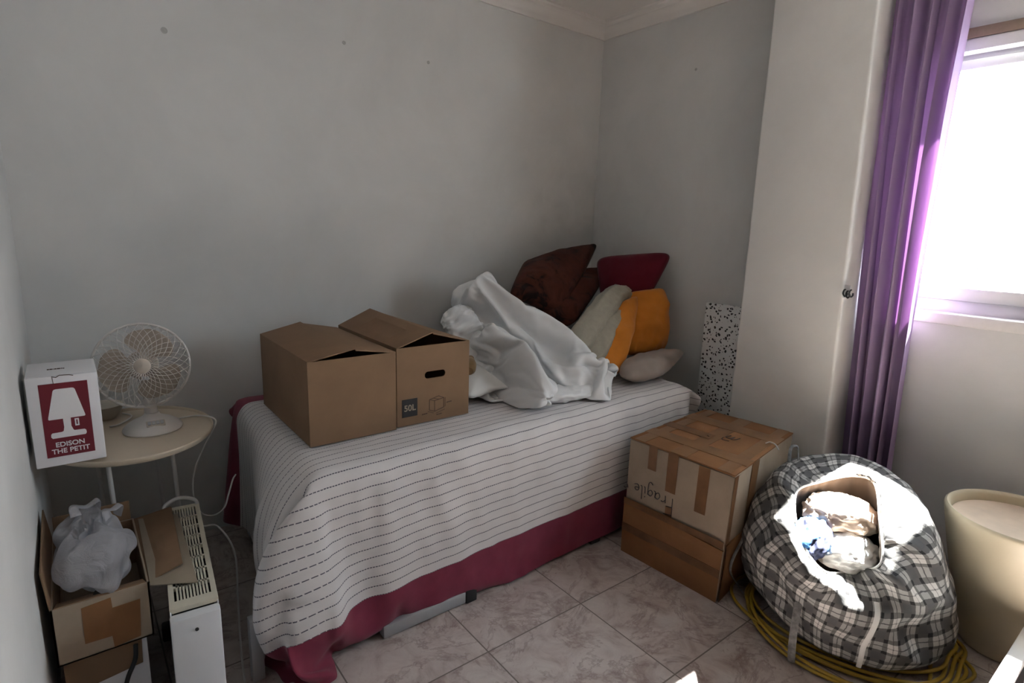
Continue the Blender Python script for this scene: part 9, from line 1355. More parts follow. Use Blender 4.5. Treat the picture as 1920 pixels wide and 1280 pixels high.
# ------------------------------------------------------------------ striped throw
def throw():
    nu, nv = 98, 65
    d = np.array(COVER, dtype=np.int64).reshape(3, nv, nu)
    d = np.cumsum(np.cumsum(d, axis=1), axis=1)
    co = (d.astype(float) * .001).transpose(1, 2, 0)
    v0, v1 = -1.565, .03
    UV = np.zeros((nv, nu, 2))
    for j in range(nv):
        y = v0 + (v1 - v0) * j / (nv - 1)
        xl = -2.13 - (.40 + .08 * max(0, min(1, (y + .9) / .3)))
        UV[j, :, 0] = xl + (-.22 - xl) * np.arange(nu) / (nu - 1)
        UV[j, :, 1] = y
    for j in range(nv):
        for i in range(nu):
            p = co[j, i]
            if p[0] < -2.12 and p[1] < -.45 and p[2] < .58:
                gy = min(1, (-.45 - p[1]) / .4)
                hz = max(0, math.sin(PI * min(1, max(0, (.58 - p[2]) / .58)) ** .8))
                co[j, i, 0] -= .085 * gy * hz
            if p[2] < .56 and p[0] < -1.80 and p[1] < -.70:
                vx, vy = co[j, i, 0] + 2.02, co[j, i, 1] + .90
                th = math.atan2(-vy, -vx)
                wn = math.exp(-((th - .80) / .52) ** 2)
                am = .030 * wn * min(1, (.56 - p[2]) / .40)
                rr = math.hypot(vx, vy)
                kk = am * math.sin(th * 15 + .6 * math.sin(p[2] * 9)) / rr
                co[j, i, 0] += vx * kk
                co[j, i, 1] += vy * kk
            if p[2] < .10 and p[0] < -2.20:
                kz = (.10 - p[2]) / .10
                co[j, i, 0] = co[j, i, 0] * (1 - kz) + (-2.20 + (co[j, i, 0] + 2.20) * .25) * kz
            if p[2] > .585:
                q = (p[0] * 5, p[1] * 9, 3.0)
                rg = max(0, 1 - 3.2 * abs(fbm((p[0] * 2.2 + p[1] * 1.5, p[1] * 5, 1.0), 3)))
                co[j, i, 2] += max(-.0005, .0030 * fbm(q, 3) + .005 * rg ** 2)
            elif p[1] < -1.0 and p[0] > -2.0:
                rg = max(0, 1 - 3.0 * abs(fbm((p[0] * 4.5 + p[2] * 1.2, p[2] * 1.3, 2.0), 3)))
                co[j, i, 1] -= .008 * rg ** 2 + .004 * max(0, fbm((p[0] * 6, p[2] * 2, 9.0), 2))
    root = empty('bed_throw', (-1.2, -.6, .0), 'white striped cotton throw with burgundy borders draped over the bed', 'throw')
    def rows(name, a, b, mat):
        V = [tuple(co[j, i]) for j in range(a, b + 1) for i in range(nu)]
        U = [tuple(UV[j, i]) for j in range(a, b + 1) for i in range(nu)]
        F = [(j * nu + i, j * nu + i + 1, (j + 1) * nu + i + 1, (j + 1) * nu + i) for j in range(b - a) for i in range(nu - 1)]
        o = link(name, meshd(name, V, F, True, U), mat, root)
        m = o.modifiers.new('smooth', 'SUBSURF'); m.levels = 1; m.render_levels = 1
        m.boundary_smooth = 'PRESERVE_CORNERS'
        return o
    rows('striped_panel', 7, 56, 'stripes')
    for nm, a, b in (('border', 0, 7), ('border', 56, 64)):
        tag(rows(nm, a, b, 'border'), 'burgundy border')
throw()

# ------------------------------------------------------------------ cardboard moving boxes on the bed
def moving_box(label, x0, x1, yf, yb, z0, z1, rf, rb, rx, printed):
    root = empty('moving_box', ((x0 + x1) / 2, (yf + yb) / 2, z0), label, 'cardboard box', 'moving boxes on the bed')
    t = .005
    W, H, D = x1 - x0, z1 - z0, yb - yf
    bm = bmesh.new()
    add_box(bm, (x0, yf + t, z0), (x0 + t, yb - t, z1), .0012)
    add_box(bm, (x1 - t, yf + t, z0), (x1, yb - t, z1), .0012)
    add_box(bm, (x0 + t, yf + t, z0), (x1 - t, yb - t, z0 + t), 0)
    link('carton_body', from_bm('carton_body', bm, True, 40), 'card', root)
    for nm, yy in (('front_panel', yf), ('back_panel', yb)):
        m = frame_m((x0, yy + (t / 2 if yy == yf else -t / 2), z0), (1, 0, 0), (0, 0, 1))
        loops = [[(0, 0), (W, 0), (W, H), (0, H)]]
        if printed or yy == yb:
            loops.append(rrect(.085, .026, .0128, 6, W * .51, H * .615))
        fp = shape2d(nm, loops, t, m, 'card', root)
        if yy == yf:
            front = fp
    xm = x0 + W * rx
    rid_f, rid_b = (xm, yf + .002, z1 + rf), (xm - .004, yb - .002, z1 + rb)
    slab('flap', [(x0, yb, z1 + .001), (x0, yf, z1 + .001), rid_f, rid_b], .004, 'card', root)
    e = .010
    slab('flap', [(rid_b[0] + .004, yb, rid_b[2] - .006), (rid_f[0] + .004, yf + .004, rid_f[2] - .006), (x1, yf, z1 + .001), (x1, yb, z1 + .001)], .004, 'card', root)
    # short flaps folded down inside
    slab('inner_flap', [(x0 + .01, yf + .008, z1 - .004), (x1 - .01, yf + .008, z1 - .004), (x1 - .012, yf + .12, z1 - .055), (x0 + .012, yf + .12, z1 - .055)], .004, 'card_shaded', root)
    slab('inner_flap', [(x0 + .01, yb - .12, z1 - .055), (x1 - .01, yb - .12, z1 - .055), (x1 - .012, yb - .008, z1 - .004), (x0 + .012, yb - .008, z1 - .004)], .004, 'card_shaded', root)
    if printed:
        f = lambda x, z: (x, yf - .0006, z)
        s = .060
        bx, bz = x0 + .019, z0 + .032
        m = frame_m((bx, yf - .0008, bz), (1, 0, 0), (0, 0, 1))
        lab = shape2d('volume_label', [[(0, 0), (s, 0), (s, s * 1.08), (0, s * 1.08)]], .001, m, 'black_print', front)
        text_mesh('volume_text', '50L', .031, frame_m((bx + s / 2, yf - .0018, bz + .022), (1, 0, 0), (0, 0, 1)), 'grey_card', front)
        # small box pictogram with its three dimension marks
        bm = bmesh.new()
        cx, cz = x0 + .128, z0 + .034
        P = {'a': (0, .008), 'b': (.022, 0), 'c': (.060, .010), 'd': (.060, .046), 'e': (.022, .040), 'f': (0, .047), 'g': (.038, .056), 'h': (.018, .0495), 'i': (.040, .043), 'j': (.030, .053)}
        g = lambda k: f(cx + P[k][0], cz + P[k][1])
        for a, b in ('ab', 'bc', 'cd', 'de', 'ef', 'fa', 'be', 'fg', 'gd', 'hi'):
            add_tube(bm, [g(a), g(b)], .0011, 5)
        for q in ([(-.006, .004), (.018, -.006)], [(.028, -.008), (.064, .001)], [(.066, .012), (.066, .046)]):
            add_tube(bm, [f(cx + x, cz + z) for x, z in q], .0008, 5)
        for (x, z) in ((-.030, -.004), (.030, -.014), (.072, .026)):
            for k in range(3):
                add_tube(bm, [f(cx + x + k * .0075, cz + z + k * .0006), f(cx + x + k * .0075 + .0055, cz + z + k * .0006 + .0004)], .0018, 5)
        link('box_pictogram', from_bm('box_pictogram', bm), 'brown_print', front)
    return root
moving_box('plain brown cardboard box at the bed end nearest the fan', -2.054, -1.757, -.830, -.30, .618, .893, .028, .036, .52, False)
moving_box('brown cardboard box marked 50L with an oval handle hole', -1.747, -1.450, -.815, -.29, .618, .900, .046, .062, .48, True)

# ------------------------------------------------------------------ duvet and cushions
UPD = (-.45, -.55, .7)
def duvet():
    V, F = [], []
    def rings(co):
        n, na = co.shape[:2]
        b0 = len(V)
        V.extend(tuple(p) for p in co.reshape(-1, 3))
        for i in range(n - 1):
            for j in range(na):
                F.append((b0 + i * na + j, b0 + i * na + (j + 1) % na, b0 + (i + 1) * na + (j + 1) % na, b0 + (i + 1) * na + j))
        for e in (0, n - 1):
            c = len(V)
            V.append(tuple(co[e].mean(axis=0)))
            for j in range(na):
                q = (c, b0 + e * na + (j + 1) % na, b0 + e * na + j)
                F.append(q if e == 0 else q[::-1])
    for dat, n, na in ((FOLD_A, 57, 44), (FOLD_B, 55, 44), (FOLD_C, 28, 22)):
        d = np.cumsum(np.cumsum(np.array(dat, dtype=np.int64).reshape(3, n, na), axis=1), axis=1)
        co = d.transpose(1, 2, 0) * .0015
        if dat is FOLD_A:
            k = np.clip((-.40 - co[:, :, 1:2]) / .55, 0, 1)
            co = co + k * np.array([.045, -.050, -.006])
        elif dat is FOLD_B:
            k = np.clip((-.55 - co[:, :, 1:2]) / .3, 0, 1)
            co = co + np.array([-.015, -.012, .0]) + k * np.array([-.035, -.030, -.004])
        else:
            co = co + np.array([.0, -.055, .0])
        co[:, :, 2] = np.maximum(co[:, :, 2], .6185 + .002 * np.sin(co[:, :, 0] * 40))
        rings(co)
    for spec in (dict(pts=[(-1.168, -0.250, 0.935), (-1.022, -0.260, 0.967), (-0.880, -0.340, 0.809), (-0.832, -0.500, 0.646)], rad=[(.05, .05), (.09, .09), (.11, .1), (.1, .08)], seed=12, wr=.012, ns=60),
                 dict(pts=[(-1.222, -0.300, 0.933), (-1.202, -0.360, 0.890), (-1.187, -0.420, 0.819), (-1.140, -0.460, 0.752)], rad=[(.055, .012), (.07, .018), (.07, .022), (.05, .02)], seed=18, wr=.014, ns=60, ex=2.8),
                 dict(pts=[(-1.22, -.80, .645), (-1.10, -.85, .642), (-.98, -.88, .642), (-.84, -.90, .645)], rad=[(.05, .022), (.06, .026), (.06, .026), (.05, .022)], seed=15, wr=.006, ns=50)):
        v, f = lobe_data(up=UPD if spec['seed'] in (12, 18) else (0, 0, 1), na=32, **spec)
        rings(np.array([tuple(p) for p in v]).reshape(-1, 32, 3))
    me = meshd('duvet', V, F, True)
    bm = bmesh.new(); bm.from_mesh(me)
    bmesh.ops.recalc_face_normals(bm, faces=bm.faces[:])
    bm.to_mesh(me); bm.free()
    o = link('duvet', me, 'duvet')
    m = o.modifiers.new('smooth', 'SUBSURF'); m.levels = 1; m.render_levels = 1
duvet()
du = bpy.data.objects['duvet']
solo(du, 'rumpled white duvet heaped on the bed beside the cardboard boxes', 'duvet')

pw = pillow('pillow', [(-1.44, -.42, .70), (-1.20, -.36, .72), (-1.20, -.76, .665), (-1.425, -.78, .665)], .09, 'white_pillow', seed=31)
solo(pw, 'flat white pillow squeezed between the 50L box and the duvet', 'pillow', 'pillows and cushions on the bed')

bz = lathe('bronze_vase', [(.0, -.06), (.016, -.06), (.025, -.04), (.027, 0), (.021, .032), (.014, .05), (.016, .06), (.0, .061)], (-1.343, -0.660, 0.760), 'bronze', None, 28,
           mtx=Matrix.Rotation(.95, 4, 'Z') @ Matrix.Rotation(PI / 2 - .2, 4, 'Y'))
solo(bz, 'small shiny bronze ornament poking out between box and duvet', 'ornament')

PG = 'pillows and cushions on the bed'
c = pillow('cushion', [(-0.672, -0.170, 1.146), (-0.071, -0.120, 1.238), (-0.640, -0.450, 0.894), (-0.950, -0.400, 1.000)], .15, 'brown', seed=3, wr=.009, pinch=-.03, rnd=12)
solo(c, 'dark brown patterned velvet cushion topmost of the heap, leaning on the wall', 'cushion', PG)
c = pillow('cushion', [(-0.411, -0.120, 1.041), (-0.047, -0.220, 1.108), (-0.665, -0.550, 0.846), (-0.861, -0.420, 0.847)], .12, 'brown', seed=8, wr=.008, pinch=-.02)
solo(c, 'second brown velvet cushion half hidden under the topmost one', 'cushion', PG)
c = pillow('cushion', [(-0.240, -0.272, 1.163), (-0.075, -0.665, 1.213), (-0.170, -0.604, 0.963), (-0.300, -0.391, 0.915)], .13, 'maroon', seed=13, wr=.006, pinch=-.02, rnd=7)
solo(c, 'plain maroon cushion propped in the corner of the walls', 'cushion', PG)

# grey-beige quilt rolled in two layers
q = lobes('rolled_quilt', [
    dict(pts=[(-0.260, -0.539, 0.994), (-0.396, -0.560, 0.970), (-0.646, -0.660, 0.879), (-0.854, -0.740, 0.770)], rad=[(.04, .045), (.055, .05), (.058, .05), (.055, .045)], seed=21, wr=.006, ns=70, up=UPD, na=36),
    dict(pts=[(-0.300, -0.559, 0.922), (-0.533, -0.660, 0.852), (-0.691, -0.720, 0.765), (-0.817, -0.760, 0.675)], rad=[(.04, .04), (.055, .05), (.06, .05), (.05, .04)], seed=25, wr=.006, ns=70, up=UPD, na=36),
], 'olive')
solo(q, 'grey-beige quilt rolled up beside the orange pillows', 'quilt')

c = pillow('pillow', [(-0.438, -0.600, 0.944), (-0.209, -0.570, 0.984), (-0.568, -0.800, 0.640), (-0.779, -0.740, 0.650)], .13, 'orange', seed=41, wr=.020, pinch=.0, freq=5, rnd=6)
solo(c, 'bright orange pillow standing on end nearest the duvet', 'pillow', PG)
c = pillow('pillow', [(-0.298, -0.550, 0.997), (-0.090, -0.654, 1.028), (-0.100, -0.698, 0.682), (-0.423, -0.660, 0.689)], .13, 'orange', seed=47, wr=.022, pinch=.0, freq=5, rnd=6)
solo(c, 'wrinkled orange pillow under the maroon cushion', 'pillow', PG)
c = pillow('pillow', [(-0.489, -0.731, 0.700), (0.033, -0.743, 0.700), (-0.466, -0.950, 0.655), (-0.684, -0.883, 0.655)], .085, 'taupe', seed=53, wr=.010, pinch=-.04, rnd=3.6)
solo(c, 'flat taupe pillow lying lowest at the right end of the bed', 'pillow', PG)

# ------------------------------------------------------------------ speckled board in the corner
tb = box('shelf_board', (-.068, -1.135, .0), (-.040, -.886, .972), 'terrazzo', None, .003)
solo(tb, 'white black-speckled shelf board standing upright between bed and pillar', 'board')

# ------------------------------------------------------------------ old box marked Fragile
def lerp(a, b, t):
    return tuple(a[i] + (b[i] - a[i]) * t for i in range(3))
def fragile():
    root = empty('old_carton', (-.56, -1.31, 0), 'old taped cardboard carton with upside-down handwriting on the floor by the bed', 'cardboard box')
    B = [(-.850, -1.562, 0), (-.255, -1.462, 0), (-.290, -1.085, 0), (-.872, -1.127, 0)]    # front, right, back, left
    T = [(-.855, -1.581, .502), (-.250, -1.482, .502), (-.284, -1.078, .500), (-.868, -1.124, .498)]
    bm = bmesh.new()
    add_hexa(bm, [lerp(b, t, .0) for b, t in zip(B, T)], [lerp(b, t, .985) for b, t in zip(B, T)])
    bmesh.ops.bevel(bm, geom=bm.edges[:], offset=.005, segments=2, affect='EDGES', profile=.5)
    link('carton_body', from_bm('carton_body', bm, True, 40), 'card_old', root)
    # lid: two flaps meeting along the middle
    def top(u, v, dz=0):
        a, b = lerp(T[3], T[2], u), lerp(T[0], T[1], u)
        p = lerp(b, a, v)
        return (p[0], p[1], p[2] + dz)
    slab('lid_flap', [top(0, .497, .001), top(1, .497, .001), top(1, 1, .001), top(0, 1, .001)][::1], .006, 'card_orange', root)
    slab('lid_flap', [top(0, 0, .001), top(1, 0, .001), top(1, .503, .001), top(0, .503, .001)], .006, 'card_orange', root)
    def strip(u0, u1, v0, v1, dz=.0022, mat='tape'):
        slab('tape', [top(u0, v0, dz), top(u1, v0, dz), top(u1, v1, dz), top(u0, v1, dz)], .0008, mat, root, 0)
    strip(0, 1, .43, .58)
    strip(0, 1, .04, .15, .0026)
    strip(0, 1, .84, .95, .0026)
    strip(.17, .29, 0, 1, .0032)
    strip(.68, .82, 0, 1, .0032)
    strip(.40, .50, .5, 1, .0036, 'tape_dark')
    # faces
    def front(u, t, d=.002):       # u from left corner to front corner, t upward
        p = lerp(lerp(B[3], T[3], t), lerp(B[0], T[0], t), u)
        return (p[0] - d, p[1], p[2])
    def side(u, t, d=.002):
        p = lerp(lerp(B[0], T[0], t), lerp(B[1], T[1], t), u)
        return (p[0], p[1] - d, p[2])
    # folded-out lower flaps, browner than the rest, sagging at the edge
    def skirt(fn, n=16, seed=0):
        V, F = [], []
        for i in range(n + 1):
            u = i / n
            tt = .46 - .045 * u - .02 * max(0, math.sin(u * 5 + seed)) * u
            for t, d in ((.0, .0065), (tt * .5, .009), (tt - .04, .0085), (tt, .007), (tt + .002, .0005)):
                V.append(fn(u, t, d))
        for i in range(n):
            for k in range(4):
                a = i * 5 + k
                F.append((a, a + 5, a + 6, a + 1))
        return V, F
    for nm, fn, s in (('lower_flap', front, 0), ('lower_flap', side, 2)):
        V, F = skirt(fn, 16, s)
        link(nm, meshd(nm, V, F, False), 'card_orange', root)
    def fs(u0, u1, t0, t1, d=.0035, mat='tape', fn=front, shear=0):
        slab('tape', [fn(u0, t0, d), fn(u1 + shear * 0, t0, d), fn(u1, t1, d), fn(u0, t1, d)], .0008, mat, root, 0)
    fs(.215, .30, .80, 1.0, .003)
    fs(.41, .51, .68, 1.0, .003)
    fs(.70, .80, .62, .985, .003)
    fs(.43, .50, .42, .56, .003)
    fs(0, 1, .435, .49, .0105, 'tape_dark')
    fs(0, 1, .20, .265, .011, 'tape_dark')
    fs(.26, .37, .46, 1.0, .003, 'tape', side)
    fs(.0, .05, .1, .99, .003, 'tape_dark', side)
    # handwriting, upside down: text x runs towards the left corner, text y downward
    strokes = {
        'F': [[(.02, .0), (.0, 1.0), (.05, 1.02), (.62, 1.12)], [(.0, .55), (.45, .60)]],
        'r': [[(.0, .5), (.04, 0)], [(.02, .30), (.18, .48), (.34, .46)]],
        'a': [[(.40, .42), (.18, .48), (.02, .24), (.14, .02), (.36, .18), (.40, .45), (.40, .06), (.50, .0)]],
        'g': [[(.40, .42), (.18, .48), (.04, .26), (.16, .06), (.36, .2), (.42, .45), (.40, -.30), (.24, -.50), (.06, -.36)]],
        'i': [[(.06, .46), (.08, .06), (.16, .0)], [(.05, .68), (.06, .74)]],
        'l': [[(.04, .98), (.06, .10), (.18, .02)]],
        'e': [[(.04, .24), (.36, .30), (.28, .47), (.10, .44), (.03, .20), (.16, .02), (.42, .10)]],
    }
    o = Vector(front(.495, .485 + .115, .0032)); ex = (Vector(front(.1, .60, .0032)) - Vector(front(.6, .60, .0032))).normalized()
    ey = (Vector(front(.4, .2, .0032)) - Vector(front(.4, .7, .0032))).normalized()
    bm = bmesh.new()
    x = 0
    S = .058
    for ch, adv in (('F', .54), ('r', .44), ('a', .58), ('g', .58), ('i', .28), ('l', .28), ('e', .5)):
        sc = S * (1.0 if ch != 'F' else 1.15)
        for st in strokes[ch]:
            pts = [o + ex * (x + px * S) + ey * (py * sc - .02) for px, py in st]
            pts = catmull(pts, 4)
            add_tube(bm, pts, .0015, 5)
        x += adv * S
    link('handwriting', from_bm('handwriting', bm), 'ink', root)
    bm = bmesh.new()
    xx = .385 * .46 + .03
    for st in ([(.0, .35), (.1, 0)], [(.05, .2), (.3, .45), (.5, .38)]):
        add_tube(bm, catmull([o + ex * (xx + px * .04 + .005) + ey * (py * .04 + .0) for px, py in st], 4), .0015, 5)
    link('pen_mark', from_bm('pen_mark', bm), 'ink', root)
    o2 = Vector(top(.52, .30, .0042)); e1 = (Vector(top(1, 0)) - Vector(top(0, 0))).normalized(); e2 = (Vector(top(0, 1)) - Vector(top(0, 0))).normalized()
    for st in ([(-.01, .055), (-.035, .05), (-.03, .02)], [(.035, .0), (.0, .01), (.0, .028), (.03, .02), (.0, .028), (.003, .05), (.035, .04)], [(-.05, .10), (-.045, .11)]):
        tube('pen_mark', catmull([o2 + e1 * a + e2 * b for a, b in st], 4), .0014, 'ink', root, 5)
    # twist of string through the lid edge
    bx = Vector(top(.62, .0, .004))
    tube('string', catmull([bx + Vector((0, .035, .001)), bx + Vector((.004, .02, .010)), bx + Vector((.008, 0, .006)), bx + Vector((.016, -.012, -.014))], 5), .0028, 'cord', root, 6)
fragile()

# ------------------------------------------------------------------ plaid bag of clothes
BC = Vector((-.62, -1.87, 0)); ER = Vector((.31, -.95, 0)).normalized(); ED = Vector((-.95, -.31, 0)).normalized()
def bw(a, b, z):
    return BC + ER * a + ED * b + Vector((0, 0, z))
# rings listed: right, front-right, front, front-left, left-front, left, left-back, back, back-right
RINGS = [
    [(.20, .03, .035), (.13, .14, .03), (.03, .17, .03), (-.07, .15, .03), (-.16, .09, .03), (-.22, -.02, .035), (-.16, -.17, .04), (0, -.22, .04), (.15, -.14, .04)],
    [(.285, .03, .05), (.19, .185, .045), (.05, .235, .045), (-.07, .215, .05), (-.19, .12, .06), (-.285, -.03, .06), (-.22, -.20, .06), (0, -.28, .06), (.21, -.17, .06)],
    [(.315, .03, .14), (.20, .215, .125), (.05, .265, .13), (-.08, .25, .135), (-.215, .15, .15), (-.315, -.03, .16), (-.25, -.22, .16), (0, -.31, .16), (.24, -.18, .15)],
    [(.290, .05, .235), (.19, .235, .215), (.065, .300, .205), (-.08, .275, .205), (-.225, .18, .23), (-.320, -.04, .26), (-.26, -.23, .27), (0, -.33, .28), (.235, -.19, .26)],
    [(.262, .06, .315), (.195, .245, .272), (.072, .305, .262), (-.075, .305, .26), (-.215, .215, .30), (-.300, -.06, .34), (-.25, -.24, .37), (0, -.35, .39), (.21, -.21, .36)],
    [(.228, .07, .395), (.172, .238, .322), (.070, .270, .288), (-.060, .335, .305), (-.185, .245, .36), (-.255, -.04, .42), (-.225, -.25, .445), (-.02, -.36, .468), (.165, -.24, .445)],
    [(.190, .07, .445), (.150, .240, .365), (.055, .240, .306), (-.050, .350, .335), (-.165, .275, .40), (-.225, .01, .465), (-.190, -.20, .485), (-.02, -.31, .512), (.135, -.22, .492)],
    [(.125, .09, .475), (.112, .235, .385), (.040, .215, .320), (-.045, .335, .352), (-.135, .290, .425), (-.185, .07, .482), (-.130, -.06, .496), (-.02, -.16, .515), (.075, -.13, .508)],
    [(.078, .12, .468), (.096, .215, .380), (.032, .190, .318), (-.042, .300, .345), (-.118, .270, .418), (-.160, .09, .474), (-.100, -.03, .488), (-.01, -.125, .500), (.052, -.10, .498)],
    [(.085, .11, .40), (.095, .22, .35), (.03, .18, .29), (-.04, .265, .30), (-.115, .24, .36), (-.165, .07, .40), (-.11, -.06, .42), (-.01, -.16, .43), (.065, -.12, .43)],
    [(.13, .08, .26), (.11, .15, .26), (.03, .17, .26), (-.04, .18, .26), (-.12, .15, .26), (-.18, .03, .15), (-.13, -.12, .26), (0, -.20, .26), (.1, -.14, .26)],
]
def plaid_bag():
    root = empty('plaid_bag', (-.62, -1.87, 0), 'open black and white plaid laundry bag stuffed with clothes', 'bag')
    NA, NS = 14, 7
    rings = []
    for R in RINGS:
        rings.append(catmull([bw(*p) for p in R], NA, True))
    na = len(rings[0])
    cols = [catmull([rings[k][i] for k in range(len(RINGS))], NS) for i in range(na)]
    nr = len(cols[0])
    def build(j0, j1):
        V, F, UV = [], [], []
        for i in range(na + 1):
            ii = i % na
            acc = 0
            for j in range(j0, j1 + 1):
                p = cols[ii][j]
                if j > 0:
                    acc_len = (cols[ii][j] - cols[ii][j - 1]).length
                c0 = sum((cols[k][j] for k in range(0, na, 6)), Vector()) / len(range(0, na, 6))
                d = (p - Vector((c0.x, c0.y, p.z)))
                d.normalize()
                th = 2 * PI * ii / na
                zz = min(1, max(0, (p.z - .03) / .08))
                fold = 1 - 2.4 * abs(fbm((math.cos(th) * 1.7 + p.z * 3.0, math.sin(th) * 1.7, p.z * 2.4), 2))
                fine = 1 - 2 * abs(fbm((p.x * 16, p.y * 16, p.z * 11), 3))
                gather = math.sin(th * 23 + 3 * math.sin(th * 3)) * .008 * max(0, (j / nr - .45)) * 2
                # hem seam low on the body
                k = zz * (.016 * fold + .0022 * fine) + gather
                if j / NS > 7.6: k *= .35
                q = p + d * k + Vector((0, 0, .002 * fine * zz))
                V.append(q)
                UV.append((ii / na * 1.9 if i < na else 1.9, acc_tab[ii][j]))
        h = j1 - j0 + 1
        for i in range(na):
            for j in range(h - 1):
                F.append((i * h + j, (i + 1) * h + j, (i + 1) * h + j + 1, i * h + j + 1))
        return V, F, UV
    acc_tab = []
    for i in range(na):
        a, t = 0, []
        for j in range(nr):
            if j: a += (cols[i][j] - cols[i][j - 1]).length
            t.append(a)
        acc_tab.append(t)
    jr = 8 * NS
    V, F, UV = build(0, jr)
    # base
    b0 = len(V)
    V.append(bw(0, 0, .028)); UV.append((0, 0))
    h = jr + 1
    for i in range(na):
        F.append((b0, ((i + 1)) * h, i * h))
    o = link('bag_body', meshd('bag_body', V, F, True, UV), 'plaid', root)
    V, F, UV = build(jr, nr - 1)
    h = nr - jr
    b0 = len(V); V.append(bw(-.02, .02, .24)); UV.append((0, 0))
    for i in range(na):
        F.append((b0, i * h + h - 1, (i + 1) * h + h - 1))
    link('bag_lining', meshd('bag_lining', V, F, True, UV), 'lining', root)
    # piping round the mouth
    rim = [cols[i][jr] + Vector((0, 0, .003)) for i in range(na)]
    tube('mouth_piping', rim, .0035, 'whitecloth', root, 6, True)
    # white seam tape down the front
    def surf(th_i, j):
        p = cols[th_i % na][j]
        c0 = BC + Vector((0, 0, p.z))
        return p + (p - c0).normalized() * .016
    i0 = 14 + 9
    tube('seam_tape', catmull([surf(i0 + 2, k) for k in range(NS * 1, int(NS * 5.2), 4)], 3), .007, 'whitecloth', root, 6, flat=.25)
    # long carrying strap trailing on the floor, and a loose strap end at the front
    pts = [bw(-.315, .03, .235), bw(-.335, .10, .14), (-.735, -1.575, .03), (-.770, -1.66, .006), (-.835, -1.755, .005), (-.868, -1.82, .005), (-.870, -1.882, .005)]
    tube('carrying_strap', catmull(pts, 8), .0055, 'strap', root, 6, flat=.3)
    pts = [bw(-.095, .27, .20), bw(-.095, .30, .13), bw(-.093, .305, .07), bw(-.09, .30, .012)]
    tube('strap_end', catmull(pts, 6), .011, 'strap', root, 8, flat=.22)
    tube('tie_loop', catmull([bw(-.222, -.16, .485), bw(-.225, -.20, .53), bw(-.205, -.22, .532), bw(-.195, -.19, .49)], 6), .006, 'strap', root, 6, flat=.4)
    return root
plaid_bag()

def cloth_lump(name, a, b, z, r, mat, label, seed, amp=.3, rot=0, freq=3.2):
    m = Matrix.Rotation(math.atan2(ED.y, ED.x) + rot, 4, 'Z')
    o = crumple(name, bw(a, b, z), r, mat, None, 5, seed, amp, freq, .7, None, m)
    solo(o, label, 'clothing', 'clothes in the plaid bag')
cloth_lump('folded_garment', -.03, .030, .418, (.100, .105, .055), 'tan', 'tan garment at the back of the plaid bag', 3, .15)
cloth_lump('folded_garment', .005, .125, .352, (.105, .085, .046), 'whitecloth', 'white garment filling the middle of the plaid bag', 8, .16)
cloth_lump('folded_garment', -.092, .175, .385, (.120, .055, .050), 'print_cloth', 'blue and white printed garment on the left of the plaid bag', 14, .15)
cloth_lump('folded_garment', .01, -.115, .345, (.07, .10, .05), 'darkcloth', 'dark brown garment deep at the back of the bag', 21, .3)

# ------------------------------------------------------------------ coil of yellow hose under the bag
def hose():
    rng = random.Random(4)
    pts = []
    turns = 6
    for k in range(turns * 16):
        t = k / 16
        a = 2 * PI * t
        lap = int(t)
        ra = .285 + .034 * ((lap * 3) % 5) / 2 + .016 * math.sin(t * 3.1 + lap)
        rb = .222 + .042 * ((lap * 2) % 5) / 2 + .016 * math.sin(t * 2.3 + 1 + lap)
        oa, ob = .03 + .012 * math.sin(lap * 2.1), .012 * math.cos(lap * 1.7)
        z = .008 + .003 * lap + .008 * (0.5 + .5 * math.sin(a * 1.5 + lap))
        pts.append(bw(oa + ra * math.cos(a), ob + rb * math.sin(a) - .0, min(.042, z)))
    pts = [(max(-2, p.x), p.y, p.z) for p in pts]
    pts += [tuple(bw(.26, .24, .012)), tuple(bw(.20, .34, .010)), tuple(bw(.10, .40, .010)), tuple(bw(.16, .46, .010)), tuple(bw(.30, .40, .010))]
    o = tube('hose', catmull(pts, 5), .0058, 'yellow', None, 8)
    solo(o, 'coiled yellow hose lying on the floor under the plaid bag', 'hose')
    tube('hose_fitting', [bw(.30, .40, .010), bw(.345, .375, .010)], .0105, 'chrome', o, 10)
hose()

# ------------------------------------------------------------------ tall beige pot with a sunken lid
def pot():
    c = (-.277, -2.243, 0)
    root = empty('tall_pot', c, 'tall tapered beige pot with a sunken lid under the window', 'pot')
    prof = [(.085, .0), (.100, .004), (.108, .014), (.122, .07), (.142, .15), (.163, .24), (.181, .32), (.194, .385), (.203, .43), (.207, .452), (.206, .461), (.200, .466), (.193, .463), (.189, .454), (.187, .440), (.186, .425)]
    lathe('pot_body', prof, c, 'ceramic', root, 72, cap1=True, angle=60)
    lathe('sunken_lid', [(.0, .431), (.10, .432), (.168, .434), (.184, .432), (.1855, .427)][::-1], c, 'ceramic_top', root, 72, cap0=False, cap1=False, angle=60)
    m = Matrix.Rotation(PI / 2, 4, 'Y')
    lathe('finger_hole', [(.0, 0), (.016, 0), (.018, .003), (.016, .006), (.0, .006)], (c[0] + .163, c[1] - .09, .447), 'ceramic_top', root, 20, mtx=Matrix.Rotation(-.5, 4, 'Z') @ m)
    lathe('chip', [(.006, -.002), (.005, .002), (.002, .003)], (c[0] - .202, c[1] + .02, .455), 'dark', root, 10, mtx=m)
pot()

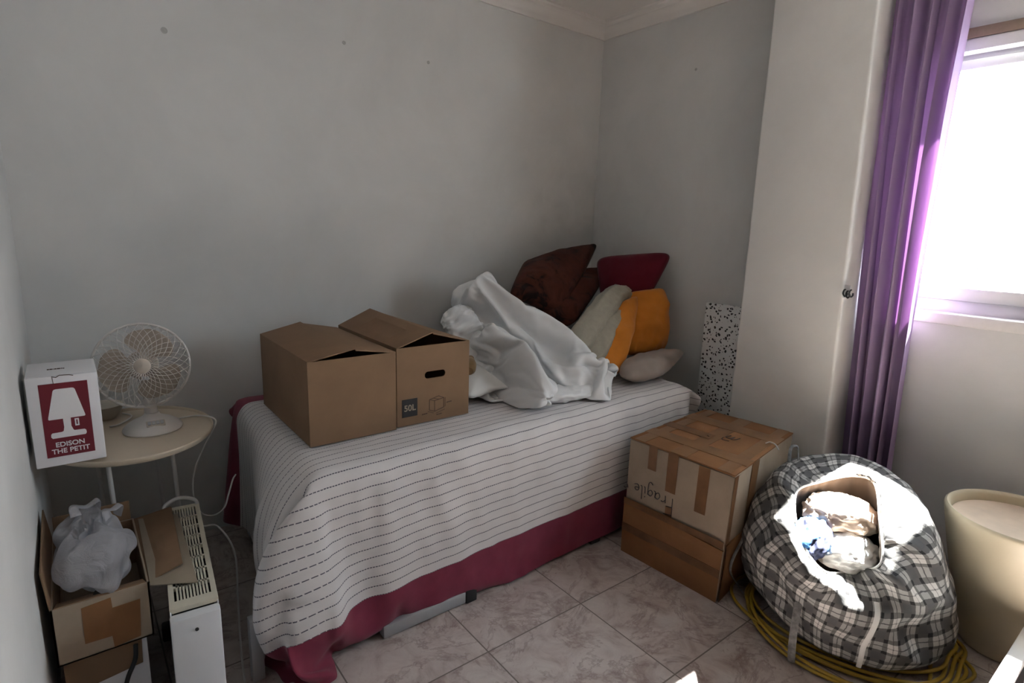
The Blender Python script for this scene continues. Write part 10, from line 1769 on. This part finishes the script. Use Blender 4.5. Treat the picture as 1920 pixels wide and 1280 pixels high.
# ------------------------------------------------------------------ white-framed panel lying at the right
fr = empty('framed_panel', (-.83, -2.334, 0), 'white-edged dark panel standing on the floor at the foot of the beige pot', 'framed panel')
bm = bmesh.new()
x0, x1, ya, yb, h_, w_ = -1.20, -.455, -2.316, -2.352, .205, .036
for lo, hi in (((x0, yb, 0), (x1, ya, w_)), ((x0, yb, h_ - w_), (x1, ya, h_)), ((x0, yb, w_), (x0 + w_, ya, h_ - w_)), ((x1 - w_, yb, w_), (x1, ya, h_ - w_))):
    add_box(bm, lo, hi, .004)
link('frame', from_bm('frame', bm, True, 40), 'pvc', fr)
box('panel', (x0 + w_, yb + .006, w_), (x1 - w_, ya - .004, h_ - w_), 'black', fr, .001)

# ------------------------------------------------------------------ small round table
TC = (-2.489, -.435)
TZ = .632
def table():
    root = empty('side_table', (TC[0], TC[1], 0), 'small round cream side table with thin metal legs in the corner', 'table')
    prof = [(0, TZ - .012), (.93, TZ - .012), (.975, TZ - .010), (1.0, TZ - .002), (1.003, TZ + .006), (.994, TZ + .009), (.982, TZ + .006), (.972, TZ), (.0, TZ)]
    lathe('tabletop', [(r * .240, z) for r, z in prof], (TC[0], TC[1], 0), 'cream', root, 72, sx=.95, sy=1.10, cap0=False, cap1=False, angle=35)
    for (xt, yt, xb, yb) in ((-2.566, -.545, -2.552, -.540), (-2.394, -.50, -2.376, -.48), (-2.42, -.26, -2.40, -.25), (-2.59, -.28, -2.58, -.27)):
        tube('leg', [(xt, yt, TZ - .012), (xb, yb, 0)], .0065, 'white_metal', root, 10)
table()

# ------------------------------------------------------------------ desk fan
def fan():
    bc = Vector((-2.432, -.425, TZ))
    hc = Vector((-2.445, -.425, .847))
    root = empty('desk_fan', bc, 'white desk fan with a round wire guard on the cream table', 'fan')
    prof = [(.083, 0), (.085, .004), (.083, .010), (.074, .020), (.058, .031), (.040, .039), (.026, .046), (.020, .056), (.0, .057)]
    base = lathe('base', prof, bc, 'fan_white', root, 56)
    tube('neck', [bc + Vector((0, .005, .045)), bc + Vector((-.004, .020, .13)), hc + Vector((0, .052, -.035))], .015, 'fan_white', root, 16, radii=[.020, .015, .017])
    fd = (Vector((-.16, -2.13, .36))).normalized()        # the way the fan looks
    sx = fd.cross(Vector((0, 0, 1))).normalized() * -1
    up = sx.cross(fd) * -1
    if up.z < 0: up = -up
    m3 = Matrix((sx, up, fd)).transposed().to_4x4()
    # control panel on the base
    pm = Matrix.Translation(bc + Vector((.004, -.052, .032))) @ Matrix.Rotation(-.60, 4, 'X').inverted()
    pan = box('control_panel', (-.026, -.012, -.002), (.026, .012, .003), 'fan_motor', base, .002, 2, pm)
    for k in range(4):
        box('button', (-.022 + k * .0115, -.007, .003), (-.0125 + k * .0115, .007, .007), 'grey_metal', pan, .0015, 2, pm)
    lathe('motor_housing', [(.0, -.105), (.030, -.104), (.043, -.092), (.047, -.06), (.046, -.030), (.036, -.024), (0, -.024)], hc, 'fan_motor', root, 32, mtx=m3, cap0=False, cap1=False)
    RG = .133
    def spiral(r0, r1, tw, f, n=9):
        out = []
        for k in range(n + 1):
            t = k / n
            r = r0 + (r1 - r0) * t
            out.append((r, tw * t ** .8, f(t)))
        return out
    def cage(name, zc, dome, cnt, tw, both):
        bm = bmesh.new()
        for s in ((1, -1) if both else (1,)):
            for k in range(cnt):
                a0 = 2 * PI * k / cnt
                pts = []
                for r, a, z in spiral(.022, RG, tw * s, lambda t: zc + dome * (1 - t ** 2.4)):
                    p = Vector((r * math.cos(a0 + a), r * math.sin(a0 + a), z))
                    pts.append(hc + m3.to_3x3() @ p)
                add_tube(bm, pts, .00085, 4)
        return link(name, from_bm(name, bm, True), 'fan_white', root)
    cage('front_guard', .006, .028, 30, .95, True)
    cage('rear_guard', -.006, -.050, 44, .35, False)
    ring = [hc + m3.to_3x3() @ Vector((RG * math.cos(2 * PI * k / 64), RG * math.sin(2 * PI * k / 64), 0)) for k in range(64)]
    tube('guard_ring', ring, .0042, 'fan_white', root, 8, True)
    lathe('centre_badge', [(.0, .030), (.022, .030), (.024, .034), (.018, .039), (0, .041)], hc, 'fan_motor', root, 28, mtx=m3, cap0=False, cap1=False)
    lathe('hub', [(.0, -.022), (.026, -.022), (.028, .0), (.022, .014), (0, .018)], hc, 'fan_motor', root, 28, mtx=m3, cap0=False, cap1=False)
    for b in range(3):
        a0 = math.radians(62 + 120 * b)
        V, F = [], []
        nu, nv = 16, 12
        for side in (.0012, -.0012):
            for i in range(nu + 1):
                t = i / nu
                r = .022 + .097 * t
                half = (.34 + .60 * math.sin(min(1, t * 1.15) * PI * .62)) * math.sqrt(max(.02, 1 - t ** 5))
                for j in range(nv + 1):
                    s = -1 + 2 * j / nv
                    a = a0 + s * half + .15 * t
                    z = -.004 + s * .013 * (1 - .3 * t) + side
                    V.append(hc + m3.to_3x3() @ Vector((r * math.cos(a), r * math.sin(a), z)))
        h = nv + 1
        n1 = (nu + 1) * h
        for i in range(nu):
            for j in range(nv):
                q = (i * h + j, (i + 1) * h + j, (i + 1) * h + j + 1, i * h + j + 1)
                F.append(q); F.append(tuple(n1 + k for k in q[::-1]))
        link('blade', meshd('blade', V, F, True), 'blade', root)
    sp = [hc + m3.to_3x3() @ Vector((x, y, .034)) for x, y in ((-.004, -.045), (.016, -.045), (.016, -.034), (-.004, -.034))]
    slab('rating_label', sp, .001, 'grey_metal', root, 0)
    # flex: off the back of the base, over the table edge and in a loop towards the bed
    pts = [bc + Vector((.06, .03, .010)), bc + Vector((.13, .05, .006)), (-2.262, -.44, TZ + .012), (-2.255, -.47, TZ - .004), (-2.292, -.50, .58), (-2.330, -.50, .50), (-2.345, -.51, .42), (-2.332, -.53, .352), (-2.300, -.55, .335), (-2.272, -.60, .375), (-2.258, -.62, .43), (-2.235, -.58, .46), (-2.20, -.45, .42)]
    tube('power_cord', catmull(pts, 8), .0026, 'cord', root, 6)
fan()

# small dish and loose lead behind the lamp box
ds = empty('small_dish', (-2.555, -.225, TZ), 'brownish oval dish behind the fan on the cream table', 'dish')
lathe('dish_shell', [(0, 0), (.035, 0), (.048, .012), (.056, .034), (.058, .048), (.0, .052)], (-2.555, -.225, TZ), 'fan_motor', ds, 36, cap1=False)
cb = tube('white_lead', catmull([(-2.545, -.345, TZ + .004), (-2.520, -.335, TZ + .004), (-2.49, -.30, TZ + .006), (-2.478, -.26, TZ + .006), (-2.50, -.21, TZ + .004)], 6), .0026, 'cord', None, 6)
solo(cb, 'thin white lead lying on the table between lamp box and fan', 'cable')

# ------------------------------------------------------------------ lamp carton on the table
def lamp_box():
    x0, x1, yf, yb, z0, z1 = -2.722, -2.568, -.648, -.470, TZ + .010, .893
    root = empty('lamp_carton', ((x0 + x1) / 2, (yf + yb) / 2, z0), 'white carton with a dark red lamp picture on the cream table', 'cardboard box')
    bm = bmesh.new()
    add_box(bm, (x0, yf, z0), (x1, yb, z1), .003)
    body = link('carton_body', from_bm('carton_body', bm, True, 40), 'white_card', root)
    W, H = x1 - x0, z1 - z0
    # tuck lid with its thumb notch
    slab('tuck_lid', [(x0 + .001, yf + .001, z1 + .0015), (x1 - .001, yf + .001, z1 + .0015), (x1 - .001, yb, z1 + .0015), (x0 + .001, yb, z1 + .0015)], .0015, 'white_card', root)
    bm = bmesh.new()
    zt = z1 - .001
    add_tube(bm, [(x0 + W * a, yf - .0008, z1 + b) for a, b in ((.36, -.001), (.42, -.004), (.47, .001), (.60, .0), (.66, -.003))], .0011, 5)
    add_tube(bm, [(x0 + W * .37, yf - .0008, z1 - .004), (x0 + W * .375, yf - .0008, z1 - .022)], .0007, 5)
    link('lid_crease', from_bm('lid_crease', bm), 'brown_print', root)
    m = frame_m((x0, yf - .0006, z0), (1, 0, 0), (0, 0, 1))
    px0, px1, pz0, pz1 = W * .165, W * .845, H * .105, H * .920
    panel = shape2d('picture_panel', [[(px0, pz0), (px1, pz0), (px1, pz1), (px0, pz1)]], .001, m, 'red_print', root)
    PW, PH = px1 - px0, pz1 - pz0
    def pp(x, y):
        return (px0 + x * PW, pz0 + (1 - y) * PH)
    m2 = frame_m((x0, yf - .0014, z0), (1, 0, 0), (0, 0, 1))
    shade = [pp(*q) for q in ((.275, .10), (.30, .083), (.34, .078), (.66, .078), (.70, .083), (.725, .10), (.875, .455), (.88, .475), (.86, .485), (.135, .485), (.115, .475), (.12, .455))]
    shape2d('lamp_picture', [shade], .0008, m2, 'white_print', panel)
    stem = [pp(*q) for q in ((.41, .48), (.57, .48), (.565, .60), (.60, .655), (.62, .665), (.83, .668), (.86, .685), (.865, .72), (.84, .742), (.16, .742), (.13, .72), (.135, .685), (.16, .668), (.36, .665), (.395, .655), (.415, .60))]
    shape2d('lamp_picture', [stem], .0008, m2, 'white_print', panel)
    o_, i_ = [pp(*q) for q in ((.645, .505), (.735, .505), (.735, .605), (.645, .605))], [pp(*q) for q in ((.675, .522), (.705, .522), (.705, .588), (.675, .588))]
    shape2d('lamp_picture', [o_, i_], .0008, m2, 'white_print', panel)
    tx = x0 + (px0 + px1) / 2
    text_mesh('box_lettering', 'EDISON', .0185, frame_m((tx, yf - .0014, z0 + pz0 + PH * .135), (1, 0, 0), (0, 0, 1)), 'white_print', panel, xs=.98)
    text_mesh('box_lettering', 'THE PETIT', .0185, frame_m((tx, yf - .0014, z0 + pz0 + PH * .045), (1, 0, 0), (0, 0, 1)), 'white_print', panel, xs=.98)
    text_mesh('lid_print', 'EDISON', .011, frame_m((x0 + W * .42, yf + .075, z1 + .0022), (1, 0, 0), (0, 1, 0)), 'brown_print', root)
lamp_box()

# ------------------------------------------------------------------ convector heater
def heater():
    root = empty('convector_heater', (-2.42, -.87, 0), 'white convector heater with slotted top standing between boxes and bed', 'heater')
    c, s = math.cos(-.085), math.sin(-.085)
    O = Vector((-2.443, -1.145, 0))       # middle of the near end
    ax = Vector((-s * -1, c, 0)); ax = Vector((.090, .996, 0)).normalized()
    sd = Vector((ax.y, -ax.x, 0))
    L_, W_, Z0, Z1 = .585, .104, .05, .402
    def p(l, w, z):
        return O + ax * l + sd * w + Vector((0, 0, z))
    def hexa(name, l0, l1, w0, w1, z0, z1, mat, par=root, bev=.003):
        bm = bmesh.new()
        add_hexa(bm, [p(l0, w0, z0), p(l0, w1, z0), p(l1, w1, z0), p(l1, w0, z0)], [p(l0, w0, z1), p(l0, w1, z1), p(l1, w1, z1), p(l1, w0, z1)])
        if bev: bmesh.ops.bevel(bm, geom=bm.edges[:], offset=bev, segments=2, affect='EDGES', profile=.5)
        return link(name, from_bm(name, bm, True, 40), mat, par)
    h = W_ / 2
    hexa('side_panel', .02, L_ - .02, -h, -h + .004, Z0, Z1 - .004, 'heater')
    hexa('side_panel', .02, L_ - .02, h - .004, h, Z0, Z1 - .004, 'heater')
    hexa('inner_core', .03, L_ - .03, -h + .008, h - .008, Z0 + .02, Z1 - .035, 'black', root, 0)
    # near end cap, with its grip recess
    cap = hexa('end_cap', -.012, .020, -h - .001, h + .001, Z0 - .01, Z1 - .010, 'heater', root, .006)
    hexa('end_cap', L_ - .02, L_ + .012, -h - .001, h + .001, Z0 - .01, Z1 - .006, 'heater', root, .006)
    # top grille: long bars and cross bars
    bm = bmesh.new()
    zt0, zt1 = Z1 - .010, Z1
    def bar(l0, l1, w0, w1):
        add_hexa(bm, [p(l0, w0, zt0), p(l0, w1, zt0), p(l1, w1, zt0), p(l1, w0, zt0)], [p(l0, w0, zt1), p(l0, w1, zt1), p(l1, w1, zt1), p(l1, w0, zt1)])
    lg0, lg1 = .055, L_ - .022
    bar(.022, lg0, -h, h); bar(lg1, L_ - .0, -h, h)
    bar(lg0, lg1, -h, -h + .012); bar(lg0, lg1, h - .012, h)
    nb = 11
    inner = W_ - .024
    for k in range(1, nb):
        w = -h + .012 + inner * k / nb
        bar(lg0, lg1, w - .0022, w + .0022)
    for k in range(1, 8):
        l = lg0 + (lg1 - lg0) * k / 8
        bar(l - .0045, l + .0045, -h + .012, h - .012)
    link('top_grille', from_bm('top_grille', bm), 'heater_top', root)
    # smile-shaped grip slot and screw on the near end
    bm = bmesh.new()
    pts = [p(-.0025, -h * .62 + h * 1.24 * k / 10, Z1 - .020 - .012 * math.sin(PI * k / 10)) for k in range(11)]
    add_tube(bm, pts, .004, 8, radii=[.001 + .0060 * math.sin(PI * k / 10) for k in range(11)])
    link('grip_slot', from_bm('grip_slot', bm, True), 'dark', cap)
    lathe('screw', [(.0, -.002), (.004, -.002), (.004, .003), (0, .003)], p(-.012, .0, Z1 - .045), 'black', cap, 12, mtx=Matrix.Rotation(PI / 2, 4, 'X'))
    lathe('thermostat_dial', [(.0, 0), (.026, 0), (.024, .012), (0, .012)], p(-.012, .012, .135), 'black', cap, 24, mtx=Matrix.Rotation(PI / 2, 4, 'X'))
    # carrying handle arched over the far end
    pts = [p(L_ - .012, -h + .004, Z1 - .02), p(L_ + .002, -h + .010, Z1 + .010), p(L_ + .016, 0, Z1 + .022), p(L_ + .002, h - .010, Z1 + .010), p(L_ - .012, h - .004, Z1 - .02)]
    tube('carrying_handle', catmull(pts, 6), .006, 'white_metal', root, 8)
    for l in (.08, L_ - .08):
        hexa('foot', l - .02, l + .02, -h - .03, h + .03, 0, .05, 'black', root, .006)
    tube('power_cord', catmull([p(L_ - .03, h + .003, .33), p(L_ - .02, h + .05, .31), p(L_ - .05, h + .09, .22), p(L_ - .10, h + .085, .08), p(L_ - .25, h + .07, .006), p(L_ - .40, h + .06, .006)], 8), .0034, 'cord', root, 6)
heater()

# ------------------------------------------------------------------ open carton with a plastic bag, on another carton
def open_carton():
    x0, x1, yf, yb, z0, z1 = -2.716, -2.518, -.962, -.565, .250, .402
    root = empty('open_carton', ((x0 + x1) / 2, (yf + yb) / 2, z0), 'small open cardboard carton with raised flaps against the left wall', 'cardboard box')
    t = .004
    W, H = x1 - x0, z1 - z0
    bm = bmesh.new()
    add_box(bm, (x0, yf, z0), (x1, yb, z0 + t)); add_box(bm, (x0, yf, z0), (x0 + t, yb, z1)); add_box(bm, (x1 - t, yf, z0), (x1, yb, z1))
    add_box(bm, (x0, yf, z0), (x1, yf + t, z1)); add_box(bm, (x0, yb - t, z0), (x1, yb, z1))
    link('carton_body', from_bm('carton_body', bm), 'card_old', root)
    bm = bmesh.new()
    e = .001
    add_box(bm, (x0 + t, yf + t, z0 + t), (x0 + t + e, yb - t, z1 - .002)); add_box(bm, (x1 - t - e, yf + t, z0 + t), (x1 - t, yb - t, z1 - .002))
    add_box(bm, (x0 + t, yf + t, z0 + t), (x1 - t, yf + t + e, z1 - .002)); add_box(bm, (x0 + t, yb - t - e, z0 + t), (x1 - t, yb - t, z1 - .002))
    link('inner_wall', from_bm('inner_wall', bm), 'card', root)
    slab('flap', [(x0 - .006, yf + .004, z1 + .100), (x0 - .008, yb - .02, z1 + .098), (x0 + .002, yb - .004, z1 - .003), (x0 + .002, yf + .004, z1 - .003)][::-1], .0035, 'card', root)
    slab('flap', [(x1 - .001, yf + .004, z1 - .002), (x1 + .078, yf + .010, z1 + .022), (x1 + .100, yb - .02, z1 + .018), (x1 - .001, yb - .004, z1 - .002)], .0035, 'card', root)
    o = slab('flap', [(x1 + .001, yf - .02, z1 + .002), (x1 + .098, yf - .085, z1 + .010), (x1 + .112, yb - .06, z1 + .008), (x1 + .010, yb - .02, z1 + .002)], .003, 'grey_card', root)
    tag(o, 'grey-backed outer flap')
    # front flap folded inward, with a small notch
    slab('flap', [(x0 + .006, yf + .003, z1 + .002), (x1 - .006, yf + .003, z1 + .002), (x1 - .010, yf + .050, z1 - .014), (x0 + .010, yf + .050, z1 - .014)], .0035, 'card', root)
    lathe('notch', [(.0, 0), (.014, 0), (.012, .002), (0, .002)], ((x0 + x1) / 2 - .002, yf + .030, z1 - .0055), 'dark', root, 16, mtx=Matrix.Rotation(.25, 4, 'X'))
    slab('flap', [(x0 + .006, yb - .003, z1 - .002), (x1 - .006, yb - .003, z1 - .002), (x1 - .006, yb + .010, z1 + .055), (x0 + .006, yb + .010, z1 + .055)], .0035, 'card', root)
    m = frame_m((x0, yf - .0006, z0), (1, 0, 0), (0, 0, 1))
    poly = [(.289, .105), (.589, .068), (.594, .26), (.888, .252), (.856, .932), (.57, .975), (.56, .76), (.285, .745)]
    shape2d('tape_patch', [[(u * W, (1 - v) * H) for u, v in poly]], .001, m, 'card_orange', root)
open_carton()

def plastic_bag():
    c = Vector((-2.622, -.775, .445))
    root = empty('plastic_bag', (c.x, c.y, .26), 'crumpled translucent white plastic bag inside the open carton', 'plastic bag')
    d = np.cumsum(np.cumsum(np.array(FILM, dtype=np.int64).reshape(3, 26, 36), axis=1), axis=1).transpose(1, 2, 0) * .001
    for nm, sc, rot in (('bag_film', (.94, 1.0, 1.12), 0.0), ('inner_film', (.66, .70, .86), 2.6)):
        V, F = [], []
        ca, sa = math.cos(rot), math.sin(rot)
        for p in d.reshape(-1, 3):
            x, y = (p[0] * ca - p[1] * sa * .5, p[0] * sa * 2 + p[1] * ca) if rot else (p[0], p[1])
            q = c + Vector((x * sc[0], y * sc[1], p[2] * sc[2] + .012))
            q.x = min(max(q.x, -2.710), -2.527)
            V.append(q)
        for i in range(25):
            for j in range(36):
                F.append((i * 36 + j, i * 36 + (j + 1) % 36, (i + 1) * 36 + (j + 1) % 36, (i + 1) * 36 + j))
        for e in (0, 25):
            k = len(V)
            V.append(sum((V[e * 36 + j] for j in range(36)), Vector()) / 36)
            F += [(k, e * 36 + (j + 1) % 36, e * 36 + j) for j in range(36)]
        bm = bmesh.new(); bm.from_mesh(meshd(nm, V, F, True))
        o = link(nm, from_bm(nm, bm, True), 'film', root)
        m = o.modifiers.new('smooth', 'SUBSURF'); m.levels = 1; m.render_levels = 2
    for (a, b, h) in (((.045, .03, .045), (.062, .10, .03), .022), ((-.03, .08, .06), (.02, .13, .05), .012)):
        p0, p1 = c + Vector(a), c + Vector(b)
        mid = (p0 + p1) / 2 + Vector((0, .01, h))
        path = catmull([p0, p0 * .6 + mid * .4 + Vector((-.012, 0, .02)), mid, p1 * .6 + mid * .4 + Vector((.012, 0, .02)), p1], 8)
        tube('bag_handle', path, .016, 'film', root, 10, flat=.3, radii=[.013 - .004 * math.sin(PI * k / (len(path) - 1)) for k in range(len(path))])
plastic_bag()

lc = empty('white_carton', (-2.62, -.76, 0), 'white carton with a brown cardboard band supporting the open carton', 'cardboard box')
box('carton_body', (-2.706, -.942, 0), (-2.534, -.58, .248), 'white_card', lc, .003)
slab('brown_flap', [(-2.707, -.946, .150), (-2.548, -.946, .170), (-2.545, -.944, .247), (-2.707, -.944, .247)], .003, 'card', lc)
bc_ = tube('black_cable', catmull([(-2.560, -.955, .236), (-2.565, -.966, .20), (-2.585, -.962, .15), (-2.600, -.960, .08), (-2.602, -.985, .008), (-2.58, -1.10, .006), (-2.52, -1.30, .006)], 8), .0055, 'black', None, 8)
solo(bc_, 'black cable hanging down the front of the white carton', 'cable')
